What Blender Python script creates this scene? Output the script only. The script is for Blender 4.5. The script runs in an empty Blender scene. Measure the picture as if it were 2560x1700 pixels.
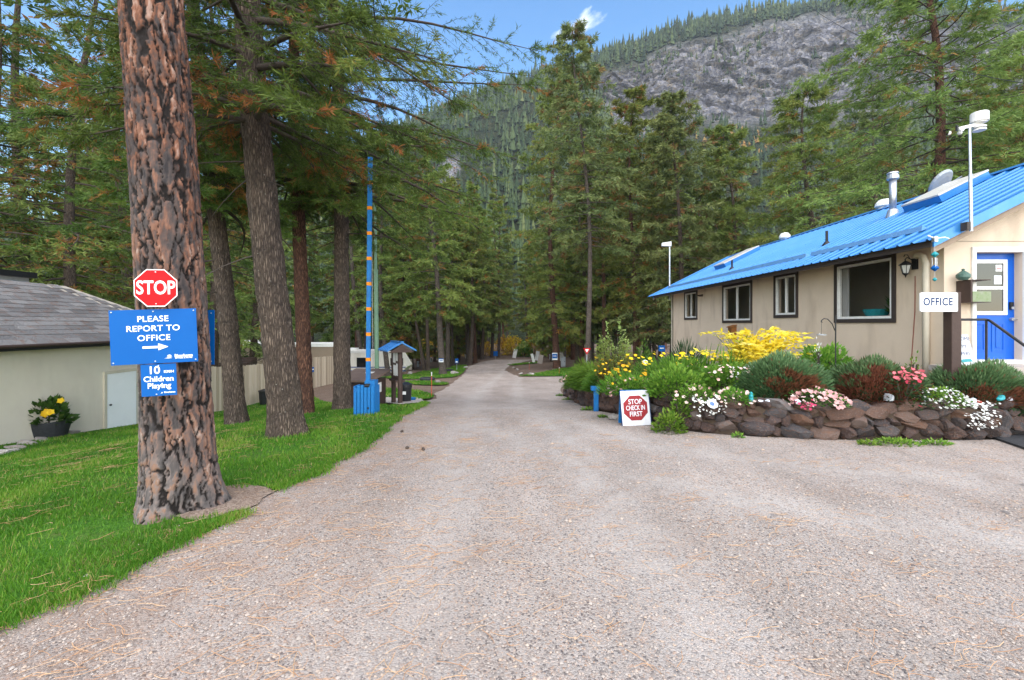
import bpy, bmesh, math, random
import numpy as np
from mathutils import Vector, Matrix

# ---------------------------------------------------------------- camera, sky, sun, exposure
random.seed(7)
SC = bpy.context.scene
COL = SC.collection
EYE = 1.65
FPX = 1100.0            # focal length in photo pixels (photo 2560 x 1700)
CX, CY = 1280.0, 810.0  # vanishing point of the long walls
cam = bpy.data.cameras.new('camera')
cam.sensor_width = 36.0
cam.lens = FPX / 2560.0 * 36.0
cam.shift_y = -(850.0 - CY) / 2560.0
cam.clip_end = 4000
camo = bpy.data.objects.new('camera', cam)
camo.location = (0, 0, EYE)
camo.rotation_euler = (math.radians(90), 0, 0)
COL.objects.link(camo)
SC.camera = camo

SUN_EL, SUN_AZ = math.radians(42), math.radians(177)     # azimuth clockwise from +Y: high behind the camera
world = bpy.data.worlds.new('World')
SC.world = world
world.use_nodes = True
wn, wl = world.node_tree.nodes, world.node_tree.links
wn.clear()
wout = wn.new('ShaderNodeOutputWorld')
wbg = wn.new('ShaderNodeBackground')
wsky = wn.new('ShaderNodeTexSky')
wsky.sky_type = 'NISHITA'
wsky.sun_disc = False
wsky.sun_elevation = SUN_EL
wsky.sun_rotation = SUN_AZ
wsky.air_density = 1.35
wsky.dust_density = 0.15
wsky.ozone_density = 3.2
wsky.altitude = 400
wbg.inputs['Strength'].default_value = 0.15
# one small wisp of cloud and a few fainter ones, by direction
wtc = wn.new('ShaderNodeTexCoord')
wmap = wn.new('ShaderNodeMapping'); wmap.vector_type = 'TEXTURE'; wmap.inputs['Scale'].default_value = (.05, .05, .02); wmap.inputs['Rotation'].default_value = (0.0, -0.45, 0.0)
wnoi = wn.new('ShaderNodeTexNoise'); wnoi.inputs['Scale'].default_value = 1.0; wnoi.inputs['Detail'].default_value = 8; wnoi.inputs['Roughness'].default_value = 0.62
cd = Vector(((1450 - CX) / FPX, 1.0, (CY - 66) / FPX)).normalized()
wdot = wn.new('ShaderNodeVectorMath'); wdot.operation = 'SUBTRACT'; wdot.inputs[1].default_value = cd
wrot = wn.new('ShaderNodeMapping'); wrot.vector_type = 'TEXTURE'; wrot.inputs['Rotation'].default_value = (0, -0.40, 0); wrot.inputs['Scale'].default_value = (1.0, 1.0, 0.34)
wlen = wn.new('ShaderNodeVectorMath'); wlen.operation = 'LENGTH'
wmr = wn.new('ShaderNodeMapRange'); wmr.inputs[1].default_value = 0.0; wmr.inputs[2].default_value = 0.11; wmr.inputs[3].default_value = 0.27; wmr.inputs[4].default_value = -0.36
wadd = wn.new('ShaderNodeMath'); wadd.operation = 'ADD'
wr2 = wn.new('ShaderNodeMapRange'); wr2.inputs[1].default_value = 0.50; wr2.inputs[2].default_value = 0.80; wr2.inputs[3].default_value = 0.0; wr2.inputs[4].default_value = 0.85
wmix = wn.new('ShaderNodeMixRGB'); wmix.inputs[2].default_value = (5.2, 5.6, 6.2, 1)
L = wl.new
L(wtc.outputs['Generated'], wmap.inputs[0]); L(wmap.outputs[0], wnoi.inputs['Vector'])
L(wtc.outputs['Generated'], wdot.inputs[0]); L(wdot.outputs[0], wrot.inputs[0]); L(wrot.outputs[0], wlen.inputs[0])
L(wlen.outputs['Value'], wmr.inputs[0]); L(wnoi.outputs['Fac'], wadd.inputs[0]); L(wmr.outputs[0], wadd.inputs[1])
L(wadd.outputs[0], wr2.inputs[0]); L(wr2.outputs[0], wmix.inputs[0])
whs = wn.new('ShaderNodeHueSaturation'); whs.inputs['Saturation'].default_value = 1.22; L(wsky.outputs[0], whs.inputs['Color']); L(whs.outputs[0], wmix.inputs[1]); L(wmix.outputs[0], wbg.inputs['Color']); L(wbg.outputs[0], wout.inputs['Surface'])

sun = bpy.data.lights.new('sun', 'SUN')
sun.energy = 5.0
sun.angle = math.radians(125)
sun.color = (1.0, 0.91, 0.78)
suno = bpy.data.objects.new('sun', sun)
sd = Vector((math.sin(SUN_AZ) * math.cos(SUN_EL), math.cos(SUN_AZ) * math.cos(SUN_EL), math.sin(SUN_EL)))
suno.rotation_euler = (-sd).to_track_quat('-Z', 'Y').to_euler()
suno.location = sd * 60
COL.objects.link(suno)
SC.view_settings.view_transform = 'Standard'
SC.view_settings.look = 'None'
SC.view_settings.gamma = 1.0
SC.view_settings.use_curve_mapping = False
SC.view_settings.exposure = 0.92
SC.cycles.max_bounces = 6
SC.cycles.diffuse_bounces = 4
SC.cycles.transparent_max_bounces = 6

# ---------------------------------------------------------------- helpers
def tag(o, label=None, cat=None, group=None, kind=None):
    if label: o['label'] = label
    if cat: o['category'] = cat
    if group: o['group'] = group
    if kind: o['kind'] = kind
    return o

def link(name, me, parent=None, loc=None, rot=None, mats=None, smooth=False):
    o = bpy.data.objects.new(name, me)
    COL.objects.link(o)
    if parent: o.parent = parent
    if loc is not None: o.location = loc
    if rot is not None: o.rotation_euler = rot
    if mats is not None:
        for m in (mats if isinstance(mats, (list, tuple)) else [mats]): me.materials.append(m)
    if smooth: me.polygons.foreach_set('use_smooth', [True] * len(me.polygons))
    return o

def empty(name, loc=(0, 0, 0), rz=0.0):
    o = bpy.data.objects.new(name, None)
    COL.objects.link(o)
    o.location = loc
    o.rotation_euler = (0, 0, rz)
    o.empty_display_size = 0.1
    return o

def mesh_np(name, V, F=None, tone=None, T=None, smooth=False, extra=None, matidx=None):
    """V (n,3); F quads (m,4) and/or T tris (k,3); tone per face (quads first)"""
    me = bpy.data.meshes.new(name)
    V = np.asarray(V, dtype=np.float32).reshape(-1, 3)
    nq = 0 if F is None else len(F)
    nt = 0 if T is None else len(T)
    me.vertices.add(len(V)); me.vertices.foreach_set('co', V.ravel())
    loops = []
    if nq: loops.append(np.asarray(F, dtype=np.int32).ravel())
    if nt: loops.append(np.asarray(T, dtype=np.int32).ravel())
    loops = np.concatenate(loops)
    me.loops.add(len(loops)); me.loops.foreach_set('vertex_index', loops)
    st = np.concatenate([np.arange(nq) * 4, nq * 4 + np.arange(nt) * 3]).astype(np.int32)
    me.polygons.add(nq + nt)
    me.polygons.foreach_set('loop_start', st)
    if smooth: me.polygons.foreach_set('use_smooth', np.ones(nq + nt, dtype=bool))
    if matidx is not None: me.polygons.foreach_set('material_index', np.asarray(matidx, dtype=np.int32))
    me.update(calc_edges=True)
    if tone is not None:
        a = me.attributes.new('tone', 'FLOAT', 'FACE')
        a.data.foreach_set('value', np.asarray(tone, dtype=np.float32))
    if extra:
        for k, v in extra.items():
            a = me.attributes.new(k, 'FLOAT', 'POINT')
            a.data.foreach_set('value', np.asarray(v, dtype=np.float32))
    return me

class MB:
    def __init__(s): s.v = []; s.f = []
    def add(s, vs, fs):
        b = len(s.v)
        s.v += [tuple(v) for v in vs]
        s.f += [tuple(i + b for i in f) for f in fs]
        return s
    def box(s, c, d, M=None):
        hx, hy, hz = d[0] / 2, d[1] / 2, d[2] / 2
        vs = [Vector((x, y, z)) for z in (-hz, hz) for y in (-hy, hy) for x in (-hx, hx)]
        if M is not None: vs = [M @ v for v in vs]
        c = Vector(c)
        return s.add([v + c for v in vs], [(0, 2, 3, 1), (4, 5, 7, 6), (0, 1, 5, 4), (2, 6, 7, 3), (0, 4, 6, 2), (1, 3, 7, 5)])
    def bx(s, x0, x1, y0, y1, z0, z1):
        return s.box(((x0 + x1) / 2, (y0 + y1) / 2, (z0 + z1) / 2), (abs(x1 - x0), abs(y1 - y0), abs(z1 - z0)))
    def bar(s, p0, p1, w, h, up=(0, 0, 1)):
        p0, p1 = Vector(p0), Vector(p1)
        d = p1 - p0; y = d.normalized(); x = y.cross(Vector(up))
        if x.length < 1e-4: x = y.cross(Vector((1, 0, 0)))
        x.normalize(); z = x.cross(y)
        M = Matrix((x, y, z)).transposed()
        return s.box((p0 + p1) / 2, (w, d.length, h), M)
    def tube(s, pts, rad, n=8, cap=True):
        pts = [Vector(p) for p in pts]
        if not isinstance(rad, (list, tuple)): rad = [rad] * len(pts)
        vs, fs = [], []
        px = None
        for i, p in enumerate(pts):
            d = (pts[min(i + 1, len(pts) - 1)] - pts[max(i - 1, 0)]).normalized()
            if px is None:
                px = d.cross(Vector((0, 0, 1)))
                if px.length < 1e-3: px = Vector((1, 0, 0))
            px = (px - d * px.dot(d)).normalized(); py = d.cross(px)
            for k in range(n):
                a = 2 * math.pi * k / n
                vs.append(p + (px * math.cos(a) + py * math.sin(a)) * rad[i])
        for i in range(len(pts) - 1):
            for k in range(n):
                fs.append((i * n + k, i * n + (k + 1) % n, (i + 1) * n + (k + 1) % n, (i + 1) * n + k))
        if cap:
            fs.append(tuple(range(n))[::-1]); fs.append(tuple((len(pts) - 1) * n + k for k in range(n)))
        return s.add(vs, fs)
    def lathe(s, prof, c=(0, 0, 0), n=20):
        c = Vector(c); vs, fs = [], []
        for r, z in prof:
            for k in range(n):
                a = 2 * math.pi * k / n
                vs.append(c + Vector((r * math.cos(a), r * math.sin(a), z)))
        for i in range(len(prof) - 1):
            for k in range(n):
                fs.append((i * n + k, i * n + (k + 1) % n, (i + 1) * n + (k + 1) % n, (i + 1) * n + k))
        fs.append(tuple(range(n))[::-1]); fs.append(tuple((len(prof) - 1) * n + k for k in range(n)))
        return s.add(vs, fs)
    def prism(s, poly, y0, y1):
        """poly in (x,z), extruded along y"""
        n = len(poly)
        vs = [(x, y0, z) for x, z in poly] + [(x, y1, z) for x, z in poly]
        fs = [tuple(range(n)), tuple(range(2 * n - 1, n - 1, -1))]
        for i in range(n): fs.append((i, i + n, (i + 1) % n + n, (i + 1) % n))
        return s.add(vs, fs)
    def mesh(s, name='m', bevel=0.0):
        me = bpy.data.meshes.new(name)
        me.from_pydata(s.v, [], s.f)
        bm = bmesh.new(); bm.from_mesh(me)
        bmesh.ops.recalc_face_normals(bm, faces=bm.faces)
        if bevel > 0:
            bmesh.ops.bevel(bm, geom=list(bm.edges), offset=bevel, segments=1, affect='EDGES', profile=0.5)
        bm.to_mesh(me); bm.free()
        return me
    def build(s, name, mat, parent=None, loc=None, rot=None, bevel=0.0, smooth=False):
        return link(name, s.mesh(name, bevel), parent, loc, rot, mat, smooth)

def text(body, size, mat, parent, loc, rot, name='lettering', bold=0.0, ex=0.0012, ax='CENTER', sx=1.0, sp=1.0):
    c = bpy.data.curves.new('txt', 'FONT')
    c.body = body; c.size = size; c.align_x = ax; c.align_y = 'CENTER'; c.extrude = ex; c.offset = bold
    c.resolution_u = 4; c.space_character = sp
    t = bpy.data.objects.new('txt', c); COL.objects.link(t)
    dg = bpy.context.evaluated_depsgraph_get()
    me = bpy.data.meshes.new_from_object(t.evaluated_get(dg))
    bpy.data.objects.remove(t)
    o = link(name, me, parent, loc, rot)
    me.materials.clear(); me.materials.append(mat)
    o.scale = (sx, 1, 1)
    return o

def copy_tree(o, parent=None):
    c = o.copy(); COL.objects.link(c); c.parent = parent
    for ch in o.children: copy_tree(ch, c)
    return c

# ---------------------------------------------------------------- materials
def nodes(name):
    m = bpy.data.materials.new(name); m.use_nodes = True
    nt = m.node_tree
    return m, nt.nodes, nt.links.new, nt.nodes['Principled BSDF']

def c4(c): return (c[0], c[1], c[2], 1)

def ramp(n, cols, interp='LINEAR'):
    r = n.new('ShaderNodeValToRGB'); r.color_ramp.interpolation = interp
    e = r.color_ramp.elements
    k = len(cols)
    for i, c in enumerate(cols):
        pos, col = c if isinstance(c[1], (tuple, list)) else (i / max(1, k - 1), c)
        el = e[i] if i < 2 else e.new(pos)
        el.position = pos; el.color = c4(col)
    return r

def pmat(name, c1, c2=None, rough=0.7, scale=6.0, bump=0.0, bscale=None, metal=0.0, spec=0.3, stretch=(1, 1, 1), dirt=None, coat=0.0):
    m, n, l, b = nodes(name)
    b.inputs['Roughness'].default_value = rough
    b.inputs['Metallic'].default_value = metal
    b.inputs['Specular IOR Level'].default_value = spec
    if coat: b.inputs['Coat Weight'].default_value = coat
    tc = n.new('ShaderNodeTexCoord'); mp = n.new('ShaderNodeMapping'); mp.inputs['Scale'].default_value = stretch
    l(tc.outputs['Object'], mp.inputs[0])
    no = n.new('ShaderNodeTexNoise'); no.inputs['Scale'].default_value = scale; no.inputs['Detail'].default_value = 7; no.inputs['Roughness'].default_value = 0.65
    l(mp.outputs[0], no.inputs['Vector'])
    c2 = c2 or tuple(x * 0.82 for x in c1)
    r = ramp(n, [(0.32, c1), (0.7, c2)])
    l(no.outputs['Fac'], r.inputs[0])
    out = r.outputs[0]
    if dirt:      # streaks, stains and the roof's painted sky sheen: (colour, amount, scale)
        n2 = n.new('ShaderNodeTexNoise'); n2.inputs['Scale'].default_value = dirt[2]; n2.inputs['Detail'].default_value = 9
        mp2 = n.new('ShaderNodeMapping'); mp2.inputs['Scale'].default_value = (1, 1, 0.28); l(tc.outputs['Object'], mp2.inputs[0]); l(mp2.outputs[0], n2.inputs['Vector'])
        mr = n.new('ShaderNodeMapRange'); mr.inputs[1].default_value = 0.52; mr.inputs[2].default_value = 0.78; mr.inputs[4].default_value = dirt[1]
        l(n2.outputs['Fac'], mr.inputs[0])
        mx = n.new('ShaderNodeMixRGB'); mx.inputs[2].default_value = c4(dirt[0]); l(mr.outputs[0], mx.inputs[0]); l(out, mx.inputs[1]); out = mx.outputs[0]
    l(out, b.inputs['Base Color'])
    mr3 = n.new('ShaderNodeMapRange'); mr3.inputs[3].default_value = max(0.03, rough - 0.12); mr3.inputs[4].default_value = min(1, rough + 0.12)
    l(no.outputs['Fac'], mr3.inputs[0]); l(mr3.outputs[0], b.inputs['Roughness'])
    if bump > 0:
        nb = n.new('ShaderNodeTexNoise'); nb.inputs['Scale'].default_value = bscale or scale * 6; nb.inputs['Detail'].default_value = 6
        l(mp.outputs[0], nb.inputs['Vector'])
        bp = n.new('ShaderNodeBump'); bp.inputs['Strength'].default_value = min(1, bump); bp.inputs['Distance'].default_value = 0.02
        l(nb.outputs['Fac'], bp.inputs['Height']); l(bp.outputs[0], b.inputs['Normal'])
    return m

def warm(cols, k=(1.72, 1.62, 1.12)):
    return [(p, tuple(min(.9, a * b) for a, b in zip(c, k))) for p, c in cols]

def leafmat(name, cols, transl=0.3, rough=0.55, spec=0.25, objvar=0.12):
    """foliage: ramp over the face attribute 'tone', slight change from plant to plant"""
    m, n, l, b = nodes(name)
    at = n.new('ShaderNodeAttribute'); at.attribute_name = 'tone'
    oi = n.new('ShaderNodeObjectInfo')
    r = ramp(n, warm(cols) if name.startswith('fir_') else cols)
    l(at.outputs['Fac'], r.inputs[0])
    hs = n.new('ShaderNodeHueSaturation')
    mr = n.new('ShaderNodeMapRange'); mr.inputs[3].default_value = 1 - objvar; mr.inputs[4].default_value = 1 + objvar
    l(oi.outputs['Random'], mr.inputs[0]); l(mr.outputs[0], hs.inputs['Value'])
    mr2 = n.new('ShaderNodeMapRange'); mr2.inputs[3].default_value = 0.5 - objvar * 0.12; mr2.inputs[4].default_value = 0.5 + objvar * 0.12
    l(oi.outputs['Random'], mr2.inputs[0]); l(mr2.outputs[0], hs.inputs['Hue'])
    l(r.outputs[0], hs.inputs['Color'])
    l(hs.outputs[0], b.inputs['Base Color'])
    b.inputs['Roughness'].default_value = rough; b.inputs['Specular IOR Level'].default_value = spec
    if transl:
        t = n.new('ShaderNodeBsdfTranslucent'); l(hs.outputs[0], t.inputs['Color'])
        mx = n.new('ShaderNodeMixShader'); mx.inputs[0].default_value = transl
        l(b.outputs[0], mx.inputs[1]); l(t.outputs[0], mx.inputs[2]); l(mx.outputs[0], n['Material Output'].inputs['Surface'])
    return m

def rockmat(name, cols):
    """stone: one colour per stone, rust and lichen blotches, rough relief"""
    m, n, l, b = nodes(name)
    oi = n.new('ShaderNodeObjectInfo'); r = ramp(n, cols, 'CONSTANT' if False else 'LINEAR')
    l(oi.outputs['Random'], r.inputs[0])
    tc = n.new('ShaderNodeTexCoord')
    ad = n.new('ShaderNodeVectorMath'); ad.operation = 'ADD'; l(tc.outputs['Object'], ad.inputs[0]); l(oi.outputs['Location'], ad.inputs[1])
    no = n.new('ShaderNodeTexNoise'); no.inputs['Scale'].default_value = 7; no.inputs['Detail'].default_value = 8; l(ad.outputs[0], no.inputs['Vector'])
    mr = n.new('ShaderNodeMapRange'); mr.inputs[1].default_value = 0.5; mr.inputs[2].default_value = 0.7; mr.inputs[4].default_value = 0.55; l(no.outputs['Fac'], mr.inputs[0])
    mx = n.new('ShaderNodeMixRGB'); mx.inputs[2].default_value = (0.15, 0.065, 0.032, 1); l(mr.outputs[0], mx.inputs[0]); l(r.outputs[0], mx.inputs[1])
    n2 = n.new('ShaderNodeTexNoise'); n2.inputs['Scale'].default_value = 22; n2.inputs['Detail'].default_value = 8; l(ad.outputs[0], n2.inputs['Vector'])
    mr2 = n.new('ShaderNodeMapRange'); mr2.inputs[1].default_value = 0.55; mr2.inputs[2].default_value = 0.75; mr2.inputs[4].default_value = 0.6; l(n2.outputs['Fac'], mr2.inputs[0])
    mx2 = n.new('ShaderNodeMixRGB'); mx2.inputs[2].default_value = (0.22, 0.20, 0.185, 1); l(mr2.outputs[0], mx2.inputs[0]); l(mx.outputs[0], mx2.inputs[1])
    l(mx2.outputs[0], b.inputs['Base Color']); b.inputs['Roughness'].default_value = 0.75; b.inputs['Specular IOR Level'].default_value = 0.3
    bp = n.new('ShaderNodeBump'); bp.inputs['Strength'].default_value = 0.9; bp.inputs['Distance'].default_value = 0.03
    l(n2.outputs['Fac'], bp.inputs['Height']); l(bp.outputs[0], b.inputs['Normal'])
    return m

def barkmat(name, ridge, furrow, lichen=None, scale=1.0):
    """furrowed fir bark: stretched ridges in colour and relief, with lichen flecks"""
    m, n, l, b = nodes(name)
    tc = n.new('ShaderNodeTexCoord'); mp = n.new('ShaderNodeMapping'); mp.inputs['Scale'].default_value = (36 * scale, 36 * scale, 5.5 * scale)
    l(tc.outputs['Object'], mp.inputs[0])
    vo = n.new('ShaderNodeTexVoronoi'); vo.feature = 'DISTANCE_TO_EDGE'; vo.inputs['Scale'].default_value = 1.0
    nd = n.new('ShaderNodeTexNoise'); nd.inputs['Scale'].default_value = 1.3; nd.inputs['Detail'].default_value = 4; l(mp.outputs[0], nd.inputs['Vector'])
    mv = n.new('ShaderNodeMixRGB'); mv.blend_type = 'ADD'; mv.inputs[0].default_value = 2.2; l(mp.outputs[0], mv.inputs[1]); l(nd.outputs['Color'], mv.inputs[2]); l(mv.outputs[0], vo.inputs['Vector'])
    mr = n.new('ShaderNodeMapRange'); mr.inputs[1].default_value = 0.02; mr.inputs[2].default_value = 0.3; l(vo.outputs['Distance'], mr.inputs[0])
    r = ramp(n, [(0.0, furrow), (1.0, ridge)]); l(mr.outputs[0], r.inputs[0])
    n2 = n.new('ShaderNodeTexNoise'); n2.inputs['Scale'].default_value = 3.5; n2.inputs['Detail'].default_value = 8; l(tc.outputs['Object'], n2.inputs['Vector'])
    mx = n.new('ShaderNodeMixRGB'); mx.blend_type = 'MULTIPLY'; mx.inputs[0].default_value = 0.8
    r2 = ramp(n, [(0.3, (0.62, 0.6, 0.6)), (0.7, (1.35, 1.25, 1.15))]); l(n2.outputs['Fac'], r2.inputs[0]); l(r.outputs[0], mx.inputs[1]); l(r2.outputs[0], mx.inputs[2])
    out = mx.outputs[0]
    if lichen:
        n3 = n.new('ShaderNodeTexNoise'); n3.inputs['Scale'].default_value = 26; n3.inputs['Detail'].default_value = 3; l(tc.outputs['Object'], n3.inputs['Vector'])
        m3 = n.new('ShaderNodeMapRange'); m3.inputs[1].default_value = 0.69; m3.inputs[2].default_value = 0.75; m3.inputs[4].default_value = 0.8; l(n3.outputs['Fac'], m3.inputs[0])
        x3 = n.new('ShaderNodeMixRGB'); x3.inputs[2].default_value = c4(lichen); l(m3.outputs[0], x3.inputs[0]); l(out, x3.inputs[1]); out = x3.outputs[0]
    l(out, b.inputs['Base Color']); b.inputs['Roughness'].default_value = 0.9; b.inputs['Specular IOR Level'].default_value = 0.15
    bp = n.new('ShaderNodeBump'); bp.inputs['Strength'].default_value = 0.9; bp.inputs['Distance'].default_value = 0.03
    l(mr.outputs[0], bp.inputs['Height']); l(bp.outputs[0], b.inputs['Normal'])
    return m

def glassmat(name, tint=(0.012, 0.016, 0.014), rough=0.03):
    m, n, l, b = nodes(name)
    b.inputs['Base Color'].default_value = c4(tint); b.inputs['Roughness'].default_value = rough
    b.inputs['Specular IOR Level'].default_value = 0.6; b.inputs['Alpha'].default_value = 0.12
    return m

M = {}
M['white'] = pmat('white_paint', (0.78, 0.78, 0.76), (0.66, 0.66, 0.63), 0.45, 9)
M['sign_white'] = pmat('sign_white', (0.86, 0.86, 0.85), (0.80, 0.80, 0.79), 0.4, 9)
M['sign_red'] = pmat('sign_red', (0.52, 0.004, 0.008), (0.47, 0.004, 0.008), 0.45, 5, spec=0.15)
M['sign_blue'] = pmat('sign_blue', (0.002, 0.095, 0.35), (0.002, 0.085, 0.32), 0.45, 3, spec=0.15)
M['blue_paint'] = pmat('blue_paint', (0.008, 0.16, 0.44), (0.01, 0.12, 0.34), 0.5, 8, 0.2, 60, dirt=((0.06, 0.09, 0.12), 0.5, 7))
M['door_blue'] = pmat('door_blue', (0.006, 0.10, 0.50), (0.006, 0.09, 0.45), 0.35, 4)
M['roof_blue'] = pmat('roof_blue', (0.022, 0.195, 0.52), (0.018, 0.17, 0.47), 0.30, 1.2, 0.0, spec=0.6, metal=0.2, dirt=((0.10, 0.26, 0.46), 0.45, 2.5))  # pale blue mottling puts sky reflection into the roof colour
M['roof_strip'] = pmat('roof_strip', (0.17, 0.36, 0.62), (0.13, 0.31, 0.58), 0.3, 3, metal=0.1)
M['orange'] = pmat('orange_tape', (0.72, 0.24, 0.008), None, 0.5, 12)
M['brown'] = pmat('brown_paint', (0.065, 0.040, 0.032), (0.05, 0.031, 0.026), 0.6, 8, 0.2, 40)
M['brown_trim'] = pmat('brown_trim', (0.052, 0.040, 0.036), (0.042, 0.032, 0.029), 0.55, 10)
M['stucco'] = pmat('stucco', (0.70, 0.575, 0.445), (0.65, 0.53, 0.405), 0.85, 2.0, 0.5, 110, dirt=((0.36, 0.265, 0.19), 0.6, 2.0))
M['stucco2'] = pmat('stucco_pale', (0.74, 0.67, 0.56), (0.69, 0.61, 0.51), 0.85, 1.6, 0.5, 120, dirt=((0.40, 0.34, 0.27), 0.4, 1.2))
M['cream'] = pmat('cream_trim', (0.62, 0.56, 0.45), (0.56, 0.50, 0.40), 0.55, 5)
M['soffit'] = pmat('soffit', (0.30, 0.23, 0.17), (0.24, 0.18, 0.13), 0.8, 6)
M['black'] = pmat('black_metal', (0.012, 0.013, 0.015), (0.02, 0.02, 0.022), 0.4, 20)
M['rubber'] = pmat('black_rubber', (0.022, 0.023, 0.026), (0.04, 0.041, 0.045), 0.75, 14, 0.4, 120)
M['galv'] = pmat('galvanised', (0.55, 0.57, 0.60), (0.42, 0.44, 0.47), 0.35, 14, metal=0.75)
M['grey_metal'] = pmat('grey_metal', (0.40, 0.42, 0.44), (0.32, 0.34, 0.36), 0.45, 10, metal=0.3)
M['green_metal'] = pmat('green_pole', (0.16, 0.27, 0.18), (0.12, 0.21, 0.14), 0.45, 5)
M['fence'] = pmat('fence_boards', (0.50, 0.41, 0.30), (0.40, 0.32, 0.225), 0.85, 3.0, 0.5, 30, stretch=(6, 6, 1), dirt=((0.22, 0.19, 0.15), 0.5, 3))
m_, n_, l_, b_ = nodes('fence_board'); oi_ = n_.new('ShaderNodeObjectInfo'); r_ = ramp(n_, [(0.0, (.30, .24, .17)), (.5, (.46, .38, .28)), (1.0, (.56, .47, .36))]); l_(oi_.outputs['Random'], r_.inputs[0]); l_(r_.outputs[0], b_.inputs['Base Color']); b_.inputs['Roughness'].default_value = .85; M['fence_board'] = m_
M['cedar'] = pmat('cedar', (0.30, 0.12, 0.03), (0.22, 0.085, 0.022), 0.7, 9, 0.4, 30, stretch=(5, 5, 1))
M['concrete'] = pmat('concrete', (0.42, 0.37, 0.33), (0.34, 0.30, 0.27), 0.85, 5, 0.4, 60)
M['glass'] = glassmat('window_glass')
M['glass_dark'] = glassmat('vehicle_glass', (0.01, 0.012, 0.013), 0.06); M['glass_dark'].node_tree.nodes['Principled BSDF'].inputs['Alpha'].default_value = 1.0
M['glass_frost'] = pmat('frosted_glass', (0.55, 0.56, 0.52), None, 0.25, 10)
M['room'] = pmat('room_dark', (0.42, 0.38, 0.32), (0.36, 0.32, 0.27), 0.9, 2)
M['navy'] = pmat('navy_letters', (0.006, 0.03, 0.11), None, 0.5, 10)
M['maroon'] = pmat('maroon_paint', (0.26, 0.014, 0.02), (0.21, 0.013, 0.018), 0.6, 14, 0.3, 60)
M['board_white'] = pmat('weathered_board', (0.66, 0.67, 0.70), (0.56, 0.57, 0.60), 0.6, 6, 0.2, 40, dirt=((0.35, 0.33, 0.30), 0.5, 5))
M['rv_white'] = pmat('rv_white', (0.80, 0.78, 0.70), (0.74, 0.71, 0.62), 0.4, 2, dirt=((0.42, 0.38, 0.30), 0.4, 1.3))
M['rv_tan'] = pmat('rv_tan', (0.28, 0.22, 0.165), (0.25, 0.19, 0.14), 0.45, 2)
M['rv_blue'] = pmat('rv_stripe', (0.03, 0.08, 0.24), None, 0.4, 4)
M['teal'] = pmat('teal_glaze', (0.02, 0.30, 0.33), (0.015, 0.22, 0.26), 0.25, 8)
M['china'] = pmat('china_white', (0.72, 0.75, 0.80), (0.62, 0.66, 0.74), 0.25, 9)
M['china_blue'] = pmat('china_blue', (0.10, 0.18, 0.46), None, 0.3, 9)
M['terracotta'] = pmat('red_pot', (0.38, 0.06, 0.04), None, 0.5, 9)
M['stake_red'] = pmat('stake_red', (0.62, 0.10, 0.05), None, 0.5, 9)
M['shingle'] = rockmat('shingle', [(0.0, (0.11, 0.107, 0.108)), (0.5, (0.16, 0.156, 0.157)), (1.0, (0.22, 0.213, 0.21))])
M['rock'] = rockmat('field_stone', [(0.0, (0.026, 0.021, 0.021)), (0.2, (0.066, 0.040, 0.034)), (0.4, (0.040, 0.034, 0.036)), (0.55, (0.088, 0.048, 0.034)), (0.72, (0.052, 0.050, 0.054)), (0.88, (0.115, 0.060, 0.038)), (1.0, (0.15, 0.14, 0.14))])
M['pale_rock'] = rockmat('pale_stone', [(0.0, (0.26, 0.23, 0.21)), (1.0, (0.44, 0.41, 0.38))])
M['soil'] = pmat('bed_soil', (0.055, 0.038, 0.026), (0.085, 0.058, 0.04), 0.95, 12, 0.8, 50)
M['bark_fir'] = barkmat('bark_fir', (0.17, 0.135, 0.11), (0.062, 0.049, 0.042), (0.42, 0.40, 0.33))
M['bark_grey'] = barkmat('bark_grey', (0.20, 0.175, 0.155), (0.07, 0.058, 0.05), None)
M['bark_red'] = barkmat('bark_red', (0.20, 0.105, 0.072), (0.06, 0.035, 0.028), None)
M['limb'] = pmat('limb_bark', (0.050, 0.037, 0.030), (0.085, 0.067, 0.056), 0.9, 12)
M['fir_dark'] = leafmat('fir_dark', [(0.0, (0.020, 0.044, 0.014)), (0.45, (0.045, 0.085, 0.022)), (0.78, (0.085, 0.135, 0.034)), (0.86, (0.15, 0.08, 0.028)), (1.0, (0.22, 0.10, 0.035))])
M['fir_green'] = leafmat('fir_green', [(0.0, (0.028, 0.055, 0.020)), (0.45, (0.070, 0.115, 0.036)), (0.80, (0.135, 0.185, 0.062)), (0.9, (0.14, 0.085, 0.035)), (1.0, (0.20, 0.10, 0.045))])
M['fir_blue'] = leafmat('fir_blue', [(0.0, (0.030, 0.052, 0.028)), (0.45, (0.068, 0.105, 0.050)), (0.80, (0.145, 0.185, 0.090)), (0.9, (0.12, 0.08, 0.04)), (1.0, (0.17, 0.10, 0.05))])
M['fir_olive'] = leafmat('fir_olive', [(0.0, (0.030, 0.046, 0.014)), (0.45, (0.072, 0.102, 0.030)), (0.78, (0.140, 0.172, 0.056)), (0.88, (0.15, 0.085, 0.03)), (1.0, (0.22, 0.10, 0.035))])
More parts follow.
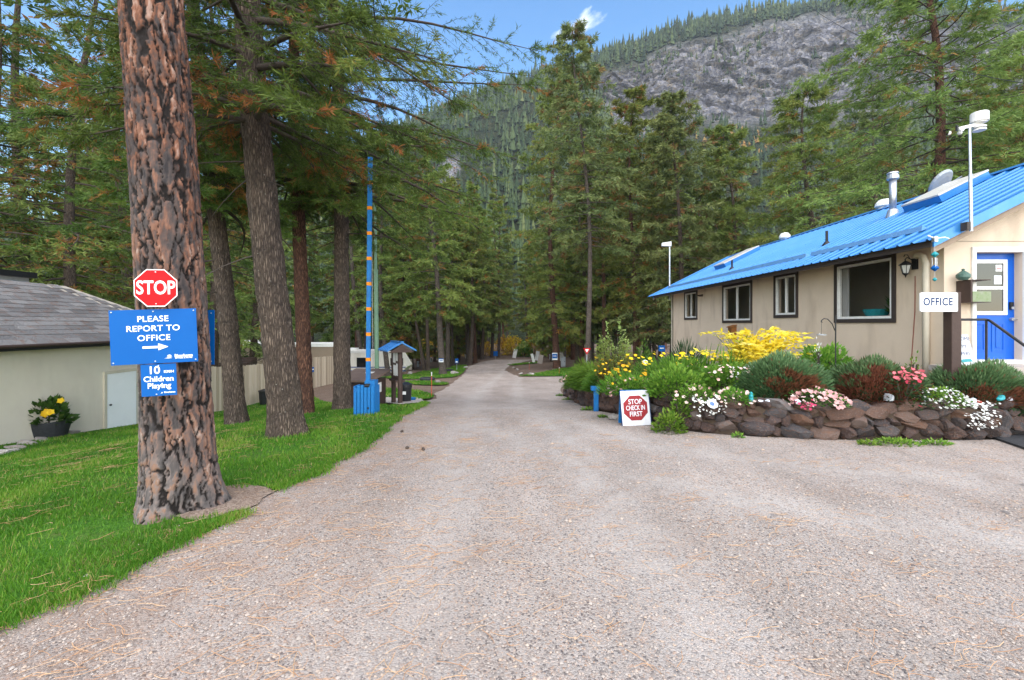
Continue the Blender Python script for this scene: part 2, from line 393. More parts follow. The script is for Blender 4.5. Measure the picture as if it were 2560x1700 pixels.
# ---------------------------------------------------------------- the lie of the land
_ry = np.array([-40, 0, 5, 8, 11, 14, 20, 28, 40, 48, 60, 80, 120, 200, 4000.])
_rz = np.array([0, 0, 0, -.11, -.42, -.80, -1.38, -1.95, -2.65, -3.05, -3.6, -4.25, -4.7, -4.9, -4.9])
_ly = np.array([-40, 0, 6, 10, 14, 19, 28, 40, 48, 60, 80, 120, 200, 4000.])
_lz = np.array([-.6, -.6, -.8, -1.12, -1.5, -2.0, -2.2, -3.1, -3.8, -4.3, -4.6, -4.8, -4.9, -4.9])
def _sm(t): t = np.clip(t, 0, 1); return t * t * (3 - 2 * t)
def _prof(y, py, pz):
    return (np.interp(y, py, pz) + np.interp(y - 1.0, py, pz) + np.interp(y + 1.0, py, pz)) / 3
def zg(x, y):
    x = np.asarray(x, dtype=float); y = np.asarray(y, dtype=float)
    w = _sm((-x - 2.0) / 9.5)
    return _prof(y, _ry, _rz) * (1 - w) + _prof(y, _ly, _lz) * w
def Z(x, y): return float(zg(x, y))
def G(px, py, dz=0.0):
    """photo pixel of a point on the ground -> world point"""
    u = (px - CX) / FPX; v = (py - CY) / FPX
    y = np.arange(1.5, 140, 0.01)
    hit = EYE - v * y <= zg(u * y, y) + dz
    Y = float(y[np.argmax(hit)]) if hit.any() else 140.0
    return Vector((u * Y, Y, Z(u * Y, Y) + dz))
def P(px, py, Y):
    """photo pixel at distance Y"""
    return Vector(((px - CX) / FPX * Y, Y, EYE - (py - CY) / FPX * Y))

def inside(poly, x, y):
    n = len(poly); r = np.zeros(x.shape, dtype=bool)
    j = n - 1
    for i in range(n):
        xi, yi = poly[i]; xj, yj = poly[j]
        with np.errstate(divide='ignore', invalid='ignore'):
            c = ((yi > y) != (yj > y)) & (x < (xj - xi) * (y - yi) / (yj - yi + 1e-12) + xi)
        r ^= c; j = i
    return r
def snap(poly, x, y):
    bd = np.full(x.shape, 1e9); bx = x.copy(); by = y.copy()
    n = len(poly)
    for i in range(n):
        ax, ay = poly[i]; cx, cy = poly[(i + 1) % n]
        dx, dy = cx - ax, cy - ay
        t = np.clip(((x - ax) * dx + (y - ay) * dy) / (dx * dx + dy * dy + 1e-12), 0, 1)
        qx, qy = ax + t * dx, ay + t * dy
        d = (qx - x) ** 2 + (qy - y) ** 2
        m = d < bd
        bd[m] = d[m]; bx[m] = qx[m]; by[m] = qy[m]
    return bx, by, np.sqrt(bd)
def chaikin(p, n=2):
    for _ in range(n):
        q = [p[0]]
        for a, b in zip(p[:-1], p[1:]):
            q += [(a[0] * .75 + b[0] * .25, a[1] * .75 + b[1] * .25), (a[0] * .25 + b[0] * .75, a[1] * .25 + b[1] * .75)]
        p = q + [p[-1]]
    return p
def jag(p, amp, step=0.12, seed=0):
    """a ragged edge: resample and shake"""
    rng = np.random.default_rng(seed); q = []
    for a, b in zip(p[:-1], p[1:]):
        d = math.dist(a, b); k = max(1, int(d / step))
        for i in range(k):
            t = i / k; q.append((a[0] + (b[0] - a[0]) * t, a[1] + (b[1] - a[1]) * t))
    q.append(p[-1])
    off = rng.normal(0, amp, (len(q), 2)); off = (off + np.roll(off, 1, 0) + np.roll(off, -1, 0)) / 2
    return [(x + o[0], y + o[1]) for (x, y), o in zip(q, off)]
def sheet(name, poly, dz, res, mat, zf=None, lift=None, label=None):
    xs = [p[0] for p in poly]; ys = [p[1] for p in poly]
    gx = np.arange(min(xs) - res, max(xs) + 2 * res, res); gy = np.arange(min(ys) - res, max(ys) + 2 * res, res)
    X, Y = np.meshgrid(gx, gy, indexing='ij')
    ins = inside(poly, X, Y)
    cell = ins[:-1, :-1] | ins[1:, :-1] | ins[:-1, 1:] | ins[1:, 1:]
    use = np.zeros_like(ins); use[:-1, :-1] |= cell; use[1:, :-1] |= cell; use[:-1, 1:] |= cell; use[1:, 1:] |= cell
    out = use & ~ins
    sx, sy, _ = snap(poly, X[out], Y[out]); X[out] = sx; Y[out] = sy
    idx = -np.ones(X.shape, dtype=int); idx[use] = np.arange(use.sum())
    i, j = np.nonzero(cell)
    F = np.stack([idx[i, j], idx[i + 1, j], idx[i + 1, j + 1], idx[i, j + 1]], 1)
    x, y = X[use], Y[use]
    z = (zf or zg)(x, y) + dz
    if lift is not None: z = z + lift(x, y)
    me = mesh_np(name, np.stack([x, y, z], 1), F, smooth=True)
    o = link(name, me, mats=mat)
    return o

# ---- ground material
def ground_mat(name, cols, big, peb=55.0, bump=0.5, tint=None, wear=False):
    m, n, l, b = nodes(name)
    tc = n.new('ShaderNodeTexCoord')
    vo = n.new('ShaderNodeTexVoronoi'); vo.inputs['Scale'].default_value = peb; l(tc.outputs['Object'], vo.inputs['Vector'])
    r = ramp(n, cols); sep = n.new('ShaderNodeSeparateColor'); l(vo.outputs['Color'], sep.inputs[0]); l(sep.outputs[0], r.inputs[0])
    no = n.new('ShaderNodeTexNoise'); no.inputs['Scale'].default_value = 0.9; no.inputs['Detail'].default_value = 9; no.inputs['Roughness'].default_value = 0.68; mpg = n.new('ShaderNodeMapping'); mpg.inputs['Scale'].default_value = (1.0, .38, 1.0); l(tc.outputs['Object'], mpg.inputs[0]); l(mpg.outputs[0], no.inputs['Vector'])
    r2 = ramp(n, big); l(no.outputs['Fac'], r2.inputs[0])
    mx = n.new('ShaderNodeMixRGB'); mx.blend_type = 'MULTIPLY'; mx.inputs[0].default_value = 1.0; l(r.outputs[0], mx.inputs[1]); l(r2.outputs[0], mx.inputs[2])
    out = mx.outputs[0]
    n3 = n.new('ShaderNodeTexNoise'); n3.inputs['Scale'].default_value = 190; n3.inputs['Detail'].default_value = 3; l(tc.outputs['Object'], n3.inputs['Vector'])
    if tint:
        n4 = n.new('ShaderNodeTexNoise'); n4.inputs['Scale'].default_value = 2.2; n4.inputs['Detail'].default_value = 10; n4.inputs['Roughness'].default_value = .75; l(tc.outputs['Object'], n4.inputs['Vector'])
        m4 = n.new('ShaderNodeMapRange'); m4.inputs[1].default_value = .5; m4.inputs[2].default_value = .72; m4.inputs[4].default_value = tint[1]; l(n4.outputs['Fac'], m4.inputs[0])
        x4 = n.new('ShaderNodeMixRGB'); x4.inputs[2].default_value = c4(tint[0]); l(m4.outputs[0], x4.inputs[0]); l(out, x4.inputs[1]); out = x4.outputs[0]
    if wear:                                  # packed wheel tracks, and needle litter towards the lawn
        for key, col, amt in (('track', (0.47, 0.44, 0.415), .55), ('litter', (0.27, 0.175, 0.125), .6)):
            aw = n.new('ShaderNodeAttribute'); aw.attribute_name = key; nw2 = n.new('ShaderNodeTexNoise'); nw2.inputs['Scale'].default_value = 3.1; nw2.inputs['Detail'].default_value = 9; nw2.inputs['Roughness'].default_value = .75; l(tc.outputs['Object'], nw2.inputs['Vector'])
            mw_ = n.new('ShaderNodeMath'); mw_.operation = 'MULTIPLY'; l(aw.outputs['Fac'], mw_.inputs[0]); rw_ = n.new('ShaderNodeMapRange'); rw_.inputs[1].default_value = .35; rw_.inputs[2].default_value = .65; rw_.inputs[4].default_value = amt; l(nw2.outputs['Fac'], rw_.inputs[0]); l(rw_.outputs[0], mw_.inputs[1])
            xw = n.new('ShaderNodeMixRGB'); xw.inputs[2].default_value = c4(col); l(mw_.outputs[0], xw.inputs[0]); l(out, xw.inputs[1]); out = xw.outputs[0]
    l(out, b.inputs['Base Color']); b.inputs['Roughness'].default_value = 0.92; b.inputs['Specular IOR Level'].default_value = 0.15
    ad = n.new('ShaderNodeMath'); ad.operation = 'SUBTRACT'; l(n3.outputs['Fac'], ad.inputs[0]); l(vo.outputs['Distance'], ad.inputs[1])
    bp = n.new('ShaderNodeBump'); bp.inputs['Strength'].default_value = bump; bp.inputs['Distance'].default_value = 0.012; l(ad.outputs[0], bp.inputs['Height']); l(bp.outputs[0], b.inputs['Normal'])
    return m
M['gravel'] = ground_mat('gravel', [(0.0, (0.13, 0.12, 0.12)), (0.2, (0.30, 0.265, 0.24)), (0.5, (0.41, 0.37, 0.338)), (0.75, (0.36, 0.335, 0.318)), (0.9, (0.40, 0.28, 0.21)), (1.0, (0.50, 0.45, 0.41))],
    [(0.3, (0.70, 0.66, 0.63)), (0.5, (0.92, 0.90, 0.89)), (0.7, (1.14, 1.12, 1.11))], 84, 0.7, tint=((0.30, 0.20, 0.145), 0.3), wear=True)
M['dirt'] = ground_mat('forest_floor', [(0.0, (0.10, 0.075, 0.058)), (0.5, (0.17, 0.125, 0.10)), (1.0, (0.25, 0.19, 0.155))],
    [(0.3, (0.7, 0.68, 0.65)), (0.7, (1.1, 1.08, 1.05))], 30, 0.6, tint=((0.16, 0.085, 0.045), 0.6))
M['turf'] = ground_mat('turf', [(0.0, (0.030, 0.10, 0.010)), (0.5, (0.050, 0.155, 0.014)), (1.0, (0.085, 0.20, 0.024))],
    [(0.3, (0.75, 0.8, 0.7)), (0.7, (1.1, 1.05, 1.1))], 70, 0.8, tint=((0.20, 0.15, 0.07), 0.75))
M['bare'] = ground_mat('bare_earth', [(0.0, (0.17, 0.125, 0.10)), (0.5, (0.27, 0.205, 0.165)), (1.0, (0.36, 0.29, 0.245))], [(0.3, (0.8, 0.78, 0.75)), (0.7, (1.1, 1.08, 1.05))], 70, 0.7, tint=((0.26, 0.15, 0.09), 0.5))
M['needle'] = leafmat('pine_needle', [(0.0, (0.27, 0.12, 0.065)), (0.5, (0.37, 0.18, 0.10)), (1.0, (0.46, 0.28, 0.175))], 0.0, 0.6)
M['pebble'] = leafmat('pebble', [(0.0, (0.12, 0.11, 0.11)), (0.3, (0.30, 0.255, 0.225)), (0.6, (0.38, 0.33, 0.295)), (0.85, (0.40, 0.29, 0.22)), (1.0, (0.40, 0.36, 0.33))], 0.0, 0.8)
M['grass'] = leafmat('grass_blade', [(0.0, (0.045, 0.135, 0.010)), (0.5, (0.105, 0.245, 0.018)), (0.85, (0.20, 0.32, 0.035)), (0.93, (0.26, 0.27, 0.06)), (1.0, (0.38, 0.30, 0.12))], 0.35, 0.5)

# ---- ground sheet: fine near the camera, reaching the horizon
gx = np.concatenate([-np.geomspace(2500, 40, 14), np.arange(-36, 37, 1.5), np.geomspace(40, 2500, 14)])
gy = np.concatenate([-np.geomspace(2500, 20, 8), np.arange(-16, 90, 1.0), np.geomspace(92, 2500, 16)])
X, Y = np.meshgrid(gx, gy, indexing='ij')
n0, n1 = X.shape
I = np.arange(n0 * n1).reshape(n0, n1)
F = np.stack([I[:-1, :-1].ravel(), I[1:, :-1].ravel(), I[1:, 1:].ravel(), I[:-1, 1:].ravel()], 1)
tag(link('ground', mesh_np('ground', np.stack([X.ravel(), Y.ravel(), zg(X, Y).ravel() - 0.03], 1), F, smooth=True), mats=M['dirt']), 'brown forest floor strewn with needles between the trees', kind='structure')

def gp(pts): return [tuple(G(x, y)[:2]) for x, y in pts]
# lawn edge along the gravel, front to back (photo pixels)
edgeA = gp([(-260, 1690), (0, 1572), (120, 1528), (215, 1490), (330, 1425), (440, 1362), (560, 1310), (596, 1297)])
edgeB = gp([(600, 1236), (665, 1240), (720, 1214), (800, 1182), (860, 1146), (905, 1122), (945, 1086), (985, 1050), (1022, 1030), (1050, 1018), (1062, 1008)])
padA = gp([(1062, 1008), (1000, 1016), (955, 1014)])
lawn_edge = chaikin(edgeA, 1) + chaikin(edgeB, 1)
lawn = jag(lawn_edge, 0.03, 0.1, 3) + jag(padA[1:] + [(-5.3, 14.3), (-7.6, 18.5), (-11.4, 24.5), (-13.4, 25), (-13.4, 33), (-30, 33), (-30, -2), (-5.2, -2)], 0.02, 1.0, 4)
lawn_o = tag(sheet('lawn', lawn, 0.006, 0.24, M['turf']), 'bright green mown lawn sloping left of the drive', kind='structure')
def island(name, pts, label, seed, dz=0.012):
    p = gp(pts); p = chaikin(p + [p[0]], 2)
    poly = jag(p, 0.03, 0.15, seed)[:-1]
    tag(sheet(name, poly, dz + 0.012, 0.2, M['turf']), label, kind='structure')
    return poly
isl1 = island('lawn_strip', [(952, 970), (1010, 973), (1060, 980), (1086, 990), (1078, 998), (1040, 1000), (1000, 998), (955, 994)], 'small lawn tongue behind the notice board', 5)
isl2 = island('lawn_patch', [(1010, 954), (1060, 952), (1120, 958), (1126, 962), (1080, 964), (1020, 960)], 'thin grass patch with a tyre on it', 6)
isl3 = island('lawn_verge', [(952, 944), (1010, 938), (1060, 925), (1110, 918), (1168, 910), (1165, 922), (1150, 942), (1095, 946), (1000, 949)], 'grass verge round the trees left of the road', 7)
isl4 = island('lawn_island', [(1298, 940), (1350, 932), (1400, 921), (1480, 915), (1600, 915), (1600, 938), (1480, 939), (1380, 941)], 'bright grass island beyond the flower bed', 8)
isl5 = island('grass_strip', [(1268, 912), (1300, 908), (1350, 904), (1360, 907), (1310, 911), (1285, 914)], 'faint strip of grass right of the far road', 9)

# gravel: the whole apron and the road running back
roadL = gp([(1062, 1008), (1090, 996), (1085, 985), (1120, 966), (1130, 958), (1160, 935), (1172, 916), (1200, 905), (1240, 899)])
roadR = gp([(1330, 899), (1275, 912), (1262, 925), (1280, 935), (1300, 943), (1420, 941), (1600, 940)])
wallpx = [(1600, 962), (1500, 955), (1430, 958), (1403, 966), (1400, 978), (1418, 993), (1450, 1010), (1485, 1026), (1530, 1033), (1580, 1045), (1643, 1061), (1710, 1076), (1774, 1084), (1860, 1090), (1958, 1094), (2096, 1100), (2319, 1101), (2459, 1100), (2560, 1096), (2680, 1088)]
wallpath = chaikin(gp(wallpx), 2)
gravel = [(-6, -6), (-5.2, -2)] + [(x - .35, y + .12) for x, y in lawn_edge] + jag(roadL[1:], .05, .3, 11) + jag(roadR, .05, .3, 12) + wallpath + [(9.0, 7.6), (14, 7.6), (30, 9), (30, -6)]
gvo = sheet('gravel_driveway', gravel, 0.0, 0.18, M['gravel'])
co = np.empty(len(gvo.data.vertices) * 3, dtype=np.float32); gvo.data.vertices.foreach_get('co', co); co = co.reshape(-1, 3).astype(float)
trk = np.zeros(len(co))
for path in ([(.5, -3), (.2, 3), (0, 7), (-.3, 11), (-.6, 16), (-.5, 24), (.2, 45), (.9, 75)], [(-.2, 10), (.6, 6.6), (2.4, 4.6), (6, 3.6), (14, 3.2)]):
    _, _, dd = snap(chaikin(path, 3) + chaikin(path, 3)[::-1], co[:, 0].copy(), co[:, 1].copy()); trk = np.maximum(trk, np.exp(-((dd - .78) / .30) ** 2))
_, _, dl = snap(lawn_edge + lawn_edge[::-1], co[:, 0].copy(), co[:, 1].copy())
for key, val in (('track', trk), ('litter', np.exp(-(dl / .75) ** 1.3) + .5 * np.exp(-((co[:, 0] + 1.6) ** 2 + (co[:, 1] - 2.4) ** 2) / 2.2))):
    a_ = gvo.data.attributes.new(key, 'FLOAT', 'POINT'); a_.data.foreach_set('value', np.clip(val, 0, 1).astype(np.float32))
tag(gvo, 'pinkish grey gravel driveway', kind='structure')

# ---- scattered stuff: blades, pebbles, needles
def pick(poly, nmax, y0, y1, dens, seed, x0=None, x1=None):
    """points in poly between y0 and y1, seen from the camera; dens(y) per m2"""
    rng = np.random.default_rng(seed)
    xs = [p[0] for p in poly]
    xa = min(xs) if x0 is None else x0; xb = max(xs) if x1 is None else x1
    mx = max(dens(y0), dens(y1))
    n = int((xb - xa) * (y1 - y0) * mx)
    n = min(n, 4000000)
    x = rng.uniform(xa, xb, n); y = rng.uniform(y0, y1, n)
    k = (np.abs(x) < y * 1.25 + 0.6) & (rng.uniform(0, mx, n) < np.vectorize(dens)(y) if False else rng.uniform(0, mx, n) < dens(y))
    x, y = x[k], y[k]
    k = inside(poly, x, y); x, y = x[k], y[k]
    return x[:nmax], y[:nmax]
def blades(name, x, y, hgt, wid, seed, zf=zg, dz=0.02, patch=True):
    rng = np.random.default_rng(seed); n = len(x)
    a = rng.uniform(0, 2 * np.pi, n); b = rng.uniform(0, 2 * np.pi, n)
    pn = np.sin(x * 2.1 + 1.3 * np.sin(y * 1.7)) * np.sin(y * 2.6 + x * .7) + .5 * np.sin(x * 7.3 + y * 3.1)
    h = hgt * rng.uniform(0.55, 1.25, n) * (1 + .15 * pn); w = wid * rng.uniform(0.7, 1.3, n); bend = rng.uniform(0.1, 0.75, n) * h
    z = zf(x, y) + dz
    V = np.zeros((n, 3, 3))
    V[:, 0] = np.stack([x - w * np.cos(a), y - w * np.sin(a), z], 1)
    V[:, 1] = np.stack([x + w * np.cos(a), y + w * np.sin(a), z], 1)
    V[:, 2] = np.stack([x + bend * np.cos(b), y + bend * np.sin(b), z + h], 1)
    t = np.clip(rng.normal(0.44, 0.17, n) + pn * .16 + .20 * np.sin(x * .9 + 2) * np.sin(y * .8) + .12 * np.sin(x * 4.1 + y), 0, .90)
    dead = rng.uniform(0, 1, n) < 0.05 + 0.12 * (pn > .6)
    t[dead] = rng.uniform(.92, 1, dead.sum())
    me = mesh_np(name, V.reshape(-1, 3), T=np.arange(n * 3).reshape(n, 3), tone=t)
    return link(name, me, mats=M['grass'])
bare = G(470, 1290)
bp_ = [(bare.x - .02 + .54 * math.cos(a) * (1 + .15 * math.sin(3 * a)), bare.y + .24 + .36 * math.sin(a)) for a in np.linspace(0, 2 * math.pi, 28)]
tag(sheet('bare_earth', jag(bp_, .09, .08, 14)[:-1], .014, .06, M['bare']), 'bare brown earth round the foot of the big pine', kind='structure')
k_in = None
x, y = pick(lawn, 260000, 2.2, 24.0, lambda y: 5200 * np.clip(3.4 / np.maximum(y, .1), 0, 1) ** 1.7, 21, x0=-14, x1=0)
k = (((x - bare.x - .05) / .62) ** 2 + ((y - bare.y - .26) / .36) ** 2 > 1 + .35 * np.sin(x * 19) * np.sin(y * 23)) & ~((x < -11.5) & (y > 2))
x, y = x[k], y[k]
dist = np.maximum(y, 3) / 4.0
sx_, sy_, de = snap(lawn_edge + lawn_edge[::-1], x.copy(), y.copy())
kp_ = np.random.default_rng(8).uniform(0, 1, len(x)) < np.clip(.2 + de * 5, 0, 1) * np.clip(.95 + .75 * np.sin(x * 1.7 + np.sin(y * 2.3)) * np.sin(y * 2.9 + .8 * np.sin(x * 3.1)), .25, 1)
x, y, dist = x[kp_], y[kp_], dist[kp_]
rf = np.random.default_rng(81); le = np.array(lawn_edge); ss_ = np.concatenate([[0], np.cumsum(np.hypot(*np.diff(le, axis=0).T))]); st_ = rf.uniform(0, ss_[-1], 26000)
fx_ = np.interp(st_, ss_, le[:, 0]) + rf.normal(0, .055, 26000) + .05 * np.sin(st_ * 9) * np.sin(st_ * 3.1); fy_ = np.interp(st_, ss_, le[:, 1]) + rf.normal(0, .055, 26000) + .04 * np.sin(st_ * 7)
kf = (fy_ > 2.0) & (np.abs(fx_) < fy_ * 1.3 + .6) & (((fx_ - bare.x - .05) / .62) ** 2 + ((fy_ - bare.y - .26) / .36) ** 2 > 1) & (rf.uniform(0, 1, 26000) < np.clip(4.5 / np.maximum(fy_, .1), .1, 1))
x = np.concatenate([x, fx_[kf]]); y = np.concatenate([y, fy_[kf]]); dist = np.maximum(y, 3) / 4.0
tag(blades('grass', x, y, 0.042 * dist ** .25, 0.0042 * dist ** .8, 22), 'short green blades of the front lawn', kind='stuff')
xs, ys = [], []
for i, p in enumerate((isl1, isl2, isl3, isl4, isl5)):
    a, b = pick(p, 9000, min(q[1] for q in p), max(q[1] for q in p), lambda y: 150.0 + 0 * y, 30 + i); xs.append(a); ys.append(b)
tag(blades('verge_grass', np.concatenate(xs), np.concatenate(ys), 0.09, 0.03, 36), 'short grass on the far verges and islands', kind='stuff')

def pebbles(name, x, y, s, seed):
    rng = np.random.default_rng(seed); n = len(x)
    base = np.array([[1, 0, 0], [0, 1, 0], [-1, 0, 0], [0, -1, 0], [0, 0, .75], [.1, .1, -.6]], float)
    tri = np.array([[0, 1, 4], [1, 2, 4], [2, 3, 4], [3, 0, 4]])
    a = rng.uniform(0, 6.28, n); ca, sa = np.cos(a), np.sin(a)
    V = base[None] * rng.uniform(.6, 1.25, (n, 6, 3)); V[:, :, 0] *= rng.uniform(.8, 1.5, (n, 1))
    xx = V[:, :, 0] * ca[:, None] - V[:, :, 1] * sa[:, None]; yy = V[:, :, 0] * sa[:, None] + V[:, :, 1] * ca[:, None]
    ss = s * np.exp(rng.normal(0, .38, n))
    W = np.stack([xx * ss[:, None] + x[:, None], yy * ss[:, None] + y[:, None], V[:, :, 2] * ss[:, None] + (zg(x, y) + ss * .18)[:, None]], 2)
    T = (tri[None] + (np.arange(n) * 6)[:, None, None]).reshape(-1, 3)
    t = np.repeat(np.clip(rng.beta(2.2, 2.0, n), 0, 1), 4)
    return link(name, mesh_np(name, W.reshape(-1, 3), T=T, tone=t), mats=M['pebble'])
x, y = pick(gravel, 42000, 1.9, 11, lambda y: 1300 * np.clip(2.3 / np.maximum(y, .1), 0, 1) ** 2.1, 41, x0=-6, x1=10)
tag(pebbles('gravel_stones', x, y, 0.0054 * (np.maximum(y, 2.5) / 2.5) ** .35, 42), 'loose gravel stones lying on the driveway', kind='stuff')

def needles(name, x, y, seed, zl):
    rng = np.random.default_rng(seed); n = len(x)
    a = rng.normal(0.35, 0.75, n); ln = rng.uniform(.07, .19, n) ; cv = rng.normal(0, .03, n); w = .00105 * (np.maximum(y, 2.5) / 2.5) ** .5 * rng.uniform(.8, 1.4, n)
    ts = np.array([-.5, -.17, .17, .5])
    px = x[:, None] + np.cos(a)[:, None] * ln[:, None] * ts - np.sin(a)[:, None] * cv[:, None] * (ts ** 2 * 4)
    py = y[:, None] + np.sin(a)[:, None] * ln[:, None] * ts + np.cos(a)[:, None] * cv[:, None] * (ts ** 2 * 4)
    pz = zg(px, py) + zl + rng.uniform(0, .008, (n, 4))
    nx, ny = -np.sin(a)[:, None] * w[:, None], np.cos(a)[:, None] * w[:, None]
    A = np.stack([px - nx, py - ny, pz], 2); B = np.stack([px + nx, py + ny, pz + .001], 2)
    V = np.stack([A, B], 2).reshape(n, 8, 3)
    q = np.array([[0, 1, 3, 2], [2, 3, 5, 4], [4, 5, 7, 6]])
    F = (q[None] + (np.arange(n) * 8)[:, None, None]).reshape(-1, 4)
    return link(name, mesh_np(name, V.reshape(-1, 3), F, tone=np.repeat(rng.uniform(0, 1, n), 3)), mats=M['needle'])
rng = np.random.default_rng(51)
def clump(x, y, frac, sp):
    """gather some of the points in drifts"""
    k = rng.uniform(0, 1, len(x)) < frac
    c = rng.choice(len(x), max(1, len(x) // 14)); w = rng.choice(c, k.sum())
    x[k] = x[w] + rng.normal(0, sp, k.sum()); y[k] = y[w] + rng.normal(0, sp * .6, k.sum())
    return x, y
x, y = pick(gravel, 8000, 1.9, 9, lambda y: 150 * np.clip(2.8 / np.maximum(y, .1), 0, 1) ** 1.2, 52, x0=-6, x1=8)
keep = np.random.default_rng(5).uniform(0, 1, len(x)) < np.clip(.95 - .18 * (x + 2.0), .28, 1)
x, y = clump(x[keep], y[keep], .5, .13)
kk = inside(gravel, x, y); x, y = x[kk], y[kk]
tag(needles('pine_needles', x, y, 53, .008), 'fallen rust coloured pine needles on the gravel', kind='stuff')
x, y = pick(lawn, 900, 2.2, 9, lambda y: 20 + 0 * y, 54, x0=-8, x1=-1)
x, y = clump(x, y, .6, .16)
tag(needles('lawn_needles', x, y, 55, .05), 'tan pine needles lying on the lawn', kind='stuff')
# ---------------------------------------------------------------- mountain
def vnoise(x, y, seed, oct=5, rough=.55):
    rng = np.random.default_rng(seed); out = np.zeros_like(x, dtype=float); amp = 1.0; tot = 0
    for o in range(oct):
        tab = rng.uniform(-1, 1, (64, 64)); fx, fy = x * 2 ** o, y * 2 ** o
        ix, iy = np.floor(fx).astype(int), np.floor(fy).astype(int); tx, ty = _sm(fx - ix), _sm(fy - iy)
        a = tab[ix % 64, iy % 64]; b = tab[(ix + 1) % 64, iy % 64]; c = tab[ix % 64, (iy + 1) % 64]; d = tab[(ix + 1) % 64, (iy + 1) % 64]
        out += amp * ((a * (1 - tx) + b * tx) * (1 - ty) + (c * (1 - tx) + d * tx) * ty); tot += amp; amp *= rough
    return out / tot
_ru = [-2.4, -1.2, -.8, -.4, -.119, .019, .118, .216, .315, .463, .611, .788, 1.05, 1.16, 2.4]
_re = [.16, .20, .26, .38, .505, .552, .577, .610, .640, .684, .704, .722, .69, .68, .55]
_cu = [-2.4, .13, .19, .216, .295, .364, .45, .51, .54, .66, .79, 1.2, 2.4]
_ct = [.3, .50, .545, .562, .585, .634, .645, .645, .665, .690, .705, .66, .5]
_cb = [.3, .50, .52, .51, .475, .475, .475, .465, .47, .475, .49, .48, .4]
us = np.arange(-2.3, 2.3, .0095)
rows = np.concatenate([np.linspace(0, 1, 34)[:-1], np.linspace(1, 2, 58)[:-1], np.linspace(2, 3, 16)[:-1], np.linspace(3, 4, 8)])
U, R = np.meshgrid(us, rows, indexing='ij')
er = np.interp(U, _ru, _re); ct = np.minimum(np.interp(U, _cu, _ct), er - .012); cb = np.interp(U, _cu, _cb)
nocl = _sm((.21 - U) / .09)                    # left of the cliff the slope runs on evenly
Yb = 430.0; Yt = 452 + 8 * vnoise(U * 14, R * 0 + 3, 5, 3); Yr = 575.0
lin = lambda Yq: er * Yr * np.clip((Yq - 140) / (Yr - 140), 0, 1) / Yq
cb = cb * (1 - nocl) + lin(Yb) * nocl; ct = ct * (1 - nocl) + lin(Yt) * nocl
z0 = -5.5
zb, zt, zr = cb * Yb, ct * Yt, er * Yr
f0, f1, f2, f3 = np.clip(R, 0, 1), np.clip(R - 1, 0, 1), np.clip(R - 2, 0, 1), np.clip(R - 3, 0, 1)
YY = 140 + (Yb - 140) * f0 + (Yt - Yb) * f1 + (Yr - Yt) * f2 + 260 * f3
ZZ = z0 + (zb - z0) * (f0 ** 1.12) + (zt - zb) * f1 + (zr - zt) * (f2 ** .8) - zr * .35 * f3 ** 1.5
cliff = np.where((R > .93) & (R < 2.03), 1.0, 0.0) * (1 - nocl)
rk = vnoise(U * 26, R * 7, 11, 5, .62); rk2 = vnoise(U * 9 + R * 1.5, R * 3, 12, 4)
band = np.exp(-((R - 1.5) / .55) ** 4) * (1 - nocl)
ridged = 1 - 2 * np.abs(vnoise(U * 52 + R * 5, R * 14 - U * 8, 21, 5, .68)); ledge = vnoise(U * 6 + R * .6, R * 26 + U * 5, 22, 3, .6)
YY = YY + band * (rk * 9 + rk2 * 9 - ridged * 8 + ledge * 8) + (1 - band) * vnoise(U * 8, R * 3, 13, 4) * 12 * np.clip(f0 * 4, 0, 1)
ZZ = ZZ + band * vnoise(U * 40, R * 15, 14, 3) * 5 + (1 - band) * vnoise(U * 22, R * 6, 15, 4) * 5 * np.clip(f0 * 4, 0, 1)
rock = np.clip(band * 1.6 - .25 + rk2 * .55, 0, 1)
rock = np.maximum(rock, np.clip(1.3 - (((U - .275) / .055) ** 2 + ((R - .93) / .13) ** 2), 0, 1))
scree = np.clip(1.6 - (((U + .145 + .03 * (R - .6)) / .026) ** 2 + ((R - .66) / .10) ** 2) + rk * .8, 0, 1)
rock = np.maximum(rock, scree)
n0, n1 = U.shape; I = np.arange(n0 * n1).reshape(n0, n1)
F = np.stack([I[:-1, :-1].ravel(), I[1:, :-1].ravel(), I[1:, 1:].ravel(), I[:-1, 1:].ravel()], 1)
m, n, l, b = nodes('mountain')
at = n.new('ShaderNodeAttribute'); at.attribute_name = 'rock'
tc = n.new('ShaderNodeTexCoord'); mp = n.new('ShaderNodeMapping'); mp.inputs['Rotation'].default_value = (0, .5, 0); mp.inputs['Scale'].default_value = (.09, .09, .20); l(tc.outputs['Object'], mp.inputs[0])
na = n.new('ShaderNodeTexNoise'); na.inputs['Scale'].default_value = 1.4; na.inputs['Detail'].default_value = 12; na.inputs['Roughness'].default_value = .72; l(mp.outputs[0], na.inputs['Vector'])
ra = ramp(n, [(.30, (.045, .045, .06)), (.40, (.16, .16, .20)), (.49, (.28, .28, .33)), (.57, (.42, .40, .40)), (.63, (.36, .27, .19)), (.70, (.27, .27, .32))]); l(na.outputs['Fac'], ra.inputs[0])
nb = n.new('ShaderNodeTexNoise'); nb.inputs['Scale'].default_value = .09; nb.inputs['Detail'].default_value = 9; l(tc.outputs['Object'], nb.inputs['Vector'])
rb = ramp(n, [(.35, (.028, .042, .018)), (.58, (.050, .060, .024)), (.72, (.10, .085, .04)), (.85, (.18, .12, .055))]); l(nb.outputs['Fac'], rb.inputs[0])
mx = n.new('ShaderNodeMixRGB'); l(at.outputs['Fac'], mx.inputs[0]); l(rb.outputs[0], mx.inputs[1]); l(ra.outputs[0], mx.inputs[2]); l(mx.outputs[0], b.inputs['Base Color'])
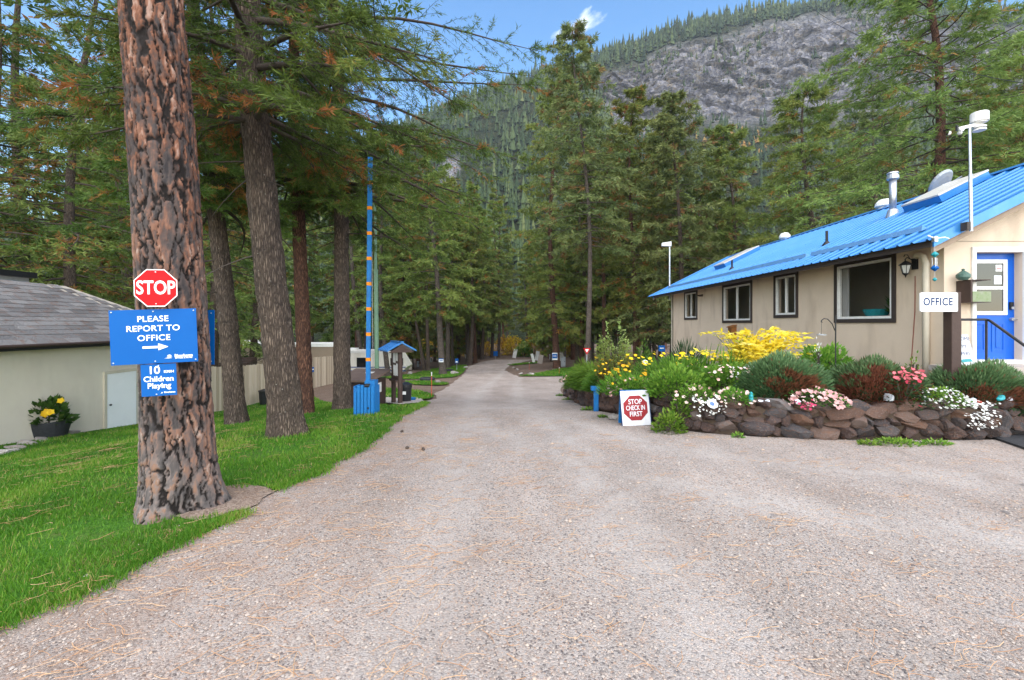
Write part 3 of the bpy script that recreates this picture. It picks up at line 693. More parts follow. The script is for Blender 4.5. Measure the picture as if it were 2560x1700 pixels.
b.inputs['Roughness'].default_value = .95; b.inputs['Specular IOR Level'].default_value = .1
mq = n.new('ShaderNodeMapping'); mq.inputs['Rotation'].default_value = (0, .35, 0); mq.inputs['Scale'].default_value = (.16, .16, .05); l(tc.outputs['Object'], mq.inputs[0])
vq = n.new('ShaderNodeTexVoronoi'); vq.feature = 'DISTANCE_TO_EDGE'; vq.inputs['Scale'].default_value = 1.0; mw = n.new('ShaderNodeMixRGB'); mw.blend_type = 'ADD'; mw.inputs[0].default_value = 1.2; l(mq.outputs[0], mw.inputs[1]); l(na.outputs['Color'], mw.inputs[2]); l(mw.outputs[0], vq.inputs['Vector'])
mc = n.new('ShaderNodeMapRange'); mc.inputs[2].default_value = .18; l(vq.outputs['Distance'], mc.inputs[0]); mm = n.new('ShaderNodeMath'); mm.operation = 'MULTIPLY_ADD'; mm.inputs[1].default_value = .45; l(mc.outputs[0], mm.inputs[0]); l(na.outputs['Fac'], mm.inputs[2])
bp = n.new('ShaderNodeBump'); bp.inputs['Strength'].default_value = 1.0; bp.inputs['Distance'].default_value = 8.0; l(mm.outputs[0], bp.inputs['Height']); l(bp.outputs[0], b.inputs['Normal'])
M['mountain'] = m
tag(link('mountain', mesh_np('mountain', np.stack([(U * YY).ravel(), YY.ravel(), ZZ.ravel()], 1), F, smooth=False, extra={'rock': rock.ravel()}), mats=M['mountain']),
    'steep forested mountain with a grey rock cliff', kind='structure')

# the forest on its slopes: one far-off mass
M['far_wood'] = leafmat('far_wood', [(0.0, (.012, .022, .012)), (.35, (.028, .045, .020)), (.7, (.062, .084, .032)), (.88, (.10, .112, .044)), (.92, (.20, .13, .04)), (1.0, (.28, .15, .05))], 0.0, .8, .1)
rng = np.random.default_rng(61)
N = 29000
uu = rng.uniform(-1.45, 1.4, N)
rr = np.where(rng.uniform(0, 1, N) < .34, rng.uniform(1.8, 3.06, N), rng.uniform(.05, 1.95, N))
ui = np.clip(((uu - us[0]) / .0095).astype(int), 0, n0 - 2); ri = np.clip(np.searchsorted(rows, rr) - 1, 0, n1 - 2)
fx = (uu - us[ui]) / .0095; fr = (rr - rows[ri]) / (rows[ri + 1] - rows[ri])
def bil(A): return (A[ui, ri] * (1 - fx) + A[ui + 1, ri] * fx) * (1 - fr) + (A[ui, ri + 1] * (1 - fx) + A[ui + 1, ri + 1] * fx) * fr
rkv = bil(rock); xx, yy, zz = bil(U * YY), bil(YY), bil(ZZ)
clus = vnoise(uu * 10, rr * 4, 62, 3)
keep = (rng.uniform(0, 1, N) > rkv * 1.25) | ((rng.uniform(0, 1, N) < .40) & (clus > .10))
keep &= (rng.uniform(0, 1, N) < .78 + .6 * clus) | (rr > 2.6)
uu, rr, xx, yy, zz, rkv, clus = [a[keep] for a in (uu, rr, xx, yy, zz, rkv, clus)]
n = len(uu)
hh = rng.uniform(8, 20, n) * rng.uniform(.75, 1.1, n) * np.where(rr < .9, .95 + .2 * clus, .9) * np.where(rkv > .4, .6, 1) * (1 + .35 * (rng.uniform(0, 1, n) < .08))
hh = hh * (.40 + .60 * np.clip(yy / 520, 0, 1)); wd = hh * rng.uniform(.14, .25, n)
autumn = ((np.abs(uu - .42) < .2) & (np.abs(rr - .80) < .11) & (rng.uniform(0, 1, n) < .40)) | ((np.abs(uu + .03) < .03) & (rr < .75) & (rng.uniform(0, 1, n) < .05))
hh[autumn] *= .42; wd[autumn] *= 1.1; hh[~autumn] *= np.exp(rng.normal(0, .22, n))[~autumn]
TI, K = 4, 5
V = np.zeros((n, TI, K + 1, 3)); ang0 = rng.uniform(0, 6.28, (n, TI))
for t in range(TI):
    zb_ = .06 + .74 * t / TI; zt_ = min(1.0, zb_ + .40)
    rad = wd * (1 - .80 * t / TI)
    V[:, t, 0] = np.stack([xx, yy, zz + hh * zt_], 1)
    for k in range(K):
        a = ang0[:, t] + k * 2 * np.pi / K
        q = rad * rng.uniform(.35, 1.35, n)
        V[:, t, 1 + k] = np.stack([xx + np.cos(a) * q, yy + np.sin(a) * q, zz + hh * (zb_ + rng.uniform(-.05, .06, n))], 1)
tri = np.array([[0, 1 + k, 1 + (k + 1) % K] for k in range(K)])
T = (tri[None] + (np.arange(n * TI) * (K + 1))[:, None, None]).reshape(-1, 3)
tn = np.clip(rng.normal(.38, .17, n) + clus * .25, 0, .86); tn[autumn] = rng.uniform(.92, 1, autumn.sum())
tag(link('mountain_forest', mesh_np('mountain_forest', V.reshape(-1, 3), T=T, tone=np.repeat(np.clip(tn[:, None] + rng.normal(0, .02, (n, TI)), 0, 1).ravel(), K)), mats=M['far_wood']),
    'conifer forest covering the far mountain slopes', kind='stuff')

# ---------------------------------------------------------------- trees
def trunk_mesh(name, H, r0, lean, seed, nseg=10, nz=None, flare=.35, curve=.0, zlow=-.25, rtop=.12, bumpy=.04, dz=None):
    rng = np.random.default_rng(seed)
    if dz is None: zs = np.concatenate([np.linspace(zlow, 1.2, 10)[:-1], np.linspace(1.2, H, 14)])
    else: zs = np.concatenate([np.arange(zlow, dz[1], dz[0]), np.linspace(dz[1], H, 16)])
    th = np.linspace(0, 2 * np.pi, nseg, endpoint=False)
    ZT, TH = np.meshgrid(zs, th, indexing='ij')
    t = np.clip(ZT / H, 0, 1)
    rad = r0 * (1 - t * (1 - rtop)) * (1 + flare * np.exp(-np.maximum(ZT, -.1) / .32) * (1 + .45 * np.sin(TH * 3 + rng.uniform(0, 6)) + .3 * np.sin(TH * 5 + rng.uniform(0, 6))))
    rad = rad * (1 + bumpy * vnoise(TH / 6.283 * 64 * .25 % 64, ZT * 1.6 + 9, seed, 3))
    if dz is not None:                          # real furrows on trunks that stand close
        c = rad * 0 + 2 * np.pi * r0
        q = vnoise((TH / (2 * np.pi) * 16), ZT * 3.2 + 3 + .6 * np.sin(TH * 2), seed + 1, 3, .6)
        q2 = vnoise((TH / (2 * np.pi) * 32), ZT * 7 + 3, seed + 2, 2, .6)
        rad = rad + r0 * .085 * (np.clip(np.abs(q) * 2.4, 0, 1) - .5) + r0 * .03 * q2
    cx = lean[0] * ZT + curve * np.sin(t * 4.5 + rng.uniform(0, 6)) * ZT * .05
    cy = lean[1] * ZT + curve * np.sin(t * 3.7 + rng.uniform(0, 6)) * ZT * .05
    V = np.stack([cx + rad * np.cos(TH), cy + rad * np.sin(TH), ZT], 2)
    a, bb = ZT.shape; I = np.arange(a * bb).reshape(a, bb); J = np.roll(I, -1, 1)
    F = np.stack([I[:-1].ravel(), J[:-1].ravel(), J[1:].ravel(), I[1:].ravel()], 1)
    axis = lambda z: (np.interp(z, zs, cx[:, 0]), np.interp(z, zs, cy[:, 0]))
    return mesh_np(name, V.reshape(-1, 3), F, smooth=True), axis

def unit(v): return v / (np.linalg.norm(v, axis=-1, keepdims=True) + 1e-9)
def crown_mesh(name, H, zc, Rm, nb, axis, seed, nt=16, ns=7, sp=(.37, .15), droop=.35, brown=.12, low=.6, wood=.02, asym=None, zfine=None, dead=6, up=.55, tone0=.40, pw=1.05, shp=.62, thin=.5, nbl=3, twigs=False):
    """limbs with twigs and many small needle sprays"""
    rng = np.random.default_rng(seed)
    VV, FF, TT, MM = [], [], [], []; nv = 0
    WV, WT, wn_ = [], [], 0
    def put(V, F, tone, mi):
        nonlocal nv
        VV.append(V.reshape(-1, 3)); FF.append(F + nv); TT.append(tone); MM.append(np.full(len(F), mi)); nv += len(V.reshape(-1, 3))
    def stick(p, r0, r1, k=4):
        m_ = len(p); a = np.linspace(0, 2 * np.pi, k, endpoint=False)
        d = unit(np.gradient(p, axis=0)); s1 = unit(np.cross(d, [0, 0, 1.0]) + 1e-6); s2 = np.cross(d, s1)
        r = np.linspace(r0, r1, m_)[:, None, None]
        V = p[:, None] + r * (np.cos(a)[None, :, None] * s1[:, None] + np.sin(a)[None, :, None] * s2[:, None])
        I = np.arange(m_ * k).reshape(m_, k); J = np.roll(I, -1, 1)
        put(V, np.stack([I[:-1].ravel(), J[:-1].ravel(), J[1:].ravel(), I[1:].ravel()], 1), np.zeros((m_ - 1) * k), 1)
    az0 = rng.uniform(0, 6.28)
    for i in range(nb):
        u = ((i + rng.uniform(0, 1)) / nb) ** pw
        z = zc + (H - zc) * u * .985
        az = az0 + i * 2.39996 + rng.normal(0, .35)
        Lb = Rm * min(1, low + u * 2.6) * (1 - u) ** shp * rng.uniform(.62, 1.12) + .25
        if asym is not None: Lb *= 1 + asym[1] * math.cos(az - asym[0])
        fine = zfine is None or z < zfine
        e0 = -.10 + up * u + rng.normal(0, .10)
        ts = np.linspace(0, 1, 7)
        ax, ay = axis(z)
        rd = np.array([math.cos(az), math.sin(az), 0]); sd = np.array([-math.sin(az), math.cos(az), 0])
        wob = rng.normal(0, .06, 2)
        def pt(t):
            t = np.asarray(t)[..., None]
            return np.array([ax, ay, z]) + rd * Lb * t + sd * Lb * wob[0] * np.sin(t * 4) + np.array([0, 0, 1]) * Lb * (e0 * t - droop * (1 - .5 * u) * t ** 2 + .10 * t ** 4)
        if not fine and rng.uniform() < thin: continue
        stick(pt(ts), wood * (.5 + .75 * (1 - u)) * min(1.4, .3 + Lb / 3), .004, 5 if fine else 3)
        k = nt if fine else max(5, nt // 2)
        t = np.sort(rng.uniform(.12, 1.0, k)); side = np.where(np.arange(k) % 2 == 0, 1.0, -1.0)
        base = pt(t)
        lt = (Lb * .34 * (1.12 - t) + .16) * rng.uniform(.6, 1.25, k)
        td = unit(rd * rng.uniform(.45, 1.1, (k, 1)) + sd * side[:, None] * rng.uniform(.5, 1.1, (k, 1)) + np.array([0, 0, 1]) * rng.normal(-.22, .2, (k, 1)))
        if fine and twigs:
            for j in range(k): stick(np.stack([base[j], base[j] + td[j] * lt[j] * .5 + [0, 0, -.02], base[j] + td[j] * lt[j] * .95 + np.array([0, 0, -.09 * lt[j]])]), .006, .002, 3)
        q = ns if fine else max(3, ns // 2)
        s = rng.uniform(.05, 1.05, (k, q))
        b = base[:, None] + td[:, None] * (lt[:, None] * s)[..., None] + np.array([0, 0, -.12]) * (lt[:, None] * s ** 2)[..., None]
        pr = np.cross(td, [0, 0, 1.0]); pr = unit(pr)
        sg = np.where(rng.uniform(0, 1, (k, q)) < .5, 1.0, -1.0)
        d = unit(td[:, None] * rng.uniform(.4, 1.0, (k, q, 1)) + pr[:, None] * (sg * rng.uniform(.1, 1.0, (k, q)))[..., None] + np.array([0, 0, 1]) * rng.normal(-.12, .33, (k, q, 1)))
        sl = sp[0] * rng.uniform(.6, 1.35, (k, q)) * (1 if fine else 1.9); sw = sp[1] * rng.uniform(.7, 1.3, (k, q)) * (1 if fine else 1.9)
        nrm = unit(np.cross(d, rng.normal(0, 1, (k, q, 3)) + np.array([0, 0, .7])))
        A = b; B = b + d * (sl * .45)[..., None] + nrm * (sw * .5)[..., None]; C = b + d * sl[..., None] + np.array([0, 0, -.03]) * sl[..., None]; D = b + d * (sl * .45)[..., None] - nrm * (sw * .5)[..., None]
        V = np.stack([A, B, C, D], 2).reshape(-1, 3); cnt = k * q
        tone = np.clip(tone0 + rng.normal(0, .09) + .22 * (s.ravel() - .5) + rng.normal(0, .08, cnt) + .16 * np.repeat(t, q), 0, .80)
        br = np.repeat(rng.uniform(0, 1, k) < (brown * (2.2 if rng.uniform() < .25 else .6) * (1.25 - t)), q)
        tone[br] = rng.uniform(.86, 1.0, br.sum())
        if nbl > 1 and fine:                      # a spray is a small fan of needles
            for j in range(nbl):
                an = (j - (nbl - 1) / 2) * .55 + rng.normal(0, .18, (k, q)); sc = rng.uniform(.65, 1.1, (k, q)) * (1 - .18 * abs(j - (nbl - 1) / 2))
                dj = d * np.cos(an)[..., None] + nrm * np.sin(an)[..., None] + np.array([0, 0, 1]) * rng.normal(0, .14, (k, q, 1))
                of = np.cross(d, rng.normal(0, 1, (k, q, 3))); of = unit(of) * (sw * 1.15 / nbl)[..., None]
                WV.append(np.stack([b + d * (sl * .04)[..., None] - of * .5, b + dj * (sl * .5 * sc)[..., None] + of * .55, b + dj * (sl * sc)[..., None]], 2).reshape(-1, 3)); WT.append(np.clip(tone + rng.normal(0, .04, cnt) * (tone < .8), 0, 1))
        else: put(V, np.arange(cnt * 4).reshape(-1, 4), tone, 0)
    for i in range(dead):                     # bare lower limbs
        z = rng.uniform(zc * .45, zc); az = rng.uniform(0, 6.28); Lb = Rm * rng.uniform(.2, .5); ax, ay = axis(z)
        t = np.linspace(0, 1, 5)[:, None]
        stick(np.array([ax, ay, z]) + t * Lb * np.array([math.cos(az), math.sin(az), -.1]) + np.array([0, 0, -.25]) * Lb * t ** 2 + np.array([.1, -.1, 0]) * Lb * np.sin(t * 3) * rng.normal(), wood * .5, .004, 3)
    if WV:
        wv = np.concatenate(WV); nT = len(wv) // 3
        return mesh_np(name, np.concatenate(VV + [wv]), np.concatenate(FF), T=nv + np.arange(nT * 3).reshape(-1, 3), tone=np.concatenate(TT + WT), matidx=np.concatenate(MM + [np.zeros(nT)]))
    return mesh_np(name, np.concatenate(VV), np.concatenate(FF), tone=np.concatenate(TT), matidx=np.concatenate(MM))

def tree(name, loc, H, r0, zc, Rm, nb, leaf, bark, label, seed, lean=(0, 0), group=None, trunk={}, cat='tree', **kw):
    e = empty(name, loc)
    tm, axis = trunk_mesh('trunk', H, r0, lean, seed, **trunk)
    link('trunk', tm, e, mats=M[bark])
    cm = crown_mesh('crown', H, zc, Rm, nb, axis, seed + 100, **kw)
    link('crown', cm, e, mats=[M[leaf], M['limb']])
    return tag(e, label, cat, group)
def at(px, Y):
    x = (px - CX) / FPX * Y
    return (x, Y, Z(x, Y))
def topz(py, Y, z0): return EYE + (CY - py) / FPX * Y - z0

# --- near firs on the lawn
NEAR = dict(twigs=True, pw=1.7, nt=34, ns=19, nbl=3, sp=(.155, .044), dead=5, brown=.15, wood=.036, zfine=11.5)
NT = dict(nseg=72, dz=(.045, 6.0), flare=.30, curve=.5)
def gl(px, py): p = G(px, py); return (p.x, p.y, p.z - .02)
tree('fir_tree', gl(591, 1062), 23, .215, 5.2, 3.3, 100, 'fir_dark', 'bark_fir', 'leaning dark fir right beside the sign-bearing pine', 201, lean=(-.070, .01), group='firs along the lawn', trunk=NT, asym=(2.6, .2), **NEAR)
tree('fir_tree', gl(722, 1088), 25, .245, 5.0, 3.7, 105, 'fir_dark', 'bark_fir', 'thick leaning fir in the lawn, nearest after the sign pine', 202, lean=(-.086, .01), group='firs along the lawn', trunk=NT, asym=(-.5, .25), **NEAR)
tree('fir_tree', gl(857, 1026), 24, .215, 5.6, 4.3, 110, 'fir_dark', 'bark_fir', 'dark fir right behind the blue barrier post', 203, lean=(-.040, .0), group='firs along the lawn', trunk=NT, asym=(.1, .5), **NEAR)
tree('fir_tree', (-5.3, 11.3, Z(-5.3, 11.3) - .02), 22, .19, 6.0, 3.4, 90, 'fir_dark', 'bark_red', 'dark reddish fir standing against the tan fence', 204, lean=(-.02, .0), group='firs along the lawn', trunk=NT, **{**NEAR, 'zfine': 12.0})
MID = dict(pw=1.35, nt=20, ns=12, nbl=2, sp=(.27, .085), wood=.03, zfine=18.0)
MT = dict(nseg=20, flare=.3, curve=.7)
for px, Y, H, r, zc, R, lf, lab, s, ln in [
    (64, 20, 24, .30, 5.2, 4.2, 'fir_dark', 'dark fir at the far left edge behind the low house', 211, 0),
    (186, 18, 22, .24, 4.6, 4.0, 'fir_green', 'leaning fir rising behind the low house roof', 212, .015),
    (330, 25, 24, .30, 3.5, 4.4, 'fir_green', 'fir mostly hidden behind the sign pine', 213, 0),
    (530, 21, 24, .26, 3.5, 4.0, 'fir_green', 'fir showing between the sign pine and its neighbour', 214, 0),
    (-60, 17, 23, .28, 4.0, 4.4, 'fir_dark', 'dense dark fir whose boughs cover the upper left corner', 215, 0),
    (250, 32, 23, .28, 2.5, 4.2, 'fir_olive', 'olive fir deeper behind the low house', 216, 0)]:
    x, y, z = at(px, Y)
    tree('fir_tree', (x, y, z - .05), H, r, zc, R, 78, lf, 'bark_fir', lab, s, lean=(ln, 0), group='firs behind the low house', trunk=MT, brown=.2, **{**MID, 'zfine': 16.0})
# --- road-side firs and the stand on the right
def mid(px, py, Y, top, r, zcf, R, nb, leaf, bark, lab, s, lean=0.0, grp='firs along the road', **kw):
    if py is not None:
        p = G(px, py); loc = (p.x, p.y, p.z - .05)
    else:
        x, y, z = at(px, Y); loc = (x, y, z - .05)
    H = topz(top, loc[1], loc[2])
    kk = {**dict(nt=18, ns=9, sp=(.46, .20), wood=.03, dead=8, brown=.08, tone0=.46), **kw}; R = R * 1.32; nb = int(nb * 1.15); kk.setdefault('shp', .5)
    return tree('fir_tree', loc, H, r, H * zcf, R, nb, leaf, bark, lab, s, lean=(lean, 0), group=grp, trunk=MT, **kk)
mid(910, 934, 0, 120, .26, .2, 3.4, 58, 'fir_green', 'bark_grey', 'slanting fir standing before the white camper trailer', 221, -.12, nt=20, ns=9, sp=(.40, .155))
mid(971, 941, 0, 330, .24, .20, 3.0, 56, 'fir_green', 'bark_grey', 'slim fir beside the nose of the white trailer', 222, -.08, nt=20, ns=9, sp=(.40, .155))
mid(1062, 927, 0, 420, .20, .3, 2.5, 44, 'fir_olive', 'bark_fir', 'thin dark leaning fir left of the signed road tree', 223, -.15)
mid(1071, 927, 0, 360, .22, .30, 2.8, 46, 'fir_green', 'bark_fir', 'straight dark fir just left of the signed road tree', 224, 0)
mid(1108, 936, 0, 330, .30, .26, 3.2, 60, 'fir_green', 'bark_grey', 'grey fir by the road carrying a small white and blue plate', 225, -.10)
mid(1133, 913, 0, 470, .24, .3, 3.0, 44, 'fir_green', 'bark_grey', 'slim fir on the verge right of the signed road tree', 226, -.05)
mid(1175, 912, 0, 540, .30, .3, 3.4, 44, 'fir_olive', 'bark_fir', 'dark fir where the road verge ends', 227, .04)
mid(1188, 907, 0, 520, .27, .3, 3.2, 44, 'fir_green', 'bark_red', 'reddish fir right behind the verge end', 228, 0)
mid(1206, 898, 0, 520, .3, .25, 3.6, 44, 'fir_green', 'bark_fir', 'fir before the yellow shrubs at the road end', 229, 0)
mid(1230, 893, 0, 470, .3, .25, 3.8, 44, 'fir_olive', 'bark_fir', 'fir leaning right at the end of the road', 230, .04)
mid(1246, 893, 0, 500, .28, .25, 3.4, 44, 'fir_green', 'bark_fir', 'straight slim fir at the end of the road', 231, 0)
mid(1392, 920, 0, 175, .36, .12, 4.2, 84, 'fir_olive', 'bark_red', 'tall fir with a peeled tan trunk and a blue sign', 232, -.022, nt=20, ns=9, sp=(.44, .19))
mid(1469, None, 36, 60, .24, .36, 3.7, 86, 'fir_blue', 'bark_grey', 'tallest sparse fir with a long bare grey trunk', 233, -.012, up=.45, nt=15, ns=9, brown=.16, dead=16)
mid(1588, None, 40, 225, .26, .20, 3.6, 76, 'fir_olive', 'bark_red', 'rusty fir between the tall grey one and the office', 234, -.004, brown=.12, nt=18, ns=9)
mid(1700, None, 36, 242, .28, .14, 4.0, 84, 'fir_blue', 'bark_fir', 'blue green fir behind the far end of the office', 235, -.006, nt=19, ns=9)
mid(1826, None, 38, 300, .28, .10, 3.9, 84, 'fir_green', 'bark_fir', 'bushy fir behind the office pipe vents', 236, 0, nt=19, ns=9)
mid(2040, None, 30, 200, .32, .12, 4.2, 92, 'fir_olive', 'bark_fir', 'broad dark fir right behind the metal chimney', 237, 0, nt=20, ns=9, sp=(.40, .155))
mid(2330, None, 21, -420, .30, .26, 4.4, 135, 'fir_green', 'bark_red', 'huge fir with a red trunk behind the office roof', 238, -.03, nt=24, ns=11, sp=(.31, .12), zfine=20, droop=.25, pw=1.4, asym=(2.9, .2))
mid(2520, None, 26, 90, .30, .15, 4.4, 76, 'fir_green', 'bark_fir', 'green fir behind the office roof at the right edge', 239, 0, nt=20, ns=9, sp=(.37, .15), grp='firs behind the office')
mid(2190, None, 40, 215, .30, .12, 4.4, 70, 'fir_blue', 'bark_fir', 'fir filling the gap left of the red-trunked giant', 240, 0, grp='firs behind the office')
mid(2420, None, 36, 190, .30, .12, 4.4, 70, 'fir_olive', 'bark_fir', 'fir farther back right of the red-trunked giant', 241, 0, grp='firs behind the office')
mid(2700, None, 22, 60, .30, .15, 4.4, 70, 'fir_olive', 'bark_fir', 'fir reaching in from the right edge above the roof', 242, 0, grp='firs behind the office', nt=20, ns=9, sp=(.37, .15))

# --- the wood behind: copies of six firs
protos = []
for i, (H, zc, R, lf, bk) in enumerate([(20, 3.0, 3.0, 'fir_green', 'bark_fir'), (23, 5.5, 2.8, 'fir_olive', 'bark_grey'), (18, 2.2, 3.1, 'fir_blue', 'bark_fir'), (25, 8.0, 3.0, 'fir_green', 'bark_red'), (16, 1.6, 2.6, 'fir_olive', 'bark_fir'), (22, 4.5, 3.4, 'fir_green', 'bark_grey')]):
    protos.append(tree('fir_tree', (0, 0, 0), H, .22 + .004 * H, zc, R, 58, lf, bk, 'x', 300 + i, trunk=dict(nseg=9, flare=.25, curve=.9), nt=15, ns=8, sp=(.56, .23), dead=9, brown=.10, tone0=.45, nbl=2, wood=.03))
rng = np.random.default_rng(77)
ZONES = [(26, -30, -2.5, 52, 82, 'fir in the dense wood left of the far road', 'firs massed left of the road'),
         (15, -46, -16, 26, 54, 'fir in the wood behind the tan fence and trailers', 'firs massed behind the trailers'),
         (32, 9, 46, 44, 80, 'fir in the dense wood behind the office', 'firs massed behind the office'),
         (14, -8, 16, 82, 118, 'fir in the wood closing the end of the road', 'firs massed at the road end'),
         (12, 4.6, 10.5, 44, 80, 'fir in the stand right of the far road', 'firs massed right of the road'),
         (26, -75, 110, 85, 135, 'fir on the valley floor below the mountain', 'firs massed below the mountain')]
first = set(range(len(protos)))
placed = []
for cnt, x0, x1, y0, y1, lab, grp in ZONES:
    for i in range(cnt):
        for _ in range(40):
            x, y = rng.uniform(x0, x1), rng.uniform(y0, y1)
            if all((x - a) ** 2 + (y - b) ** 2 > 2.3 ** 2 for a, b in placed) and not (-5.2 < x < 5.0 and y < 83) and not (-26 < x < -9 and 40 < y < 54): break
        placed.append((x, y))
        k = int(rng.integers(0, 6))
        if k in first: o = protos[k]; first.discard(k)
        else: o = copy_tree(protos[k])
        s = rng.uniform(.85, 1.22)
        o.location = (x, y, Z(x, y) - .05); o.rotation_euler = (0, 0, rng.uniform(0, 6.28)); o.scale = (s, s, s * rng.uniform(.92, 1.1))
        tag(o, ['mid green ', 'slim olive ', 'blue green ', 'red-trunked ', 'short olive ', 'grey-trunked '][k] + lab, 'tree', grp)

# --- the big pine with the signs: bark in raised plates
def ponderosa():
    H, r0 = 27.0, .262
    e = empty('pine_tree', (-3.06, 4.06, Z(-3.06, 4.06) - .02))
    zs = np.concatenate([np.arange(-.15, 4.9, .0142), np.linspace(4.92, H, 40)])
    nth = 205
    th = np.linspace(0, 2 * np.pi, nth, endpoint=False)
    ZT, TH = np.meshgrid(zs, th, indexing='ij')
    rng = np.random.default_rng(401)
    rad = r0 * (1 - np.clip(ZT / H, 0, 1) * .62)
    root = np.exp(-np.maximum(ZT, -.05) / .26)
    rad = rad * (1 + root * (.33 + .20 * np.sin(TH * 4 + 1.0) + .16 * np.cos(TH * 3 - .4) + .24 * np.exp(-((((TH + .35 + np.pi) % (2 * np.pi)) - np.pi) / .33) ** 2)) + .04 * vnoise(TH / 6.283 * 8, ZT * 1.2, 5, 3))
    def plates(cw, ch, seed, warp):
        r = np.random.default_rng(seed); nc = int(round(2 * np.pi * r0 / cw)); nr = int(H / ch) + 6
        jx, jz, cid = r.uniform(-.05, 1.05, (nc, nr)), r.uniform(-.05, 1.05, (nc, nr)), r.uniform(0, 1, (nc, nr))
        gx_ = TH / (2 * np.pi) * nc + warp * vnoise(TH / 6.283 * 16, ZT * 5, seed + 1, 3) + .34 * vnoise(TH / 6.283 * 64, ZT * 26, seed + 4, 3, .7); gz_ = (ZT + 1) / ch + warp * .7 * vnoise(TH / 6.283 * 16, ZT * 6 + 7, seed + 2, 3)
        ix, iz = np.floor(gx_).astype(int), np.floor(gz_).astype(int)
        f1 = np.full(ZT.shape, 9.); f2 = f1.copy(); idv = np.zeros(ZT.shape)
        for a in (-1, 0, 1):
            for b_ in (-1, 0, 1):
                qx, qz = (ix + a) % nc, np.clip(iz + b_, 0, nr - 1)
                d = np.hypot(ix + a + jx[qx, qz] - gx_, (iz + b_ + jz[qx, qz] - gz_))
                nw = d < f1; f2 = np.where(nw, f1, np.minimum(f2, d)); idv = np.where(nw, cid[qx, qz], idv); f1 = np.where(nw, d, f1)
        return f2 - f1, idv
    e1, id1 = plates(.070, .48, 411, .75); e2, id2 = plates(.036, .13, 421, .8)
    pl = _sm(np.clip((e1 + .10 * vnoise(TH / 6.283 * 40, ZT * 18, 77, 3)) / .22, 0, 1)); pl2 = _sm(np.clip(e2 / .16, 0, 1))
    hi = pl * .020 + pl * id1 * .006 + pl2 * .0045 + id2 * .006 + .006 * vnoise(TH / 6.283 * 64, ZT * 22, 9, 4, .75)
    rad = rad + hi * np.clip(1 - (ZT - 4) / 14, .25, 1) - .015
    lx, ly = -.056, .004
    V = np.stack([lx * ZT + .03 * np.sin(ZT * .8) + rad * np.cos(TH), ly * ZT + rad * np.sin(TH), ZT], 2)
    a, b_ = ZT.shape; I = np.arange(a * b_).reshape(a, b_); J = np.roll(I, -1, 1)
    F = np.stack([I[:-1].ravel(), J[:-1].ravel(), J[1:].ravel(), I[1:].ravel()], 1)
    grey = np.clip(.85 - ZT * .28 + .5 * vnoise(TH / 6.283 * 5, ZT * 1.1, 31, 3), 0, 1)
    me = mesh_np('trunk', V.reshape(-1, 3), F, smooth=True, extra={'plate': pl.ravel(), 'cell': (id1 * .15 + id2 * .45 + .40 * (.5 + .9 * vnoise(TH / 6.283 * 32, ZT * 6, 19, 4, .7))).ravel(), 'greyness': grey.ravel()})
    m, n, l, b = nodes('pine_bark')
    def A(k): q = n.new('ShaderNodeAttribute'); q.attribute_name = k; return q.outputs['Fac']
    tc = n.new('ShaderNodeTexCoord'); no = n.new('ShaderNodeTexNoise'); no.inputs['Scale'].default_value = 30; no.inputs['Detail'].default_value = 8; mpb = n.new('ShaderNodeMapping'); mpb.inputs['Scale'].default_value = (1, 1, .35); l(tc.outputs['Object'], mpb.inputs[0]); l(mpb.outputs[0], no.inputs['Vector'])
    n5 = n.new('ShaderNodeTexNoise'); n5.inputs['Scale'].default_value = 2.4; n5.inputs['Detail'].default_value = 6; l(tc.outputs['Object'], n5.inputs['Vector'])
    ad = n.new('ShaderNodeMath'); ad.operation = 'MULTIPLY_ADD'; ad.inputs[1].default_value = .8; l(no.outputs['Fac'], ad.inputs[0]); l(A('cell'), ad.inputs[2])
    sb = n.new('ShaderNodeMath'); sb.operation = 'SUBTRACT'; sb.inputs[1].default_value = .40; l(ad.outputs[0], sb.inputs[0])
    rw = ramp(n, [(.12, (.030, .026, .027)), (.32, (.058, .046, .043)), (.5, (.092, .052, .040)), (.62, (.155, .066, .038)), (.76, (.22, .110, .074)), (.92, (.31, .21, .165))])
    rg = ramp(n, [(.12, (.050, .045, .044)), (.4, (.105, .093, .088)), (.6, (.17, .145, .135)), (.75, (.20, .115, .075)), (.95, (.28, .24, .215))])
    l(sb.outputs[0], rw.inputs[0]); l(sb.outputs[0], rg.inputs[0])
    mx = n.new('ShaderNodeMixRGB'); l(A('greyness'), mx.inputs[0]); l(rw.outputs[0], mx.inputs[1]); l(rg.outputs[0], mx.inputs[2])
    dk = n.new('ShaderNodeMixRGB'); rp = n.new('ShaderNodeMapRange'); rp.inputs[1].default_value = .22; rp.inputs[2].default_value = .85; l(A('plate'), rp.inputs[0])
    l(rp.outputs[0], dk.inputs[0]); dk.inputs[1].default_value = (.014, .011, .010, 1); l(mx.outputs[0], dk.inputs[2])
    l(dk.outputs[0], b.inputs['Base Color']); b.inputs['Roughness'].default_value = .88; b.inputs['Specular IOR Level'].default_value = .2
    bp = n.new('ShaderNodeBump'); bp.inputs['Strength'].default_value = .9; bp.inputs['Distance'].default_value = .014; l(no.outputs['Fac'], bp.inputs['Height']); l(bp.outputs[0], b.inputs['Normal'])
    M['pine_bark'] = m
    link('trunk', me, e, mats=m)
    axis = lambda z: (lx * z, ly * z)
    cm = crown_mesh('crown', H, 14.5, 3.6, 26, axis, 402, nt=16, ns=9, sp=(.26, .05), dead=0, brown=.05, wood=.05, up=.5)
    link('crown', cm, e, mats=[M['fir_green'], M['limb']])
    tag(e, 'massive pine with orange plated bark carrying the stop sign', 'tree')
    return e
ponderosa()
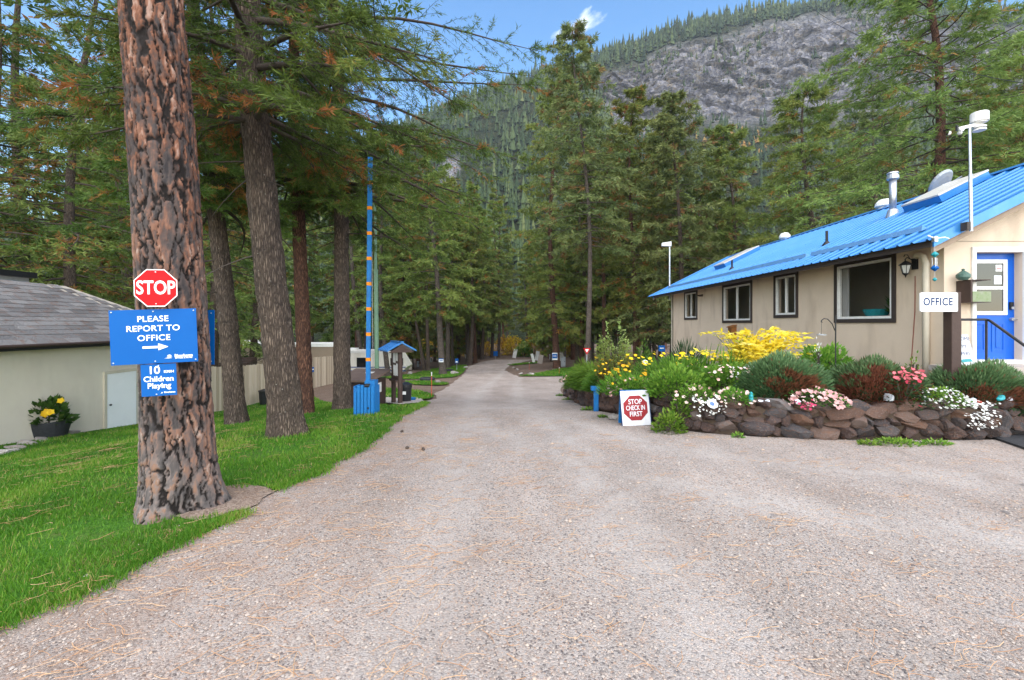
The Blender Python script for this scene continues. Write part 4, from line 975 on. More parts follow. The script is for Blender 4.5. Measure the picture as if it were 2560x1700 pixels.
# ---------------------------------------------------------------- signs on the big pine
def plate(mb, poly, t):      # poly (x,z) facing -y
    return mb.prism(poly, -t / 2, t / 2)
def sign_root(name, px, py, Y, yaw, roll, label, cat='sign'):
    e = empty(name, P(px, py, Y)); e.rotation_euler = (0, math.radians(-roll), math.radians(yaw))
    return tag(e, label, cat)
FRONT = (math.radians(90), 0, 0)
def octo(r): return [(r * math.cos(math.radians(22.5 + 45 * i)) / math.cos(math.radians(22.5)), r * math.sin(math.radians(22.5 + 45 * i)) / math.cos(math.radians(22.5))) for i in range(8)]
def rect(w, h): return [(-w / 2, -h / 2), (w / 2, -h / 2), (w / 2, h / 2), (-w / 2, h / 2)]
def screws(e, pts, y):
    for x, z in pts: MB().lathe([(.006, 0), (.006, .002), (.003, .004)], n=8).build('screw', M['galv'], e, (x, y, z), (math.radians(90), 0, 0))
YAW = 14
e = sign_root('stop_sign', 390, 720, 3.60, YAW, 1.0, 'red octagonal stop sign nailed to the big pine')
plate(MB(), octo(.1525), .004).build('face', M['sign_red'], e)
b = MB(); o, i = octo(.1525), octo(.1455)
for k in range(8): b.add([(o[k][0], -.0042, o[k][1]), (o[(k + 1) % 8][0], -.0042, o[(k + 1) % 8][1]), (i[(k + 1) % 8][0], -.0042, i[(k + 1) % 8][1]), (i[k][0], -.0042, i[k][1])], [(0, 1, 2, 3)])
b.build('border', M['sign_white'], e)
text('STOP', .155, M['sign_white'], e, (0, -.0035, -.002), FRONT, bold=.0030, sx=.74)
screws(e, [(0, .13), (0, -.13)], -.003)

def emblem(e, x, z, s, y):
    b = MB()
    b.prism([(x + s * .5 * math.cos(a), z + s * .5 * math.sin(a)) for a in np.linspace(0, math.pi, 9)], y, y + .001)
    b.prism([(x - s * .85, z - .22 * s), (x - s * .1, z - .12 * s), (x + s * .75, z - .2 * s), (x + s * .2, z - .3 * s)], y, y + .001)
    b.prism([(x - s * 1.25, z - .5 * s), (x - s * .3, z - .34 * s), (x + s * .75, z - .46 * s), (x - s * .1, z - .52 * s)], y, y + .001)
    b.build('emblem', M['sign_white'], e)
e = sign_root('office_direction_sign', 386, 841, 3.62, YAW, 2.2, 'wide blue sign reading please report to office with arrow')
plate(MB(), rect(.615, .445), .004).build('face', M['sign_blue'], e)
text('PLEASE', .067, M['sign_white'], e, (-.004, -.0035, .143), FRONT, bold=.0008, sx=1.02, sp=1.06)
text('REPORT TO', .067, M['sign_white'], e, (-.004, -.0035, .065), FRONT, bold=.0008, sx=1.02, sp=1.06)
text('OFFICE', .067, M['sign_white'], e, (-.002, -.0035, -.013), FRONT, bold=.0008, sx=1.04, sp=1.06)
MB().prism([(-.085, -.097), (.026, -.097), (.026, -.115), (.098, -.088), (.026, -.058), (.026, -.079), (-.085, -.079)], -.0048, -.0028).build('arrow', M['sign_white'], e)
emblem(e, .102, -.170, .030, -.0045)
text('Riverhaven', .036, M['sign_white'], e, (.205, -.0035, -.168), FRONT, bold=.001, sx=.82)
text('RV PARK & MOTEL', .013, M['sign_white'], e, (.205, -.0035, -.187), FRONT, bold=.0004, sx=1.15)
screws(e, [(-.29, .205), (.29, .205), (0, .205), (-.29, -.205), (.29, -.205), (0, -.205)], -.003)

e = sign_root('speed_sign', 397, 950, 3.63, YAW, 1.8, 'small blue sign reading 10 km/h children playing')
plate(MB(), rect(.252, .262), .004).build('face', M['sign_blue'], e, (0, .0035, 0))
text('10', .088, M['sign_white'], e, (-.032, .000, .080), FRONT, bold=.0018)
text('KM/H', .030, M['sign_white'], e, (.074, .000, .066), FRONT, bold=.0006)
text('Children', .062, M['sign_white'], e, (0, .000, .008), FRONT, bold=.0010, sx=.99)
text('Playing', .062, M['sign_white'], e, (.002, .000, -.048), FRONT, bold=.0010, sx=.99)
emblem(e, .02, -.106, .010, -.001)
text('Riverhaven', .018, M['sign_white'], e, (.075, .000, -.104), FRONT, bold=.0006)
screws(e, [(0, .118), (-.02, -.118)], .0015)

e = sign_root('outbound_sign', 486, 843, 4.40, 0, 0, 'edge of a blue sign on the far side of the big pine')
plate(MB(), rect(.40, .545), .006).build('face', M['sign_blue'], e)
screws(e, [(.17, .24), (.17, -.24)], -.004)

# ---------------------------------------------------------------- the low house on the left
HX = -11.75
e = empty('low_house', (HX, 12, Z(HX, 12)))
def H_(mb, name, mat, parent=e, **k):
    """build in world coordinates under the house"""
    o = mb.build(name, mat, parent, **k); o.location = -Vector(e.location) if parent is e else (0, 0, 0); return o
ze = 1.47 - .35 + .03            # eave height
zr_ = 2.86
HY0, HY1 = 2.0, 16.5
H_(MB().bx(HX - 5.0, HX, HY0, HY1, -2.6, ze - .04), 'wall', M['stucco2'])
EX, EY = HX + .32, HY1 + .35
RX, RY = HX - 2.5, EY - 2.82
ov = Vector(e.location)
roof = H_(MB().add([(EX, HY0 - .3, ze), (EX, EY, ze), (RX, RY, zr_), (RX, HY0 - .3, zr_), (2 * RX - EX, EY, ze), (2 * RX - EX, HY0 - .3, ze)], [(0, 1, 2, 3), (1, 4, 2), (4, 5, 3, 2), (0, 3, 5), (0, 5, 4, 1)]), 'roof', M['room'])
H_(MB().bx(EX - .02, EX + .025, HY0 - .3, EY, ze - .12, ze + .005), 'fascia', M['black'])
H_(MB().tube([(EX + .055, HY0 - .3, ze - .015), (EX + .055, EY, ze - .015)], .042, 8), 'gutter', M['brown'])
H_(MB().bx(HX - .002, EX - .02, HY0 - .3, EY - .02, ze - .06, ze - .03), 'soffit', M['soffit'])
# shingles on the slope that faces the drive: rows of tabs, each lying on the row below
sl = Vector((RX - EX, 0, zr_ - ze)); slen = sl.length; sl.normalize(); nrm = Vector((-sl.z, 0, sl.x)); nrm = nrm if nrm.z > 0 else -nrm
tabs = []
NR = 15; ex = slen / NR
rngp = random.Random(5)
for r in range(NR):
    y = 8.2 + (r % 2) * .2 - rngp.uniform(0, .1)
    ylim = EY - (r + .5) / NR * (EY - RY)
    while y < ylim - .1:
        w = min(.40, ylim - y)
        tabs.append((r, y, w)); y += .405
tabs.sort(key=lambda t: (t[1] / 14) + t[0] * .02)
sme = {}
def tab_mesh(w):
    if w not in sme:
        b = MB(); b.add([(0, 0, 0), (0, w, 0), (ex * 1.12, w, 0), (ex * 1.12, 0, 0), (0, 0, .013), (0, w, .013), (ex * 1.12, w, .003), (ex * 1.12, 0, .003)], [(0, 3, 2, 1), (4, 5, 6, 7), (0, 1, 5, 4), (1, 2, 6, 5), (2, 3, 7, 6), (3, 0, 4, 7)])
        sme[w] = b.mesh('shingle'); sme[w].materials.append(M['shingle'])
    return sme[w]
Mr = Matrix((sl, Vector((0, 1, 0)), nrm)).transposed().to_euler()
extra = MB()
for i, (r, y, w) in enumerate(tabs):
    p = Vector((EX, y, ze)) + sl * (r * ex) + nrm * (.004 + .006 * rngp.random()) + Vector((.03, 0, 0)) * (r == 0)
    if i < 300:
        o = bpy.data.objects.new('shingle', tab_mesh(round(w, 2))); COL.objects.link(o); o.parent = roof; o.location = p; o.rotation_euler = Mr
    else:
        Mq = Mr.to_matrix(); extra.add([p + Mq @ Vector(v) for v in [(0, 0, 0), (0, w, 0), (ex * 1.12, w, 0), (ex * 1.12, 0, 0), (0, 0, .013), (0, w, .013), (ex * 1.12, w, .003), (ex * 1.12, 0, .003)]], [(0, 3, 2, 1), (4, 5, 6, 7), (0, 1, 5, 4), (1, 2, 6, 5), (2, 3, 7, 6), (3, 0, 4, 7)])
if extra.v: extra.build('shingle_rows', M['shingle'], roof)['kind'] = 'stuff'
cpos = P(10, 690, 13.0)
ch = H_(MB().bx(cpos.x - .35, cpos.x + .30, 12.4, 13.4, 2.4, 3.05), 'chimney', M['grey_metal'], e)
H_(MB().bx(cpos.x - .48, cpos.x + .43, 12.28, 13.52, 3.05, 3.22), 'chimney_cap', M['black'], e)
zd = Z(HX, 13.2)
d = H_(MB().bx(HX - .01, HX + .035, 12.72, 13.72, zd - .1, zd + 1.62), 'door', pmat('door_white', (.90, .91, .92), (.86, .87, .88), .5, 5))
H_(MB().bx(HX, HX + .05, 12.64, 12.72, zd - .1, zd + 1.70), 'door_frame', M['cream'])
H_(MB().bx(HX, HX + .05, 12.72, 13.72, zd + 1.62, zd + 1.70), 'door_frame', M['cream'])
MB().lathe([(.012, 0), (.012, .03), (.028, .035), (.028, .06), (.01, .07)], n=10).build('handle', M['black'], d, (HX + .034, 12.80, zd + .72), (0, math.radians(90), 0))
tag(e, 'low cream house with grey shingle roof at the left edge', 'house')

# edging stones, planter and garden stakes before the house
rock_meshes = []
def rock_mesh(seed, box=.75):
    rng = np.random.default_rng(seed)
    bm = bmesh.new(); bmesh.ops.create_icosphere(bm, subdivisions=2, radius=1.0)
    pl = [unit(rng.normal(0, 1, 3)) for _ in range(11)]; pd = [rng.uniform(.55, .82) for _ in range(11)]
    for v in bm.verts:
        c = np.array(v.co)
        c = np.sign(c) * np.abs(c) ** box; c = c / np.max(np.abs(c)) ** .5
        for q, dd in zip(pl, pd):
            t = c @ q
            if t > dd: c = c - q * (t - dd) * .97
        c = c * (1 + rng.uniform(-.05, .05))
        v.co = c
    me = bpy.data.meshes.new('stone'); bm.to_mesh(me); bm.free()
    co = np.array([v.co for v in me.vertices]); mn, mxx = co.min(0), co.max(0)
    co = (co - (mn + mxx) / 2) / (mxx - mn); me.vertices.foreach_set('co', co.astype(np.float32).ravel())
    return me
rock_meshes = [rock_mesh(500 + i) for i in range(12)]
for m_ in rock_meshes: m_.materials.append(M['rock'])
pale_meshes = [m_.copy() for m_ in rock_meshes[:5]]
for m_ in pale_meshes: m_.materials.clear(); m_.materials.append(M['pale_rock'])
def stone(name, me, loc, dims, rot, parent=None):
    o = bpy.data.objects.new(name, me); COL.objects.link(o); o.location = loc; o.scale = dims; o.rotation_euler = rot
    if parent: o.parent = parent
    return o
R_ = random.Random(9)
for i, (px, py, s) in enumerate([(8, 1136, .40), (40, 1124, .36), (72, 1112, .34), (104, 1103, .32), (140, 1092, .34), (170, 1086, .40), (205, 1077, .3), (232, 1068, .34), (262, 1064, .28), (290, 1061, .26)]):
    p = G(px, py)
    tag(stone('edging_stone', pale_meshes[i % 5], (p.x, p.y, p.z + s * .09), (s * 1.2, s * .8, s * .42), (R_.uniform(-.2, .2), R_.uniform(-.2, .2), R_.uniform(0, 6))), 'grey stone edging the lawn before the low house', 'stone', 'stones edging the house bed')

# generic leafy plant ------------------------------------------------------
def leaves(name, pts, dirs, ln, wd, tone, mat, parent=None, fold=.0, loc=None):
    """one quad leaf per point (kite)"""
    n = len(pts); d = unit(dirs)
    rng = np.random.default_rng(n)
    s = unit(np.cross(d, rng.normal(0, .55, (n, 3)) + np.array([0, 0, 1.0])))
    up = np.cross(s, d)
    ln = np.broadcast_to(ln, n)[:, None]; wd = np.broadcast_to(wd, n)[:, None]
    A = pts; B = pts + d * ln * .45 + s * wd * .5 + up * fold * wd; C = pts + d * ln; D = pts + d * ln * .45 - s * wd * .5 + up * fold * wd
    V = np.stack([A, B, C, D], 1).reshape(-1, 3)
    me = mesh_np(name, V, np.arange(n * 4).reshape(n, 4), tone=tone)
    return link(name, me, parent, loc, mats=mat)
def flowers(name, pts, r, mat, parent, seed=0, petals=6, tilt=.5, cone=.25, face=None):
    """small flower heads: fans of petals"""
    rng = np.random.default_rng(seed); n = len(pts)
    nn = np.array([0, 0, 1.0]) + rng.normal(0, tilt, (n, 3)) + (np.array(face) if face is not None else 0); nn = unit(nn)
    a = unit(np.cross(nn, rng.normal(0, 1, (n, 3)))); b = np.cross(nn, a)
    r = r * rng.uniform(.75, 1.25, n)
    V = [pts]
    for k in range(petals * 2):
        t = k * math.pi / petals; q = r * (1 if k % 2 == 0 else .72)
        V.append(pts + (a * math.cos(t) + b * math.sin(t)) * q[:, None] + nn * (q * cone)[:, None])
    V = np.stack(V, 1); m_ = petals * 2 + 1
    tri = np.array([[0, 1 + k, 1 + (k + 1) % (petals * 2)] for k in range(petals * 2)])
    T = (tri[None] + (np.arange(n) * m_)[:, None, None]).reshape(-1, 3)
    me = mesh_np(name, V.reshape(-1, 3), T=T, tone=np.repeat(rng.uniform(0, 1, n), petals * 2))
    return link(name, me, parent, mats=mat)
def dome(n, rx, ry, h, seed, inner=.55, squash=1.0):
    rng = np.random.default_rng(seed)
    v = unit(rng.normal(0, 1, (n, 3))); v[:, 2] = np.abs(v[:, 2])
    r = (rng.uniform(inner ** 3, 1, n)) ** (1 / 3)
    lump = 1 + .14 * np.sin(v[:, 0] * 5 + seed) * np.cos(v[:, 1] * 6 + seed * 2)
    return v * r[:, None] * lump[:, None] * np.array([rx, ry, h]), v
GREENS = [(0.0, (.020, .060, .012)), (.4, (.050, .125, .020)), (.75, (.10, .20, .035)), (1.0, (.20, .30, .06))]
M['leaf_green'] = leafmat('leaf_green', GREENS, .35)
M['leaf_lush'] = leafmat('leaf_lush', [(0.0, (.045, .12, .014)), (.5, (.11, .24, .026)), (1.0, (.27, .41, .06))], .4)
M['leaf_dark'] = leafmat('leaf_dark', [(0.0, (.012, .035, .014)), (.5, (.030, .075, .024)), (1.0, (.075, .13, .05))], .25)
M['f_yellow'] = leafmat('petal_yellow', [(0.0, (.72, .42, .008)), (1.0, (.85, .60, .02))], .3)
M['f_pink'] = leafmat('petal_pink', [(0.0, (.70, .36, .34)), (.5, (.78, .50, .46)), (1.0, (.80, .66, .62))], .3)
M['f_white'] = leafmat('petal_white', [(0.0, (.66, .68, .66)), (1.0, (.82, .82, .78))], .3)
M['f_coral'] = leafmat('petal_coral', [(0.0, (.70, .13, .15)), (1.0, (.80, .24, .24))], .3)
M['f_red'] = leafmat('petal_red', [(0.0, (.45, .03, .07)), (1.0, (.60, .06, .12))], .3)

pp = G(122, 1094)
e = empty('planter', (pp.x, pp.y, pp.z - .02), .3)
b = MB(); b.lathe([(.30, 0), (.33, .02), (.40, .30), (.42, .42), (.42, .45), (.37, .45), (.36, .38)], n=24).build('barrel', M['rubber'], e)
MB().lathe([(.345, .38), (.02, .39)], n=20).build('soil', M['soil'], e)
tag(e, 'dark round planter tub on the lawn by the low house', 'planter')
e2 = empty('potted_flower', (pp.x, pp.y, pp.z + .36))
q, v = dome(420, .42, .42, .62, 71, .45)
leaves('foliage', q, v + np.array([0, 0, .1]), .17, .12, np.clip(np.random.default_rng(1).normal(.45, .2, 420), 0, 1), M['leaf_green'], e2)
MB().tube([(0, 0, 0), (.02, 0, .4)], .02, 5).build('stem', M['limb'], e2)
f = np.array([[.27, -.30, .34], [.32, -.26, .33], [.36, -.05, .58], [.24, -.33, .30]]); flowers('blossom', f, .085, M['f_yellow'], e2, 3, 5, .3, .3, (1.2, -1.2, 0))
tag(e2, 'leafy green plant with yellow blooms in the dark tub', 'plant')
p = G(221, 1068)
e = empty('tiki_torch', p); MB().tube([(0, 0, -.05), (0, 0, .38)], .012, 6).build('stake', M['limb'], e); MB().lathe([(.03, .36), (.085, .46), (.10, .60), (.07, .66), (.02, .67)], n=12).build('burner', M['brown'], e)
tag(e, 'brown cone garden torch by the low house wall', 'torch')
p = G(277, 1062)
e = empty('garden_light', p); MB().tube([(0, 0, -.05), (0, 0, .42)], .012, 6).build('stake', M['black'], e); MB().lathe([(.02, .42), (.05, .44), (.05, .50), (.065, .52), (.02, .55)], n=12).build('lamp_head', M['black'], e)
tag(e, 'thin black solar light before the white side door', 'garden light')

# ---------------------------------------------------------------- tan board fence, trailers
FX = -11.9
e = empty('board_fence', (FX, 17.2, Z(FX, 17.2)))
bme = MB().bx(-.012, .012, -.075, .075, 0, 1.0).mesh('board'); bme.materials.append(M['fence_board'])
y = 17.0; i = 0
while y < 31.2:
    o = bpy.data.objects.new('board', bme); COL.objects.link(o); o.parent = e
    z = Z(FX, y); h = 1.83 + R_.uniform(-.015, .015)
    o.location = (.014 * (i % 2) + R_.uniform(-.004, .004), y - 17.2, z - .03 - e.location.z); o.scale = (1, R_.uniform(.90, .97), h); o.rotation_euler = (0, 0, R_.uniform(-.02, .02))
    y += .155; i += 1
for y0 in range(17, 31, 2):
    z0, z1 = Z(FX, y0), Z(FX, y0 + 2)
    for hz in (.35, 1.45): MB().bar((-.05, y0 - 17.2, z0 + hz - e.location.z), (-.05, y0 - 15.2, z1 + hz - e.location.z), .04, .09).build('rail', M['fence'], e)
    MB().bx(-.16, -.07, y0 - 17.24, y0 - 17.15, z0 - .1 - e.location.z, z0 + 1.75 - e.location.z).build('post', M['fence'], e)
tag(e, 'tan vertical board fence behind the lawn firs', 'fence')
p = Vector((FX + .03, 26.2, Z(FX, 26.2) + 1.1))
e = empty('site_plate', p); MB().bx(0, .012, -.16, .16, -.15, .15).build('face', M['sign_blue'], e); MB().bx(.012, .014, -.11, .11, -.03, .04).build('lettering', M['sign_white'], e)
tag(e, 'little blue plate on the tan fence', 'sign')
p = G(675, 1008)
e = empty('waste_bin', (-11.2, 20.0, Z(-11.2, 20.0))); MB().lathe([(.24, 0), (.28, .6), (.30, .62), (.30, .66), (.1, .72)], n=16).build('drum', M['black'], e)
tag(e, 'black bin standing against the tan fence', 'bin')

def trailer(name, x0, x1, y0, y1, z, h, body, label, windows, stripe, nose=0.0, extras=True):
    e = empty(name, ((x0 + x1) / 2, (y0 + y1) / 2, z)); cx, cy = e.location.x, e.location.y
    w, d_ = (x1 - x0), (y1 - y0)
    pr = [(-w / 2, .45), (w / 2 - nose * .35, .45), (w / 2, 1.1), (w / 2 - nose * .55, h - .12), (w / 2 - nose * .75, h), (-w / 2 + .15, h), (-w / 2, h - .15)]
    MB().prism(pr, -d_ / 2, d_ / 2).build('body', M[body], e, bevel=.03)
    MB().bx(-w / 2 + .05, w / 2 - nose * .8, -d_ / 2 - .03, d_ / 2 + .03, h - .16, h + .09).build('roof', M['white'], e)
    if stripe:
        for zz in stripe: MB().bx(-w / 2 + .05, w / 2 - .15, -d_ / 2 - .012, -d_ / 2 - .002, zz, zz + .10).build('stripe', M['rv_blue'], e)
    for (a, c, zb, zt) in windows:
        f = MB().bx(a, c, -d_ / 2 - .02, -d_ / 2 - .004, zb, zt).build('window', M['black'], e)
        MB().bx(a + .07, c - .07, -d_ / 2 - .026, -d_ / 2 - .021, zb + .07, zt - .07).build('pane', M['glass_dark'], f)
    for k in (-.5, .4):
        wh = MB().tube([(k, -d_ / 2 + .02, .36), (k, -d_ / 2 + .22, .36)], .36, 18).build('wheel', M['rubber'], e)
        MB().tube([(k, -d_ / 2 + .0, .36), (k, -d_ / 2 + .05, .36)], .2, 14).build('rim', M['galv'], wh)
    for k in (-w * .42, w * .36): MB().bx(k - .06, k + .06, -.3, .3, 0, .46).build('jack', M['grey_metal'], e)
    if extras:
        MB().lathe([(.30, 0), (.33, .1), (.26, .30), (.1, .36)], n=14).build('roof_vent', M['white'], e, (w * .18, 0, h + .09))
        MB().bx(-w * .3, -w * .18, -.35, .35, h + .09, h + .3).build('air_conditioner', M['white'], e)
    return tag(e, label, 'camper trailer', 'trailers behind the fence')
zt_ = -3.75
trailer('camper_trailer', -18.6, -10.6, 44.5, 47.0, zt_, 2.62, 'rv_white', 'white camper trailer with blue stripe and slanted nose', [(-1.1, .25, 1.05, 2.0), (4.2 - 1.9, 4.2 - .6, 1.2, 1.95)], [.62, .98], 1.6)
trailer('camper_trailer', -23.0, -13.4, 33.3, 35.8, -2.62, 2.70, 'rv_tan', 'long tan trailer with white roof edge above the board fence', [(1.0, 2.2, 1.2, 1.9)], None, 0.0)
e = empty('lumber_rack', (-15.0, 24.0, Z(-15.0, 24.0)))
for k in range(3): MB().bx(-.8, .8, -.3 + .3 * k - .12, -.3 + .3 * k + .12, 1.55 + .12 * k, 1.68 + .12 * k).build('plank', M['brown'], e)
for k in (-.7, .7): MB().bx(k - .06, k + .06, -.4, .5, 0, 1.55).build('upright', M['limb'], e)
MB().bar((1.0, 0, 1.75), (2.2, 0, 2.15), .05, .05).build('pole', M['limb'], e)
tag(e, 'rack of brown lumber showing above the fence', 'lumber rack')

# ---------------------------------------------------------------- barrier, flagpole, box, notice board
p = G(917, 1037)
e = empty('barrier_gate', p)
bw, bh = .46, .60
box = MB().bx(-.19, .19, -.17, .17, 0, bh).build('housing', M['blue_paint'], e)
bd = MB().bx(-.030, .030, -.016, .016, 0, 1).mesh('slat', .004); bd.materials.append(M['blue_paint'])
for k in range(6):
    o = bpy.data.objects.new('slat', bd); COL.objects.link(o); o.parent = box; o.location = (-.18 + k * .072, -.188, 0.0); hz = bh + (.03, .05, .06, .03, .05, .04)[k]; o.scale = (1, 1, hz - (.12 if k == 0 else 0))
for k in range(4):
    for s_ in (-1, 1):
        o = bpy.data.objects.new('slat', bd); COL.objects.link(o); o.parent = box; o.location = (.208 * s_, -.135 + k * .09, 0); o.rotation_euler = (0, 0, math.radians(90)); o.scale = (1, 1, bh + .03)
MB().bx(.0, .21, -.14, .10, bh, bh + .14).build('head', M['blue_paint'], e)
MB().tube([(.02, -.17, bh + .04), (.12, -.17, bh + .04)], .045, 10).build('pivot', M['black'], e)
arm = MB().bar((.06, -.10, bh - .05), (.105, -.10, 5.43), .055, .085).build('arm', M['blue_paint'], e)
for k in range(9):
    z = .62 + k * .53; xx = .06 + .045 * (z - bh + .05) / 4.93
    MB().bx(xx - .045, xx + .045, -.13, -.07, z, z + .07).build('tape_band', M['orange'], arm)
MB().bx(.08, .11, -.212, -.204, .16, .20).build('latch', M['black'], e)
tag(e, 'raised blue barrier arm with orange bands on slatted housing', 'barrier')
p = G(940, 995)
e = empty('flag_pole', P(943, 978, 16.0)); e.location.z = Z(e.location.x, 16.0)
MB().tube([(0, 0, 0), (-.05, 0, 4.8)], .075, 10).build('lower_tube', M['green_metal'], e)
MB().tube([(-.05, 0, 4.8), (-.10, 0, 8.6)], .05, 10).build('upper_tube', M['green_metal'], e)
for z in (1.2, 2.6, 4.4): MB().tube([(-.01 * z, 0, z), (-.01 * z, 0, z + .06)], .085, 10).build('collar', M['green_metal'], e)
for s_ in (-.14,): MB().tube([(s_, 0, .3), (s_ - .08, 0, 8.4)], .012, 5).build('halyard', M['grey_metal'], e)
tag(e, 'slender green metal flag pole behind the barrier', 'pole')

pb = G(903, 1010); pb = Vector((-4.32, 12.9, Z(-4.32, 12.9)))
e = empty('garbage_box', pb, math.radians(-6))
MB().prism([(-.50, 0), (.42, 0), (.42, .80), (-.50, .80)], -.55, .55).build('box_body', M['brown'], e)
lid = MB().add([(-.58, -.68, .80), (.50, -.68, .80), (.54, .66, 1.0), (-.58, .66, 1.0), (-.58, -.68, .85), (.50, -.68, .85), (.54, .66, 1.05), (-.58, .66, 1.05)], [(0, 3, 2, 1), (4, 5, 6, 7), (0, 1, 5, 4), (1, 2, 6, 5), (2, 3, 7, 6), (3, 0, 4, 7)]).build('lid', pmat('brown_lid', (.17, .115, .09), (.13, .09, .07), .7, 5), e)
MB().bx(.422, .430, -.3, .2, .42, .70).build('notice', M['white'], e)
MB().bx(.0, .2, .05, .25, .97, 1.0).build('lid_plate', M['white'], lid)
tag(e, 'brown sloping-lid wooden bin behind the barrier', 'storage bin')
pad = [tuple(q[:2]) for q in (G(930, 1003), G(1000, 1013), G(1064, 1007), G(1050, 996), G(1000, 990), G(940, 982))]
tag(sheet('concrete_pad', pad, .03, .3, M['concrete']), 'pale concrete pad under the notice board', kind='structure')

kp = G(992, 1009)
e = empty('notice_kiosk', (kp.x, kp.y, kp.z - .02), math.radians(-58))
h = 1.62
for s_ in (-.32, .32):
    MB().tube([(s_, 0, 0), (s_, 0, h)], .07, 10).build('post', M['brown'], e)
bdp = MB().bx(-.30, .30, -.03, .03, .78, h - .05).build('board', M['brown'], e)
for k, (a, c, z0, z1) in enumerate([(-.27, -.02, 1.25, 1.62), (.02, .26, 1.32, 1.66), (-.24, .02, .86, 1.18), (.05, .25, .88, 1.24)]): MB().bx(a, c, -.036, -.031, z0, z1).build('notice', M['white'], bdp)
for k, (a, c, z0, z1) in enumerate([(-.27, -.02, 1.25, 1.62), (.02, .26, .95, 1.66)]): MB().bx(a, c, .031, .036, z0, z1).build('notice', M['white'], bdp)
MB().bx(-.33, .33, -.14, .14, .70, .76).build('shelf', M['brown'], e)
rz = h + .02
for s_ in (-1, 1):
    rf = MB().add([(-.50, 0, rz + .22), (.50, 0, rz + .22), (.50, s_ * .44, rz - .02), (-.50, s_ * .44, rz - .02), (-.50, 0, rz + .25), (.50, 0, rz + .25), (.50, s_ * .44, rz + .01), (-.50, s_ * .44, rz + .01)], [(0, 1, 2, 3), (4, 5, 6, 7), (0, 1, 5, 4), (1, 2, 6, 5), (2, 3, 7, 6), (3, 0, 4, 7)]).build('roof_panel', M['roof_blue'], e)
    for k in range(5): MB().bar((-.44 + k * .22, s_ * .01, rz + .252), (-.44 + k * .22, s_ * .44, rz + .018), .025, .018).build('rib', M['roof_blue'], rf)
MB().bar((-.52, 0, rz + .26), (.52, 0, rz + .26), .10, .03).build('ridge_cap', M['roof_blue'], e)
for s_ in (-.46, .46): MB().prism([(-.38, rz - .05), (.38, rz - .05), (0, rz + .19)], s_ - .02, s_ + .02).build('gable', M['brown'], e).rotation_euler = (0, 0, math.radians(90))
tag(e, 'little roofed notice board with blue roof on brown posts', 'notice board')
p = G(1003, 1002)
e = empty('litter_bin', (kp.x + .14, kp.y + .55, Z(kp.x + .14, kp.y + .55) + .03)); e.scale = (.8, .8, .8); MB().lathe([(.20, 0), (.23, .55), (.25, .56), (.24, .68), (.08, .76)], n=16).build('drum', M['black'], e); MB().bx(-.1, .06, -.245, -.23, .3, .42).build('label_plate', M['white'], e)
tag(e, 'black litter bin half hidden by the notice board posts', 'bin')
p = G(1024, 1003)
tag(MB().bx(-.19, .19, -.05, .05, 0, .10).build('parking_block', M['blue_paint'], None, (p.x, p.y, p.z + .03), bevel=.015), 'short blue block lying on the concrete pad', 'block')
# ---------------------------------------------------------------- the office
OX, OYF, OYB = 8.0, 8.15, 22.0
XE, ZE, XR, ZR = 7.45, 3.19, 11.63, 5.28
Y0r, Y1r = 7.75, 23.1
XW = 2 * XR - OX
E = empty('office_building', (OX, OYF, 0.0))
def O(mb, name, mat, parent=None, **k):
    o = mb.build(name, mat, parent or E, **k)
    if parent is None: o.location = -Vector(E.location)
    return o
WIN = [(18.97, 20.39, 1.84, 3.13), (14.64, 16.70, 1.69, 3.11), (12.29, 13.42, 1.83, 3.14), (9.157, 10.90, 1.68, 3.14)]
# side wall with window openings
b = MB()
ys = sorted(set([OYF, OYB] + [v for w in WIN for v in (w[0] + .08, w[1] - .08)]))
for a, c in zip(ys[:-1], ys[1:]):
    w = next((w for w in WIN if w[0] - .01 < (a + c) / 2 < w[1]), None)
    if w: b.bx(OX, OX + .16, a, c, -2.0, w[2] + .08); b.bx(OX, OX + .16, a, c, w[3] - .08, 3.40)
    else: b.bx(OX, OX + .16, a, c, -2.0, 3.40)
wall = O(b, 'side_wall', M['stucco'])
DX0, DX1, DZ0, DZ1 = 8.57, 9.45, .93, 2.98
b = MB()
b.bx(OX + .002, DX0, OYF - .003, OYF + .16, -.2, 3.40); b.bx(DX1, XW, OYF - .003, OYF + .16, -.2, 3.40); b.bx(DX0, DX1, OYF - .003, OYF + .16, DZ1, 3.40); b.bx(DX0, DX1, OYF - .003, OYF + .16, -.2, DZ0)
b.prism([(OX + .002, 3.40), (XW, 3.40), (XR, 3.40 + (XR - OX) * .5)], OYF - .003, OYF + .16)
O(b, 'front_wall', M['stucco'])
b = MB(); b.bx(OX, XW, OYB - .16, OYB, -2.0, 3.40); b.prism([(OX, 3.40), (XW, 3.40), (XR, 3.40 + (XR - OX) * .5)], OYB - .16, OYB); O(b, 'back_wall', M['stucco'])
O(MB().bx(XW - .16, XW, OYF + .16, OYB - .16, -2.0, 3.40), 'far_wall', M['stucco'])
O(MB().bx(OX + .16, XW - .16, OYF + .16, OYB - .16, .85, .9), 'floor', M['room'])
O(MB().bx(OX + 1.6, OX + 1.7, OYF + .2, OYB - .2, .9, 3.3), 'inner_wall', M['room'])
O(MB().bx(OX - .004, OX, OYF + 6.5, OYF + 6.512, .0, 3.3), 'wall_joint', M['soffit']); O(MB().bx(OX, XW, OYF - .0065, OYF - .003, 3.175, 3.187), 'wall_joint', M['soffit'])
O(MB().bx(OX - .03, OX + .05, OYB - .06, OYB + .03, -1.9, 3.35), 'corner_board', M['cream'])
tag(E, 'beige stucco office building with a blue metal roof', 'building')
